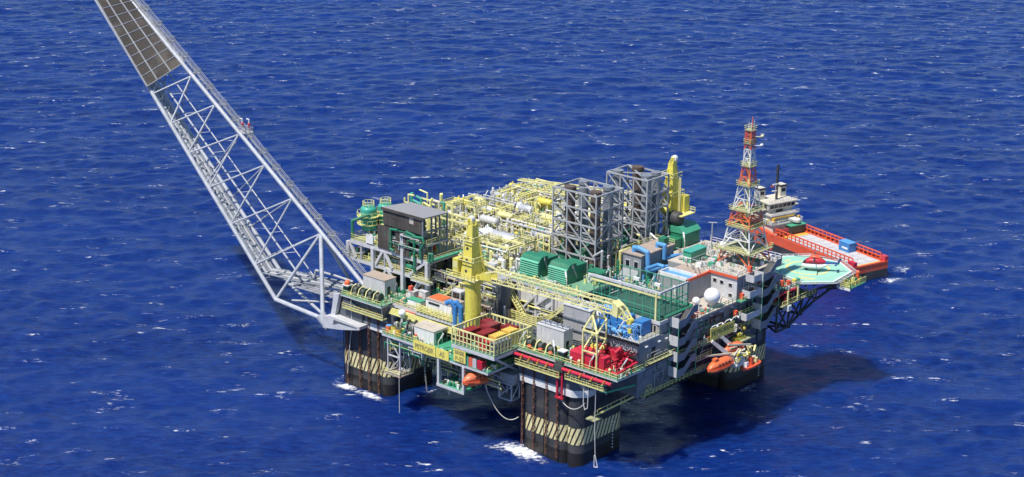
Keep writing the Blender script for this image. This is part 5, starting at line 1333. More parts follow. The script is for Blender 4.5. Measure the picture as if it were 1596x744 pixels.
for k in range(22):
    x, y, z = rr.uniform(22.4, 24.8), rr.uniform(28.5, 38.6), rr.uniform(17.6, 21.2)
    part(dv, 'gear', MB().path([(x, y, z), (x + rr.uniform(-.8, .8), y + rr.uniform(-1, 1.6), z + rr.uniform(.3, 1.8)), (x + rr.uniform(-1, 1), y + rr.uniform(-.5, 1.9), z + .6)], rr.uniform(.16, .3), 6), rr.choice(['yellow_pale', 'yellow_pale', 'white', 'yellow', 'cream']))
part(dv, 'winch', MB().drum((20.4, 36.8, 22.9), (20.4, 38.2, 22.9), .5).box(19.6, 21.2, 35.6, 39, 21.8, 22.3).ball((20.6, 39.0, 24.2), .6, 8, 5), 'yellow')
part(dv, 'floor', MB().box(18.2, 22, 34.5, 42, 21.5, 21.79), 'grating')
strut(dv, 'spreader', (21.4, 22.2, 21.9), (23.6, 31.8, 20.6), .36, 'cream', True); strut(dv, 'spreader', (22.0, 30.4, 22.6), (23.8, 37.4, 21.2), .36, 'cream', True)

# ------------------------------------------------------------------ radio mast
ms = thing('radio_mast', 'tall orange and white banded lattice radio mast on the roof', 'mast', (13.6, 48.6, 37))
mx, my = 13.4, 48.4
zz = [37.2, 40.6, 46.2, 50.2, 56.4, 61.0, 65.4, 68.2, 70.0]
hw = lambda z: 3.3 * (1 - min(1, (z - 37.2) / 26)) ** 1.3 + 1.25 - .012 * (z - 37.2)
colr = ['orange', 'white', 'orange', 'white', 'orange', 'white', 'orange_red', 'orange_red']
sub = []
for k in range(len(zz) - 1):
    n = 2 if k else 1
    for j in range(n): sub.append((zz[k] + (zz[k + 1] - zz[k]) * j / n, zz[k] + (zz[k + 1] - zz[k]) * (j + 1) / n, colr[k]))
cs = [(-1, -1), (1, -1), (1, 1), (-1, 1)]
for z0, z1, m in sub:
    a, b = hw(z0), hw(z1); t = .28 if z0 < 50 else .2
    for i in range(4):
        p, q = cs[i], cs[(i + 1) % 4]
        strut(ms, 'leg', (mx + p[0] * a, my + p[1] * a, z0), (mx + p[0] * b, my + p[1] * b, z1), t, m, True)
        strut(ms, 'beam', (mx + p[0] * b, my + p[1] * b, z1), (mx + q[0] * b, my + q[1] * b, z1), t * .7, m, True)
        mid = ((p[0] + q[0]) / 2 * b + mx, (p[1] + q[1]) / 2 * b + my, z1)
        strut(ms, 'brace', (mx + p[0] * a, my + p[1] * a, z0), mid, t * .75, m, True); strut(ms, 'brace', (mx + q[0] * a, my + q[1] * a, z0), mid, t * .75, m, True)
for z, e in ((40.6, 1.1), (46.4, .6), (50.4, .7), (56.5, .5), (61.2, .4), (66.8, .3), (70.0, .3)):
    w = hw(z) + e; f = part(ms, 'platform', MB().box(mx - w, mx + w, my - w, my + w, z, z + .12), 'grating')
    rl = MB(); rail_pts(rl, [(mx - w, my - w, z + .1), (mx + w, my - w, z + .1), (mx + w, my + w, z + .1), (mx - w, my + w, z + .1)], 1.0, 1.6, .08, 2, True); part(f, 'railing', rl, 'yellow_rail')
part(ms, 'cable_ladder', MB().box(mx - .25, mx + .25, my + .2, my + .3, 37.2, 70), 'yellow_pale')
for k, (dx, h, m) in enumerate(((.7, 3.4, 'orange'), (.1, 1.8, 'white'), (-.8, 1.6, 'white'), (.4, 2.2, 'grey'))): strut(ms, 'antenna', (mx + dx, my + (k - 1) * .4, 70.0), (mx + dx, my + (k - 1) * .4, 70.0 + h), .11, m)
for z, dy in ((66.4, 1), (68.6, 1)):
    part(ms, 'side_arm', MB().bar((mx + .9, my, z), (mx + 2.9, my + 1.2, z), .14).tube((mx + 2.4, my + 1.0, z + .1), (mx + 2.9, my + 1.25, z + .3), .32, n=8), 'yellow_pale' if z > 67 else 'white')
wm = thing('whip_mast', 'thin grey whip mast with crossbar left of the radio mast', 'mast', (1.5, 51.6, 36.9)); strut(wm, 'pole', (1.5, 51.6, 36.9), (1.5, 51.6, 43.8), .16, 'grey'); strut(wm, 'crossbar', (.6, 51.2, 43.7), (2.5, 52.2, 43.8), .14, 'grey')

# ------------------------------------------------------------------ helideck and helicopter
hd = thing('helideck', 'pale green octagonal helideck with a faded yellow ring', 'helideck', (18.4, 70.5, 31))
oc = [(8.4, 66.5), (8.1, 75.0), (12.7, 79.9), (21.7, 80.4), (27.7, 76.0), (28.6, 65.9), (23.1, 60.2), (13.6, 62.1)]
ocx, ocy = sum(p[0] for p in oc) / 8, sum(p[1] for p in oc) / 8
def sc(k): return [(ocx + (p[0] - ocx) * k, ocy + (p[1] - ocy) * k) for p in oc][::-1]
part(hd, 'deck_plate', MB().prism(sc(1.0), 30.4, 31.0), 'heli_green')
def ringmesh(outer, inner, z, n):
    mb = MB(); vs = [(*p, z) for p in outer] + [(*p, z) for p in inner]
    return mb.add(vs, [(i, (i + 1) % n, n + (i + 1) % n, n + i) for i in range(n)])
part(hd, 'edge_line', ringmesh(sc(.995), sc(.955), 31.006, 8), 'white_clean')
circ = lambda r: [(ocx + r * math.cos(2 * PI * k / 40), ocy + r * math.sin(2 * PI * k / 40)) for k in range(40)]
part(hd, 'aiming_ring', ringmesh(circ(5.6), circ(4.9), 31.010, 40), 'heli_mark')
part(hd, 'letter_mark', MB().extrude([(ocx - 1.7, ocy - 1.6, 31.004), (ocx - 1.2, ocy - 1.6, 31.004), (ocx - 1.2, ocy + 1.6, 31.004), (ocx - 1.7, ocy + 1.6, 31.004)], (0, 0, .01)).extrude([(ocx + 1.2, ocy - 1.6, 31.004), (ocx + 1.7, ocy - 1.6, 31.004), (ocx + 1.7, ocy + 1.6, 31.004), (ocx + 1.2, ocy + 1.6, 31.004)], (0, 0, .01)).extrude([(ocx - 1.19, ocy - .25, 31.004), (ocx + 1.19, ocy - .25, 31.004), (ocx + 1.19, ocy + .25, 31.004), (ocx - 1.19, ocy + .25, 31.004)], (0, 0, .01)), 'heli_mark')
part(hd, 'letter_mark', MB().obox((ocx + 4, ocy - 6.8), 4.4, .7, 31.004, 31.014, .3).obox((ocx + 4.4, ocy - 7.8), 3.4, .5, 31.004, 31.014, .3).obox((ocx - 7.0, ocy + 1.5), 2.6, .6, 31.004, 31.014, 1.5), 'heli_mark')
nf = MB()
o1, o2 = sc(1.0), sc(1.12)
for i in range(8):
    a, b, c, d = Vector((*o1[i], 30.7)), Vector((*o1[(i + 1) % 8], 30.7)), Vector((*o2[(i + 1) % 8], 31.0)), Vector((*o2[i], 31.0))
    nf.bar(d, c, .14)
    for k in range(5): nf.bar(a.lerp(b, k / 5), d.lerp(c, k / 5), .1)
part(hd, 'net_frame', nf, 'light_grey')
part(hd, 'net', ringmesh(sc(1.12), sc(1.0), 30.85, 8), 'wire')
for k in range(8):
    p = oc[k]; strut(hd, 'prop', ((ocx + 2 * p[0]) / 3, (ocy + 2 * p[1]) / 3, 30.4), ((ocx * 3 + p[0]) / 4, (ocy * 3 + p[1]) / 4, 27.2), .34, 'dark_steel', True)
tr = thing('helideck_truss', 'dark steel truss carrying the helideck out over the sea', 'truss', (20, 62, 25))
for x in (14.5, 22.5):
    T_ = [(x, 50.2, 26.8), (x, 56, 26.8), (x, 62, 26.8), (x, 68, 27.0), (x + 1.5, 76, 27.2)]; Bt = [(x, 50.2, 20.4), (x, 55.4, 20.4), (x, 60.6, 22.4), (x + .6, 67, 24.8), (x + 1.5, 75, 26.8)]
    for Q, m in ((T_, .55), (Bt, .6)):
        for a, b in zip(Q, Q[1:]): strut(tr, 'chord', a, b, m * .75, 'dark_steel', True)
    for i in range(4): strut(tr, 'brace', T_[i], Bt[i + 1], .4, 'dark_steel', True); strut(tr, 'post', T_[i], Bt[i], .4, 'dark_steel', True)
    for i in range(3): strut(tr, 'brace', Bt[i], T_[i + 1], .36, 'dark_steel', True)
for y, z in ((55.6, 20.4), (60.8, 22.4), (67, 25.0)): strut(tr, 'beam', (14.5, y, z), (23.1, y, z), .5, 'dark_steel', True)
strut(tr, 'beam', (14.5, 50.3, 20.4), (22.5, 55.4, 20.4), .4, 'dark_steel', True); strut(tr, 'beam', (22.5, 50.3, 20.4), (14.5, 55.4, 20.4), .4, 'dark_steel', True)
part(tr, 'walk_floor', MB().box(13.5, 23.6, 51, 66, 26.81, 27.0), 'grating')
rl = MB(); rail_pts(rl, [(23.5, 51, 27), (23.5, 66, 27)], 1.2, 1.5, .12); part(tr, 'railing', rl, 'yellow_rail')
part(tr, 'white_box', MB().box(22.4, 24.0, 53.0, 54.4, 25.4, 26.8), 'white')
part(tr, 'back_wall', MB().box(12.6, 13.4, 51, 56, 26, 30.2), 'dark_steel')
fo = thing('foam_monitor', 'red fire fighting pipes and tanks below the helideck edge', 'fire pump', (21, 57, 27))
rr = random.Random(9)
part(fo, 'pipe', MB().path([(20.4, 50.2, 28.2), (22.6, 52.8, 30.0), (22.8, 57.6, 30.0), (22.8, 59.4, 28.0)], .33, 8), 'red')
for k in range(9): x, y = rr.uniform(19, 23), rr.uniform(53, 60); part(fo, 'pipe', MB().path([(x, y, 27.02), (x, y, 27.6 + rr.uniform(0, 1.6)), (x + rr.uniform(-1, 1), y + rr.uniform(.5, 2), 28 + rr.uniform(0, .8))], .28, 8), 'red')
for y in (53.6, 58): strut(fo, 'frame_post', (23.3, y, 27), (23.3, y, 30.4), .34, 'yellow_pale', True)
part(fo, 'tank', MB().drum((20, 55, 28), (20, 58, 28), .7), 'red')
sp_ = thing('side_platform', 'small yellow railed platform at the seaward corner of the helideck', 'platform', (30, 72, 29))
part(sp_, 'floor', MB().box(27.9, 31.4, 69.0, 76.5, 28.7, 28.9), 'green_pale'); part(sp_, 'edge_beam', MB().box(27.8, 31.5, 68.8, 68.99, 28.4, 29.0), 'white')
rl = MB(); rail_pts(rl, [(27.9, 69, 28.9), (31.4, 69, 28.9), (31.4, 76.5, 28.9)], 1.5, 1.0, .14, 3); part(sp_, 'railing', rl, 'yellow_rail')
part(sp_, 'monitor', MB().tube((30.2, 74.4, 28.9), (30.2, 74.4, 31.6), .5).ball((30.2, 74.4, 31.7), .6, 8, 5), 'orange_red')
for k in range(5): part(sp_, 'valve', MB().tube((28.6 + .5 * k, 71 + k, 28.9), (28.6 + .5 * k, 71 + k, 30.6), .3), ['yellow', 'green', 'yellow_pale', 'green', 'yellow'][k])
strut(sp_, 'prop', (29.5, 70, 28.7), (24, 70.4, 26.9), .4, 'dark_steel', True)
fx = thing('stair_head_clutter', 'red bins and pale rails where the stairs meet the helideck', 'deck gear', (20, 55, 31))
part(fx, 'floor', MB().box(12, 22.6, 53, 61, 29.9, 30.1), 'deck_green')
for k, (x, y, m) in enumerate(((19.6, 56.2, 'orange_red'), (20.8, 57.4, 'orange_red'), (21.2, 59.4, 'yellow'), (18, 55, 'white'), (21.6, 60.4, 'green_pale'))): part(fx, 'bin', MB().tube((x, y, 30.1), (x, y, 31.6), .6, n=10), m)
rl = MB(); rail_pts(rl, [(13, 53.1, 30.1), (22.5, 53.1, 30.1), (22.5, 61, 30.1)], 1.2, 1.4, .13); part(fx, 'railing', rl, 'light_grey')

# helicopter, nose to the left
hc = thing('helicopter', 'red white and blue helicopter parked on the green helideck', 'helicopter', (19.5, 69.6, 31))
hx = Vector((.88, .475, 0)); hs = Vector((-.475, .88, 0)); h0 = Vector((17.4, 68.4, 31.75))          # h0: nose
def hr(s, w, zb, zt, zm=None):
    zm = (zb + zt) / 2 if zm is None else zm
    return [h0 + hx * s + hs * (w * a * 1.25) + Vector((0, 0, (zb + (zt - zb) * b) * 1.3)) for a, b in ((-.6, 0), (.6, 0), (1, .35), (.9, .72), (.5, 1), (-.5, 1), (-.9, .72), (-1, .35))]
part(hc, 'lower_fuselage', MB().loft([hr(0, .15, .45, .6), hr(.5, .65, .15, .95), (hr(1.5, .95, 0, 1.05)), hr(4.6, .95, 0, 1.05), hr(5.6, .75, .25, 1.1), hr(6.4, .4, .6, 1.15)]), 'white_clean')
part(hc, 'upper_fuselage', MB().loft([hr(.35, .4, .85, 1.0), hr(1.2, .85, .95, 1.65), hr(2.2, .92, 1.0, 2.05), hr(4.2, .9, 1.0, 2.1), hr(5.4, .7, 1.05, 1.8), hr(6.2, .3, 1.1, 1.4)]), 'red')
part(hc, 'engine_cowl', MB().loft([hr(2.0, .45, 1.9, 2.2), hr(2.7, .6, 2.0, 2.6), hr(4.0, .6, 2.0, 2.5), hr(5.2, .4, 1.7, 2.0)]), 'orange_red')
part(hc, 'tail_boom', MB().loft([hr(5.4, .5, .8, 1.5), hr(7.2, .3, 1.0, 1.45), hr(9.3, .18, 1.15, 1.45)]), 'accent_blue')
part(hc, 'tail_boom_belly', MB().loft([hr(5.2, .51, .55, 1.0), hr(7.4, .28, .85, 1.12), hr(8.8, .17, 1.05, 1.2)]), 'white_clean')
part(hc, 'tail_fin', MB().extrude([h0 + hx * 8.7 + Vector((0, 0, 1.3)), h0 + hx * 9.3 + Vector((0, 0, 1.3)), h0 + hx * 9.9 + Vector((0, 0, 2.9)), h0 + hx * 9.4 + Vector((0, 0, 2.9))], hs * .14), 'accent_blue')
part(hc, 'stabiliser', MB().extrude([h0 + hx * 8.3 + hs * -1.3 + Vector((0, 0, 1.3)), h0 + hx * 8.9 + hs * -1.3 + Vector((0, 0, 1.3)), h0 + hx * 8.9 + hs * 1.3 + Vector((0, 0, 1.3)), h0 + hx * 8.3 + hs * 1.3 + Vector((0, 0, 1.3))], (0, 0, .08)), 'accent_blue')
wn = MB().loft([hr(.5, .52, 1.0, 1.2), hr(1.15, .87, 1.12, 1.6)])
part(hc, 'windscreen', wn, 'glass_dark')
ro = part(hc, 'rotor_mast', MB().tube(h0 + hx * 3.2 + Vector((0, 0, 2.5)), h0 + hx * 3.2 + Vector((0, 0, 3.0)), .18), 'dark_steel')
for k in range(4):
    a = k * PI / 2 + .5; d = Vector((math.cos(a), math.sin(a), 0)); c0 = h0 + hx * 3.2 + Vector((0, 0, 2.98))
    part(ro, 'rotor_blade', MB().bar(c0 + d * .2, c0 + d * 5.0 + Vector((0, 0, -.25)), .26, .05), 'dark_steel')
tr_ = MB(); c0 = h0 + hx * 9.7 + Vector((0, 0, 2.7)) + hs * -.2
for k in range(2): d = Vector((hx.x * math.cos(k * 1.57 + .6), hx.y * math.cos(k * 1.57 + .6), math.sin(k * 1.57 + .6))); tr_.bar(c0 - d * .9, c0 + d * .9, .14, .06)
part(hc, 'tail_rotor', tr_, 'dark_steel')
for s_, w in ((1.4, 0), (4.4, .9), (4.4, -.9)):
    p = h0 + hx * s_ + hs * w; g_ = part(hc, 'landing_leg', MB().tube(p + Vector((0, 0, .3)), p + Vector((0, 0, -.45)), .09), 'light_grey'); part(g_, 'wheel', MB().tube(p + Vector((0, 0, -.43)) - hs * .12, p + Vector((0, 0, -.43)) + hs * .12, .3, n=10), 'rubber')
# ------------------------------------------------------------------ crowded process area
PZ = 33.0
rr = random.Random(77)
modules = [(-76, -55, 14, 30), (-54, -33, 13.2, 29), (-76, -55, 31, 50), (-54, -32.4, 30, 49), (-76, -55, 51, 72), (-54, -32.4, 50, 72)]
where = ['behind the brown panelled module', 'behind the crane tower', 'in the middle of the left sea edge', 'left of the near exhaust tower', 'at the far left corner', 'at the far edge left of the far exhaust tower']
for k, (x0, x1, y0, y1) in enumerate(modules):
    m = thing('process_skid', 'process deck full of pipes ' + where[k], 'process skid', ((x0 + x1) / 2, (y0 + y1) / 2, PZ))
    floor(m, x0, x1, y0, y1, PZ, 'grating', .8, 'flrb', 'yellow_rail')
    for x in (x0 + 1, x1 - 1):
        for y in (y0 + 1, y1 - 1): strut(m, 'leg', (x, y, 24.6), (x, y, PZ - .8), .7, 'light_grey', True)
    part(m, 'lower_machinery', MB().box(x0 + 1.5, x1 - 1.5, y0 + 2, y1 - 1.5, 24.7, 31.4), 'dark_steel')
    # long pipe runs in both directions at several heights
    for j in range(26):
        z = PZ + rr.choice((.5, .9, 2.6, 3.0, 4.2)); r = rr.uniform(.09, .28); mt = rr.choice(['yellow_pale', 'yellow_rail', 'silver', 'white', 'cream', 'light_grey', 'silver', 'deck_tan', 'green_pale', 'white', 'light_grey', 'yellow_pale', 'grey'])
        if j % 2: y = rr.uniform(y0 + .5, y1 - .5); pts = [(x0 + rr.uniform(.3, 6), y, PZ), (0, y, z), (x1 - rr.uniform(.3, 6), y, z), (0, y + rr.uniform(.5, 3), z + .6)]; pts[1] = (pts[0][0], y, z); pts[3] = (pts[2][0], pts[3][1], pts[3][2])
        else: x = rr.uniform(x0 + .5, x1 - .5); pts = [(x, y0 + rr.uniform(.3, 5), PZ), (x, 0, z), (x, y1 - rr.uniform(.3, 5), z)]; pts[1] = (x, pts[0][1], z)
        part(m, 'pipe', MB().path(pts, r, 7), mt)
    for j in range(44):
        x, y = rr.uniform(x0 + .6, x1 - .6), rr.uniform(y0 + .6, y1 - .6); h = rr.uniform(1.4, 4.4)
        mb = MB().tube((x, y, PZ), (x, y, PZ + h), rr.uniform(.09, .34), n=7)
        if j % 3 == 0: mb.path([(x, y, PZ + h), (x + rr.uniform(-1.5, 1.5), y, PZ + h), (x + 1.6, y + .8, PZ + h * .4)], .18, 6)
        part(m, 'riser', mb, rr.choice(['yellow_pale', 'silver', 'yellow_rail', 'white', 'green_pale', 'light_grey', 'yellow', 'cream', 'grey', 'white', 'duct_brown', 'teal']))
    for j in range(10):
        x, y = rr.uniform(x0 + 1, x1 - 1), rr.uniform(y0 + 1, y1 - 1); s = rr.uniform(.5, 1.3)
        part(m, 'cabinet', MB().box(x - s, x + s, y - .6, y + .6, PZ + .02, PZ + rr.uniform(.8, 2.4)), rr.choice(['deck_tan', 'light_grey', 'green', 'grey', 'white', 'roof_tan', 'yellow_rail']))
    # portal frames
    for j in range(3):
        xa = x0 + 2 + j * (x1 - x0 - 6) / 2.2; ya = y0 + rr.uniform(2, y1 - y0 - 7); H = rr.uniform(3.6, 5.4) * (.62 if k > 3 else 1); wx, wy = rr.uniform(3, 5), rr.uniform(3, 5)
        q = [(xa, ya), (xa + wx, ya), (xa + wx, ya + wy), (xa, ya + wy)]; mt = 'yellow_pale'
        for i in range(4):
            strut(m, 'portal_post', (*q[i], PZ), (*q[i], PZ + H), .32, mt, True); strut(m, 'portal_beam', (*q[i], PZ + H), (*q[(i + 1) % 4], PZ + H), .32, mt, True)
        strut(m, 'portal_beam', (*q[0], PZ + H * .55), (*q[1], PZ + H * .55), .24, mt, True)
        up = part(m, 'upper_floor', MB().box(xa, xa + wx, ya, ya + wy, PZ + H * .55 - .3, PZ + H * .55 - .15), 'grating')
        rl = MB(); rail_pts(rl, [(*p, PZ + H) for p in q], .9, 1.2, .11, 2, True); part(m, 'railing', rl, 'yellow_rail')

def vessel(x, y, z, L, r, ang, mat, label, grp):
    v = thing('pressure_vessel', label, 'vessel', (x, y, z), grp)
    d = Vector((math.cos(ang), math.sin(ang), 0)); c = Vector((x, y, z + r + .8))
    part(v, 'shell', MB().drum(c - d * L / 2, c + d * L / 2, r, 14), mat)
    for s_ in (-.3, .3):
        p = c + d * L * s_; n = Vector((-d.y, d.x, 0))
        part(v, 'saddle', MB().extrude([p - n * r * .8 - Vector((0, 0, r + .78)), p + n * r * .8 - Vector((0, 0, r + .78)), p + n * r * .9, p - n * r * .9], d * .35), 'yellow_rail' if mat.startswith('yellow') else 'grey')
    nz = MB()
    for s_ in (-.35, 0, .3): p = c + d * L * s_; nz.tube(p + Vector((0, 0, r * .9)), p + Vector((0, 0, r + .55)), .22, n=7)
    part(v, 'nozzle', nz, mat, kind='stuff')
    b = MB()
    for s_ in (-.25, .25): p = c + d * L * s_; b.tube(p - d * .12, p + d * .12, r + .05, n=14)
    part(v, 'band', b, mat, kind='stuff')
    return v
cols = ['far', 'middle', 'near']
k = 0
for x in np.arange(-73, -36, 8.4):
    for j, y in enumerate(np.arange(33, 72, 7.6)):
        if rr.random() < .12: continue
        k += 1; r = rr.uniform(.7, 1.15); L = rr.uniform(4.0, 6.0)
        mt = ['yellow_pale', 'silver', 'yellow', 'yellow_pale', 'silver', 'yellow', 'light_grey'][k % 7]
        lift = rr.choice((0.02, 1.6, .8))
        vx, vy = x + rr.uniform(-1, 1), y + rr.uniform(-1, 1)
        silver = mt == 'silver'; tone = {'silver': 'silver', 'light_grey': 'pale grey'}.get(mt, 'yellow')
        rowname = ['front', 'second', 'third', 'fourth', 'fifth', 'rear'][min(j, 5)]; place = ['far left', 'left', 'middle', 'right', 'far right'][int((x + 73) / 8.4 + .1)]
        vessel(vx, vy, PZ + lift, L, r, rr.uniform(-.06, .06), mt, f"{tone} drum vessel at the {place} of the {rowname} row in the process area", 'drum vessels in the process area')
vessel(-49.0, 21.0, PZ + .4, 7.0, 2.0, PI / 2 - .25, 'white_clean', 'large white vessel with domed end just right of the crane tower', None)
vessel(-43.0, 24.5, PZ + .2, 8.0, 1.9, .1, 'silver', 'large silver vessel lying behind the white domed one', None)
vessel(-57.5, 27.5, PZ, 3.0, 1.7, PI / 2, 'yellow', 'short fat yellow vessel left of the crane tower head', None)
sv = thing('spherical_tank', 'small white ball tank in the middle of the yellow pipework', 'tank', (-59, 48, PZ)); part(sv, 'shell', MB().ball((-58.6, 48, PZ + 3.4), 1.25, 16, 10), 'white_clean'); part(sv, 'post', MB().tube((-58.6, 48, PZ), (-58.6, 48, PZ + 2.4), .4), 'grey')
gg = thing('green_unit', 'bright green cabinet among the pipes left of the near exhaust tower', 'cabinet', (-44, 38, PZ)); part(gg, 'body', MB().box(-47.5, -42.5, 37, 38.6, PZ + .02, PZ + 2.4), 'green'); part(gg, 'fan', MB().tube((-46, 36.95, PZ + 1.3), (-46, 37, PZ + 1.3), .6).tube((-44, 36.95, PZ + 1.3), (-44, 37, PZ + 1.3), .6), 'dark_steel')
gg2 = thing('green_unit', 'second green cabinet right behind the first by the exhaust tower', 'cabinet', (-41, 44, PZ)); part(gg2, 'body', MB().box(-42, -39, 43.4, 45, PZ + .02, PZ + 2.6), 'green'); part(gg2, 'lid', MB().box(-42.1, -38.9, 43.3, 45.1, PZ + 2.62, PZ + 2.8), 'green_pale')
# pale gas coolers and piping in the middle between crane and hoods
cp = thing('compressor_skid', 'silver compressor piping between the crane tower and green hoods', 'compressor', (-37, 17, PZ))
rr = random.Random(13)
for k in range(34):
    x, y = rr.uniform(-44, -29.5), rr.uniform(11, 25); h = rr.uniform(.8, 3.4)
    part(cp, 'pipe', MB().path([(x, y, PZ - 2), (x, y, PZ + h), (x + rr.uniform(-2.5, 2.5), y, PZ + h), (x + rr.uniform(-2, 2), y + rr.uniform(.2, 1.5), PZ)][: rr.choice((3, 4))], rr.uniform(.2, .55), 8), rr.choice(['silver', 'white', 'light_grey', 'silver', 'grey', 'yellow_pale']))
for k in range(8):
    x, y = rr.uniform(-43, -31), rr.uniform(11, 24); part(cp, 'machine', MB().box(x - 1.2, x + 1.2, y - .8, y + .8, PZ - 2, PZ + rr.uniform(.4, 2)), rr.choice(['light_grey', 'silver', 'white', 'grey']))
floor(cp, -46, -30, 10.4, 25, PZ - 2, 'grating', .6, 'f')
for x in (-45.4, -38, -30.5): strut(cp, 'leg', (x, 10.8, 24.6), (x, 10.8, 30.4), .6, 'light_grey', True)
part(cp, 'under_machinery', MB().box(-45, -31, 12.4, 24, 24.7, 30), 'machine_dark')
for k in range(12): x = -45.5 + k * 1.3; part(cp, 'under_pipe', MB().path([(x, 11.4 + (k % 3) * .3, 24.7), (x, 11.4, 26 + (k * 7 % 5) * .7), (x + 1.4, 11.2, 27)], .3, 6), ['yellow_rail', 'machine_dark', 'green', 'roof_tan', 'grey'][k % 5])
fr = thing('yellow_portal', 'yellow open portal frame in front of the silver vessels', 'frame', (-37, 14, PZ))
q = [(-41.0, 15.4), (-34.2, 15.4), (-34.2, 20.4), (-41.0, 20.4)]
for i in range(4):
    strut(fr, 'post', (*q[i], PZ - 2), (*q[i], PZ + 4.6), .42, 'yellow_pale', True); strut(fr, 'beam', (*q[i], PZ + 4.6), (*q[(i + 1) % 4], PZ + 4.6), .45, 'yellow_pale', True)
strut(fr, 'beam', (-37.6, 15.4, PZ + 4.6), (-37.6, 20.4, PZ + 4.6), .34, 'yellow_pale', True)
fr2 = thing('yellow_portal', 'tall yellow gantry frame straddling the crane tower head', 'frame', (-52, 14, PZ))
q = [(-57.0, 14.6), (-47.2, 14.6), (-47.2, 18.6), (-57, 18.6)]
for i in range(4):
    strut(fr2, 'post', (*q[i], PZ), (*q[i], PZ + 8.2), .36, 'yellow_pale', True); strut(fr2, 'beam', (*q[i], PZ + 8.2), (*q[(i + 1) % 4], PZ + 8.2), .36, 'yellow_pale', True)
lw = thing('ladder_walkway', 'yellow ladder like walkway right of the crane tower', 'walkway', (-38, 11, PZ))
for y in (10.6, 12): strut(lw, 'rail', (-46, y, PZ + 2.0), (-32, y, PZ + .2), .3, 'yellow_pale', True)
for k in range(9): strut(lw, 'rung', (-46 + k * 1.7, 10.6, PZ + 2.0 - k * .22), (-46 + k * 1.7, 12, PZ + 2 - k * .22), .26, 'yellow_pale', True)
yb = thing('yellow_cage', 'yellow open cage left of the near exhaust tower', 'cage', (-35, 31, PZ))
for x in (-36.4, -34.4, -32.4):
    strut(yb, 'post', (x, 29.4, PZ + .2), (x, 29.4, PZ + 4.8), .4, 'yellow_pale', True)
for z in (.4, 2.6, 4.8): strut(yb, 'rail', (-36.4, 29.4, PZ + z), (-32.4, 29.4, PZ + z), .4, 'yellow_pale', True)
# stacked yellow plant above the brown module
yt = thing('yellow_stack_plant', 'tangle of pale yellow vent pipes standing above the brown module roof', 'vent plant', (-64, 16, PZ))
for k in range(16):
    x, y = rr.uniform(-70, -58), rr.uniform(15, 22); h = rr.uniform(8, 12.5)
    part(yt, 'pipe', MB().path([(x, y, PZ), (x, y, PZ + h), (x + rr.uniform(-3.5, 3.5), y + rr.uniform(-1, 1), PZ + h + rr.uniform(-.3, .8))], rr.uniform(.2, .42), 7), rr.choice(['yellow_pale', 'yellow_rail', 'cream', 'teal', 'yellow_pale']))
for z in (6, 9.4): strut(yt, 'beam', (-70, 15.4, PZ + z), (-57, 15.4, PZ + z), .36, 'yellow_pale', True); strut(yt, 'beam', (-70, 21, PZ + z), (-57, 21, PZ + z), .36, 'yellow_pale', True)
for x in (-70, -63.5, -57): strut(yt, 'post', (x, 15.4, PZ), (x, 15.4, PZ + 10.6), .36, 'yellow_pale', True)

# floodlight poles, slanted and white
rr = random.Random(3)
spots = [(-71, 70, 33, 'at the far rear corner of the process area'), (-66, 71, 33, 'at the rear edge of the process area, second from the corner'), (-60, 71, 33, 'at the rear edge of the process area, third from the corner'), (-52, 71, 33, 'at the rear edge of the process area under the far boom'),
 (-75.5, 60, 33, 'on the left sea edge, nearest the rear corner'), (-75.5, 52, 33, 'on the left sea edge, second from the rear corner'), (-75.5, 44, 33, 'on the left sea edge, third from the rear corner'), (-75.5, 36, 33, 'on the left sea edge, nearest the brown roof'),
 (-44, 66, 33, 'behind the near exhaust tower, by the far boom'), (-38, 60, 33, 'between the far boom and the far exhaust tower'), (-58, 40, 33, 'left of the white ball tank'), (-46, 33, 33, 'in front of the first green cabinet'), (-52, 28, 33, 'right of the crane tower among silver vessels'),
 (-33.4, 21, 33, 'left of the first green generator hood'), (-8.4, 21, 33, 'behind the right generator hood'), (-12.6, 12.2, 33, 'at the front of the right generator hood'), (-2.2, 21.6, 33, 'at the back left corner of the netted court'), (3.0, 20.2, 33, 'at the back fence of the netted court'),
 (16.5, 20, 31.2, 'at the right corner of the netted court'), (19.0, 31, 31.2, 'right of the large white dome'), (-1, 30, 31, 'between the court and the annex'), (9.4, 26, 31.2, 'by the annex wall behind the small dome'), (-6, 56, 32.6, 'beside the large dark green housing'), (4, 60, 32.6, 'on the tan far deck strip'),
 (-13, 47, 33, 'behind the grey control block'), (-52.6, 1, 24.7, 'right of the cabin under the boom'), (-8.8, -9, 25, 'at the left corner of the nearest deck'), (1.6, -9, 25, 'left of the green control stand on the nearest deck'), (12.0, -9.2, 25.1, 'in front of the red pump skid'), (18.8, -6.4, 25, 'at the right end of the red pump skid'),
 (6, 1.2, 30.4, 'at the front left of the blue plant'), (12, 1.2, 30.4, 'at the front right of the blue plant'), (16, 46, 37.2, 'on the roof at the mast foot'), (-3.4, 47, 36.9, 'at the left end of the accommodation roof'), (17.2, 54, 30.2, 'where the stairs meet the helideck'), (-30, -14, 20.4, 'behind the long yellow name sign')]
proto = None
for k, (x, y, z, w_) in enumerate(spots):
    if proto is None:
        f = thing('floodlight_pole', 'slanted white floodlight pole ' + w_, 'floodlight', (x, y, z), 'slanted white floodlight poles')
        part(f, 'pole', MB().tube((x, y, z), (x, y, z + 1.9), .12, n=6).tube((x, y, z + 1.9), (x + .9, y + .15, z + 3.4), .13, n=6), 'cream')
        part(f, 'lamp_head', MB().bar((x + .5, y + .1, z + 2.7), (x + 1.2, y + .2, z + 4.0), .36, .26), 'white_clean')
        proto = f
    else: copy_tree(proto, (x, y, z), 0.2 * (k % 4) if k % 3 else 2.4)['label'] = 'slanted white floodlight pole ' + w_

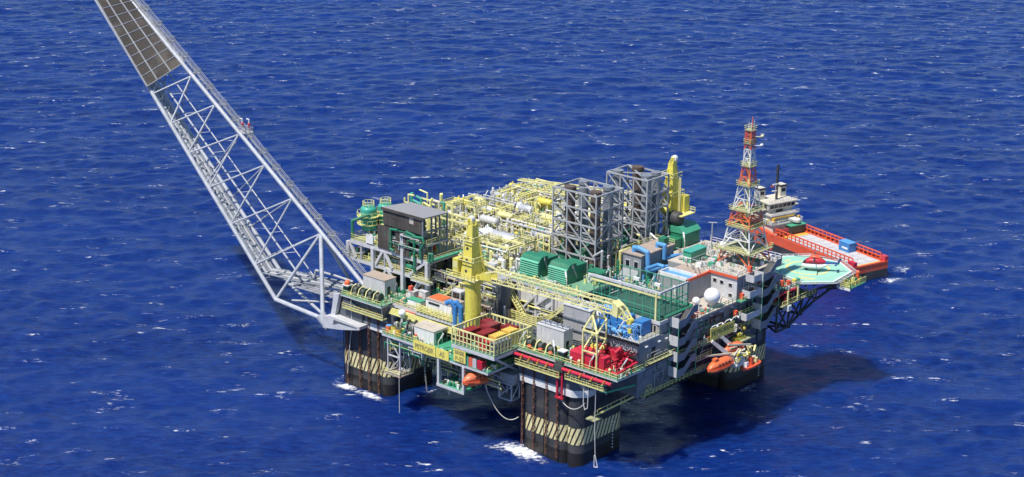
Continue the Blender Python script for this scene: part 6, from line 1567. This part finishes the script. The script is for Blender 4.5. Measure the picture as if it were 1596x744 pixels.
# ropes hanging from the platform
def rope(pts, label, r=.07, n=14, sag=0):
    mb = MB(); mb.path(pts, r, 5); solo('rope', mb, 'rope', label, 'rope', loc=pts[0])
def sagged(a, b, d, n=12):
    a, b = Vector(a), Vector(b); return [tuple(a.lerp(b, k / n) - Vector((0, 0, d * 4 * (k / n) * (1 - k / n)))) for k in range(n + 1)]
rope(sagged((-16, -13, 14.8), (-9.0, -9.0, 7.6), 3.6), 'slack pale mooring rope sagging from the lifeboat to the nearest column', .1)
rope([(11.0, -9.9, 24.4), (11.0, -9.9, 17), (11.4, -9.9, 15.6), (12.2, -9.9, 16.2), (12.4, -9.9, 24.0)], 'white rope loop below the pump skid on the nearest column', .11)
rope([(14.2, -9.6, 24), (14.0, -9.4, 12), (14.2, -9.2, 5)], 'long white rope hanging to the right of the nearest column', .09)
rope([(14.2, -9.2, 5), (14.8, -9, 2.2), (13.8, -9, 2.0), (14.0, -9.2, 5)], 'white rope noose at the foot of the nearest column', .13)
rope([(-64.2, -9.8, 24), (-64.2, -9.6, 17), (-66.0, -9.4, 6), (-66.4, -9.3, 3)], 'white rope hanging across the striped column under the boom', .1)
rope([(-42, -15.2, 10), (-42, -15.2, 1)], 'single pale line from the access tower down to the sea', .08)
for k, x in enumerate((-33.4, -30.6)): rope([(x, -10.2, 14.4), (x + .2, -10.2, 9 - k), (x + .7, -10.2, 8.6 - k), (x + .9, -10.2, 14.4)], ['pale rope loop under the long low catwalk, left of two', 'pale rope loop under the long low catwalk, right of two'][k], .09)
rope(sagged((3.8, -9.8, 16.6), (11.2, -9.6, 17), 2.2), 'dark sagging hose below the red down pipes', .1)
gp = thing('green_hose_rail', 'green curved pipe under the right corner of the near deck', 'pipe', (12, -6, 21)); part(gp, 'pipe_run', MB().path([(17.6, .4, 20.2), (15.2, -7.2, 20.0), (14.4, -8.2, 20.4), (14.6, -8.0, 21.6), (16, -5, 22.2)], .28, 8), 'green_pale')
us = thing('under_stair', 'yellow stair frames in the shade below the near right corner', 'stair', (14, 3, 18)); stair_flight(us, (10.6, -5.4, 12.4), (18.6, 4.0, 18.2), 1.2, 'grating'); part(us, 'landing', MB().box(9.8, 12.6, -7.4, -4.8, 12.0, 12.3), 'grating')
sp2 = thing('splash', 'jet of discharge water falling beside the left column', 'water jet', (-47, 1, 0)); part(sp2, 'jet', MB().path([(-51.6, 2, 9.4), (-50.4, 1.6, 8.4), (-49.2, 1.2, 5.4), (-48.4, 1.0, 0)], .2, 6), 'wire')

# small fittings that clutter every deck
rr = random.Random(101)
def clutter(root, x0, x1, y0, y1, z, n, mats, smax=.7, hmax=1.5):
    for m in mats:
        mb = MB()
        for k in range(n // len(mats) + 1):
            x, y = rr.uniform(x0, x1), rr.uniform(y0, y1); s_ = rr.uniform(.15, smax); h = rr.uniform(.25, hmax)
            t_ = rr.random()
            if t_ < .4: mb.obox((x, y), s_ * 2, s_ * rr.uniform(.8, 1.8), z + .01, z + h, rr.choice((0, 0, .4, 1.57)))
            elif t_ < .65: mb.tube((x, y, z), (x, y, z + h * 1.3), s_ * .4, n=7)
            elif t_ < .85: mb.path([(x, y, z), (x, y, z + h), (x + rr.uniform(-1.6, 1.6), y, z + h), (x + 1, y + rr.uniform(-1, 1), z)], .1, 5)
            else: mb.tube((x - s_, y, z + s_ * .6), (x + s_, y, z + s_ * .6), s_ * .55, n=8)
        part(root, 'deck_fitting', mb, m, kind='stuff')
clutter(nd, -8.8, 5, -8.8, 0, 25.0, 102, ['green', 'green_pale', 'machine_dark', 'white', 'orange_red', 'yellow_rail'], .45, 1.1)
clutter(nd, 5.4, 20, -9.0, 0, 25.0, 102, ['red', 'green_pale', 'yellow_pale', 'white', 'machine_dark'], .4, 1.1)
clutter(ld, -67, -53.4, -9.6, 5, 24.4, 136, ['green', 'green_pale', 'machine_dark', 'white', 'deck_tan', 'yellow_rail'], .5, 1.2)
clutter(md, -52, -23, -6.2, 0, 24.62, 255, ['green', 'green_pale', 'white', 'machine_dark', 'roof_tan', 'yellow_rail', 'grey', 'orange'], .6, 1.6)
clutter(md, -52, -23, 1, 11, 24.62, 187, ['machine_dark', 'grey', 'dark_red', 'green', 'yellow_rail', 'roof_tan'], .9, 3.4)
clutter(fp2, -47.6, -35.6, -14.6, -6.4, 20.3, 187, ['green', 'machine_dark', 'white', 'orange', 'yellow_rail', 'deck_tan', 'grey'], .6, 1.9)
clutter(fp, -34.8, -12, -16.8, -13.4, 20.3, 85, ['white', 'grey', 'yellow_rail', 'green'], .35, .9)
clutter(fp, -27, -19.2, -16.6, -11.4, 13.4, 40, ['green', 'white', 'deck_tan', 'machine_dark'], .5, 1.2)
clutter(gd, -31, -8, 9.8, 13.4, 33.0, 68, ['green_pale', 'yellow_rail', 'white', 'grey'], .4, 1.0)
clutter(gd, -31, -8, 18, 23.6, 33.0, 102, ['yellow_rail', 'grey', 'white', 'green', 'yellow_pale'], .5, 1.8)
clutter(und, -30, -12, 28, 58, 31.0, 272, ['grey', 'silver', 'yellow_rail', 'green', 'white', 'dark_steel'], .9, 4.4)
clutter(jb, -11, 3, 22.6, 31, 31.0, 119, ['blue', 'white', 'grey', 'yellow_rail', 'green_pale'], .5, 2.2)
clutter(jb, -4.6, 3, 31, 50, 31.0, 187, ['blue_pale', 'white', 'grey', 'yellow_rail', 'green_pale', 'green'], .8, 3.6)
clutter(lq, 11.8, 19, 20, 27, 31.2, 57, ['white', 'grey', 'light_grey', 'orange_red', 'green_pale'], .4, 1.1)
clutter(lq, -.6, 19, 38, 51.8, 37.16, 119, ['white', 'light_grey', 'green_pale', 'grey'], .5, 1.0)
clutter(lq, 18.9, 20.2, 14, 44, 24.4, 85, ['machine_dark', 'grey', 'dark_red', 'white'], .3, 1.6)
clutter(fe, -10, 11, 53, 67, 32.6, 102, ['white', 'grey', 'yellow_rail', 'roof_tan'], .5, 1.3)
clutter(fx, 13, 22, 53.5, 60.5, 30.1, 68, ['white', 'light_grey', 'yellow_rail', 'orange_red', 'machine_dark'], .4, 1.2)
clutter(tr, 14, 23, 51.5, 65.5, 27.0, 85, ['machine_dark', 'dark_red', 'yellow_rail', 'grey', 'green'], .4, 1.8)
clutter(sp_, 28.2, 31, 69.4, 76, 28.9, 40, ['yellow', 'green', 'yellow_rail'], .3, 1.6)
clutter(mbk, -5.8, 1.4, 3.8, 8, 33.2, 34, ['light_grey', 'grey', 'blue', 'green'], .4, .8)
clutter(bl, 2.6, 17, .9, 3.6, 30.3, 102, ['blue', 'blue_pale', 'silver', 'machine_dark', 'white'], .35, 1.3)
for k, (x0, x1, y0, y1) in enumerate(modules):
    r_ = bpy.data.objects['process_skid' + ('.%03d' % k if k else '')]
    clutter(r_, x0 + .5, x1 - .5, y0 + .5, y1 - .5, PZ, 289, ['yellow_pale', 'white', 'silver', 'yellow_rail', 'light_grey', 'cream', 'green_pale', 'grey', 'roof_tan'], .55, 2.6)
    clutter(r_, x0 + .5, x1 - .5, y0 + .5, y1 - .5, PZ + 2.7, 102, ['yellow_pale', 'white', 'silver', 'yellow_rail'], .4, 1.6)
clutter(cp, -45.5, -30.5, 10.8, 24.6, PZ - 2, 204, ['silver', 'white', 'light_grey', 'yellow_pale', 'grey'], .7, 2.8)
clutter(pm, -76, -49, 1.6, 6, 30, 119, ['machine_dark', 'green', 'roof_tan', 'grey', 'yellow_rail'], .7, 2.2)
clutter(pm, -74.6, -65.4, 1.4, 12, 34.9, 85, ['teal', 'yellow_rail', 'white', 'grey'], .4, 1.4)
clutter(pm, -60, -49, 2, 8, 34.9, 102, ['machine_dark', 'teal', 'orange', 'grey', 'yellow_rail'], .7, 2.8)

# pipes and cable trays hung along the front edges and in the open bays under the decks
rr = random.Random(55)
def edge_runs(root, x0, x1, y, z0, z1, n, mats):
    for m in mats:
        mb = MB()
        for k in range(n // len(mats) + 1):
            a = rr.uniform(x0, x1 - 3); b = min(x1, a + rr.uniform(2.5, 10)); z = rr.uniform(z0, z1); yy = y + rr.uniform(0, 1.2); r = rr.uniform(.07, .2)
            mb.path([(a, yy, z - rr.uniform(.4, 2)), (a, yy, z), (b, yy, z), (b, yy + rr.uniform(-.2, .8), z - rr.uniform(.4, 2.2))], r, 6)
        part(root, 'edge_pipe', mb, m, kind='stuff')
edge_runs(fp2, -48, -35, -14.6, 16.6, 19.4, 26, ['machine_dark', 'yellow_rail', 'green', 'grey', 'white'])
edge_runs(fp, -35, -11, -14, 15, 19.3, 40, ['machine_dark', 'dark_steel', 'yellow_rail', 'grey', 'roof_tan'])
edge_runs(md, -52, -23, -6.6, 20.6, 23.6, 50, ['machine_dark', 'yellow_rail', 'grey', 'green', 'roof_tan'])
edge_runs(md, -52, -27, 2, 26, 33, 40, ['machine_dark', 'grey', 'yellow_rail', 'roof_tan', 'silver'])
edge_runs(gd, -31, -8, 8.2, 25, 28, 24, ['machine_dark', 'grey', 'yellow_rail'])
edge_runs(cp, -46, -30, 9.6, 26, 33, 50, ['silver', 'grey', 'yellow_rail', 'machine_dark', 'white'])
edge_runs(pm, -76, -48, 1.6, 31, 34, 30, ['machine_dark', 'green', 'grey', 'yellow_rail'])
edge_runs(pm, -63, -50, -.3, 35.5, 41, 10, ['green', 'grey'])
edge_runs(mbk, 2, 18, -.5, 25.6, 28.6, 24, ['red', 'grey', 'machine_dark', 'yellow_rail'])
def side_runs(root, y0, y1, x, z0, z1, n, mats):
    for m in mats:
        mb = MB()
        for k in range(n // len(mats) + 1):
            a = rr.uniform(y0, y1 - 2); b = min(y1, a + rr.uniform(2, 9)); z = rr.uniform(z0, z1); xx = x + rr.uniform(0, .5); r = rr.uniform(.06, .14)
            mb.path([(xx, a, z - rr.uniform(.4, 2)), (xx, a, z), (xx, b, z), (xx, b, z - rr.uniform(.3, 2))], r, 6)
        part(root, 'edge_pipe', mb, m, kind='stuff')
side_runs(lq, 20, 44, 18.7, 18.6, 30, 60, ['grey', 'dark_red', 'green_pale', 'light_grey', 'machine_dark'])
side_runs(mbk, 1, 11, 18.32, 18, 29, 14, ['grey', 'blue_grey'])
side_runs(lq, 37.4, 51, 19.4, 31.4, 36.4, 16, ['grey', 'light_grey', 'orange_red'])
# ------------------------------------------------------------------ supply ship
sh = thing('supply_ship', 'orange red offshore supply ship with cream bridge and long open deck', 'ship', (-40, 162, 0))
SA = Vector((-.960, .280, 0)); SB = Vector((.280, .960, 0))         # towards the bow; towards the far side
S0 = Vector((-11.2, 155.4, 0))                                      # middle of the stern
def Q(s, b, z):
    z = z if z < 8 or s > 51 else 8 + (z - 8) * .82
    return S0 + SA * s + SB * b + Vector((0, 0, z))
def hullring(s, w, zb, zt, flare=1.0): return [Q(s, -w * .7, zb), Q(s, w * .7, zb), Q(s, w, zb + 2.2), Q(s, w * flare, zt), Q(s, -w * flare, zt), Q(s, -w, zb + 2.2)]
part(sh, 'hull', MB().loft([hullring(0, 7.0, -1, 4.4), hullring(4, 7.2, -2, 4.4), hullring(36, 7.2, -2, 4.4), hullring(40, 7.2, -2, 5.6), hullring(48, 6.6, -2, 6.3), hullring(54, 4.8, -2, 6.7, 1.1), hullring(59, 2.6, -1.5, 7.1, 1.25), hullring(63.2, .35, -.5, 7.5, 1.6)], False), 'orange_red')
part(sh, 'boot_top_and_shade', MB().loft([[Q(s, -w, -1.0), Q(s, w, -1.0), Q(s, w, 2.5), Q(s, -w, 2.5)] for s, w in ((-.04, 7.02), (4, 7.25), (36, 7.25), (48, 6.64), (54, 4.86), (59, 2.72))], False), 'hull_black')  # dark wet boot top, with hull shadow and reflection painted into the same band
part(sh, 'cargo_deck', MB().extrude([Q(1.6, -5.4, 4.42), Q(35.6, -5.4, 4.42), Q(35.6, 5.4, 4.42), Q(1.6, 5.4, 4.42)], (0, 0, .12)), 'ship_deck')
for k in range(10): part(sh, 'deck_seam', MB().bar(Q(3 + k * 3.3, -5.2, 4.56), Q(3 + k * 3.3, 5.2, 4.56), .12, .04), 'grey')
for b in (-1.8, 1.8): part(sh, 'deck_seam', MB().bar(Q(2, b, 4.57), Q(35, b, 4.57), .1, .04), 'grey')
part(sh, 'deck_marking', MB().extrude([Q(33.4, -5.3, 4.56), Q(35.5, -5.3, 4.56), Q(35.5, 5.3, 4.56), Q(33.4, 5.3, 4.56)], (0, 0, .02)), 'amber')
part(sh, 'deck_marking', MB().extrude([Q(1.0, -5.4, 4.56), Q(1.9, -5.4, 4.56), Q(1.9, 5.4, 4.56), Q(1.0, 5.4, 4.56)], (0, 0, .02)), 'amber')
for s_ in (-1, 1):
    b = MB(); b.extrude([Q(.5, s_ * 6.9, 4.41), Q(38, s_ * 6.9, 4.41), Q(38, s_ * 7.2, 4.41), Q(.5, s_ * 7.2, 4.41)], (0, 0, 1.0))
    b.extrude([Q(2, s_ * 5.5, 4.41), Q(36, s_ * 5.5, 4.41), Q(36, s_ * 5.8, 4.41), Q(2, s_ * 5.8, 4.41)], (0, 0, .5))
    part(sh, 'bulwark', b, 'orange_red')
    rl = MB()
    for k in range(20): rl.bar(Q(2 + k * 1.85, s_ * 5.7, 4.9), Q(2 + k * 1.85, s_ * 5.7, 7.0), .26)
    rl.bar(Q(2, s_ * 5.7, 7.0), Q(37.4, s_ * 5.7, 7.0), .34); rl.bar(Q(2, s_ * 5.7, 6.0), Q(37.4, s_ * 5.7, 6.0), .22)
    part(sh, 'cargo_rail', rl, 'orange_red')
    part(sh, 'side_deck', MB().extrude([Q(1, s_ * 5.82, 4.42), Q(37, s_ * 5.82, 4.42), Q(37, s_ * 6.88, 4.42), Q(1, s_ * 6.88, 4.42)], (0, 0, .05)), 'orange')
part(sh, 'stern_gate', MB().extrude([Q(-.1, -6.8, 4.41), Q(.6, -6.8, 4.41), Q(.6, 6.8, 4.41), Q(-.1, 6.8, 4.41)], (0, 0, .5)), 'orange_red')
for b in (-6.4, 6.4): part(sh, 'stern_post', MB().extrude([Q(.0, b - .7, 4.42), Q(2.4, b - .7, 4.42), Q(2.4, b + .7, 4.42), Q(.0, b + .7, 4.42)], (0, 0, 1.9)), 'red')
def blk(s0, s1, b0, b1, z0, z1, m, nm): return part(sh, nm, MB().extrude([Q(s0, b0, z0), Q(s1, b0, z0), Q(s1, b1, z0), Q(s0, b1, z0)], (0, 0, z1 - z0)), m)
blk(38.6, 50, -5.8, 5.8, 4.5, 7.6, 'cream', 'deckhouse'); blk(38.2, 51, -6.4, 6.4, 7.61, 7.8, 'grey', 'house_deck')
blk(40.4, 49.5, -5.2, 5.2, 7.81, 10.6, 'cream', 'deckhouse'); blk(39.6, 50, -5.8, 5.8, 10.61, 10.8, 'grey', 'house_deck')
blk(42.0, 49, -4.8, 4.8, 10.81, 12.6, 'cream', 'deckhouse')
wh = part(sh, 'wheelhouse', MB().loft([[Q(41.6, -5.4, 12.61), Q(48.6, -5.0, 12.61), Q(48.6, 5.0, 12.61), Q(41.6, 5.4, 12.61)], [Q(41.0, -5.7, 15.2), Q(49.0, -5.2, 15.2), Q(49.0, 5.2, 15.2), Q(41.0, 5.7, 15.2)]], False), 'cream')
for k in range(6): part(wh, 'window', MB().extrude([Q(41.28, -4.9 + k * 1.7, 13.3), Q(41.28, -3.6 + k * 1.7, 13.3), Q(40.98, -3.6 + k * 1.7, 14.7), Q(40.98, -4.9 + k * 1.7, 14.7)], SA * .06), 'glass_dark')
for k in range(3): part(wh, 'window', MB().extrude([Q(42.4 + k * 2, -5.52, 13.3), Q(43.8 + k * 2, -5.44, 13.3), Q(43.8 + k * 2, -5.6, 14.7), Q(42.4 + k * 2, -5.68, 14.7)], SB * -.04), 'glass_dark')
part(wh, 'roof', MB().extrude([Q(40.6, -6, 15.2), Q(49.4, -5.4, 15.2), Q(49.4, 5.4, 15.2), Q(40.6, 6, 15.2)], (0, 0, .3)), 'cream')
part(sh, 'bridge_wing', MB().extrude([Q(43, 5.2, 12.3), Q(46, 5.2, 12.3), Q(46, 8.4, 12.3), Q(43, 8.4, 12.3)], (0, 0, .4)).extrude([Q(43, -8.4, 12.3), Q(46, -8.4, 12.3), Q(46, -5.3, 12.3), Q(43, -5.3, 12.3)], (0, 0, .4)), 'cream')
part(sh, 'dark_window', MB().extrude([Q(41.94, -2.0, 11.2), Q(41.94, .8, 11.2), Q(41.94, .8, 12.4), Q(41.94, -2, 12.4)], SA * .04), 'glass_dark')
for b in (-4.4, 4.4):
    f = blk(46.2, 48.8, b - 1.2, b + 1.2, 15.51, 19.4, 'cream', 'funnel')
    part(f, 'funnel_top', MB().extrude([Q(46.0, b - 1.3, 19.41), Q(49, b - 1.3, 19.41), Q(49, b + 1.3, 19.41), Q(46, b + 1.3, 19.41)], (0, 0, .6)), 'dark_steel')
    part(f, 'vent', MB().extrude([Q(46.15, b - .8, 17.4), Q(46.15, b + .8, 17.4), Q(46.15, b + .8, 18.7), Q(46.15, b - .8, 18.7)], SA * .04), 'glass_dark')
mst = part(sh, 'mast', MB().bar(Q(44.4, 0, 15.5), Q(44.4, 0, 29.5), .6).bar(Q(43.6, -1.4, 24), Q(45, 1.4, 24), .2).bar(Q(44.4, -1.4, 27.6), Q(44.4, 1.4, 27.6), .2), 'dark_steel')
part(mst, 'radar', MB().bar(Q(43.6, -2.6, 19.4), Q(43.6, -.8, 19.4), .34).bar(Q(43.6, -2.6, 22.0), Q(43.6, -.4, 22.0), .34), 'white'); part(mst, 'flag', MB().extrude([Q(44.4, -2.6, 20.6), Q(44.4, -1.2, 20.6), Q(44.4, -1.2, 21.6), Q(44.4, -2.6, 21.6)], SA * .05), 'orange_red')
part(sh, 'boat_deck_beam', MB().bar(Q(39.6, -5.6, 10.0), Q(39.6, 3.5, 10.0), .4).bar(Q(39.4, -5.0, 7.8), Q(39.4, -5.0, 10.2), .9).bar(Q(39.4, 5.4, 7.8), Q(39.4, 5.4, 9.6), .8), 'amber')
part(sh, 'rescue_boat', MB().loft([[Q(s, b, z) for b, z in ((1.2 * k + 2.6, 8.2), (1.2 * -k + 2.6, 8.2), (1.5 * -k + 2.6, 9.2), (1.5 * k + 2.6, 9.2))] for s, k in ((36.0, .3), (37, 1), (40, 1), (41, .6))], False), 'white')
part(sh, 'winch_house', MB().extrude([Q(36.2, -.5, 4.58), Q(38.58, -.5, 4.58), Q(38.58, 5.6, 4.58), Q(36.2, 5.6, 4.58)], (0, 0, 2.6)), 'machine_dark'); part(sh, 'winch_house_roof', MB().extrude([Q(35.8, -.8, 7.2), Q(38.15, -.8, 7.2), Q(38.15, 5.9, 7.2), Q(35.8, 5.9, 7.2)], (0, 0, .25)), 'green_pale')
part(sh, 'winch', MB().tube(Q(37, -4.6, 5.7), Q(37, -1.2, 5.7), 1.0, n=12), 'dark_red')
part(sh, 'foredeck', MB().extrude([Q(51, -5.0, 6.42), Q(56, -3.6, 6.8), Q(60, -1.6, 7.1), Q(60, 1.6, 7.1), Q(56, 3.6, 6.8), Q(51, 5.0, 6.42)], (0, 0, .1)), 'deck_green')
for s_, w0, w1 in ((-1, 6.7, 4.9), (1, 6.7, 4.9)): part(sh, 'bow_bulwark', MB().extrude([Q(46, s_ * 6.75, 6.0), Q(54, s_ * 5.2, 6.6), Q(54, s_ * 5.3, 7.7), Q(46, s_ * 6.85, 7.0)], SB * -s_ * .12).extrude([Q(54, s_ * 5.2, 6.6), Q(63, s_ * .4, 7.4), Q(63, s_ * .5, 8.6), Q(54, s_ * 5.3, 7.7)], SB * -s_ * .12), 'orange_red')
part(sh, 'fender', MB().tube(Q(40, -7.4, 3.4), Q(41.4, -7.4, 3.4), .7, n=10).tube(Q(42.2, -7.4, 3.6), Q(43.4, -7.4, 3.6), .6, n=10), 'rubber')
part(sh, 'windlass', MB().tube(Q(55, -1.4, 7.6), Q(55, 1.4, 7.6), .7, n=10), 'machine_dark')
def Qc(): 
    c = thing('cargo_container', 'blue cargo container on the ship deck beside the far rail', 'container', Q(14.6, 4, 4.55))
    part(c, 'body', MB().extrude([Q(12.4, 2.4, 4.56), Q(17.0, 2.4, 4.56), Q(17.0, 5.3, 4.56), Q(12.4, 5.3, 4.56)], (0, 0, 2.8)), 'blue')
    part(c, 'lid', MB().extrude([Q(12.3, 2.3, 7.37), Q(17.1, 2.3, 7.37), Q(17.1, 5.4, 7.37), Q(12.3, 5.4, 7.37)], (0, 0, .12)), 'blue_pale')
    part(c, 'stripe', MB().extrude([Q(13.0, 2.36, 5.4), Q(15.6, 2.36, 5.4), Q(15.6, 2.36, 6.0), Q(13.0, 2.36, 6.0)], SB * .03), 'white')
Qc()

rr = random.Random(19)
clutter_m = {m: MB() for m in ('white', 'machine_dark', 'amber', 'grey', 'orange')}
for k in range(60):
    s = rr.uniform(36.2, 50); b = rr.uniform(-6.2, 6.2); z = 7.8 if s > 38.3 else 4.58
    if 40.2 < s and abs(b) < 5.4: b = math.copysign(5.9, b)
    a = rr.uniform(.15, .5); p = Q(s, b, z); clutter_m[rr.choice(list(clutter_m))].obox((p.x, p.y), a * 2, a * 1.4, p.z, p.z + rr.uniform(.4, 1.3), -.28)
for k in range(26):
    s = rr.choice((rr.uniform(2, 35), rr.uniform(52, 59))); b = rr.choice((-6.3, 6.3)) if s < 40 else rr.uniform(-1.5, 1.5); p = Q(s, b, 4.47 if s < 40 else 7.0)
    clutter_m[rr.choice(list(clutter_m))].obox((p.x, p.y), .7, .5, p.z, p.z + rr.uniform(.3, .9), -.28)
for m, mb in clutter_m.items(): part(sh, 'deck_fitting', mb, m, kind='stuff')
rl = MB()
rail_pts(rl, [Q(38.3, -6.3, 7.8), Q(50.9, -6.3, 7.8)], 1.1, 1.4, .12); rail_pts(rl, [Q(38.3, -6.3, 7.8), Q(38.3, 6.3, 7.8), Q(50.9, 6.3, 7.8)], 1.1, 1.4, .12); rail_pts(rl, [Q(39.7, -5.7, 10.8), Q(39.7, 5.7, 10.8)], 1.0, 1.4, .12); rail_pts(rl, [Q(41, -5.8, 15.5), Q(41, 5.8, 15.5)], 1.0, 1.2, .1)
part(sh, 'railing', rl, 'white')
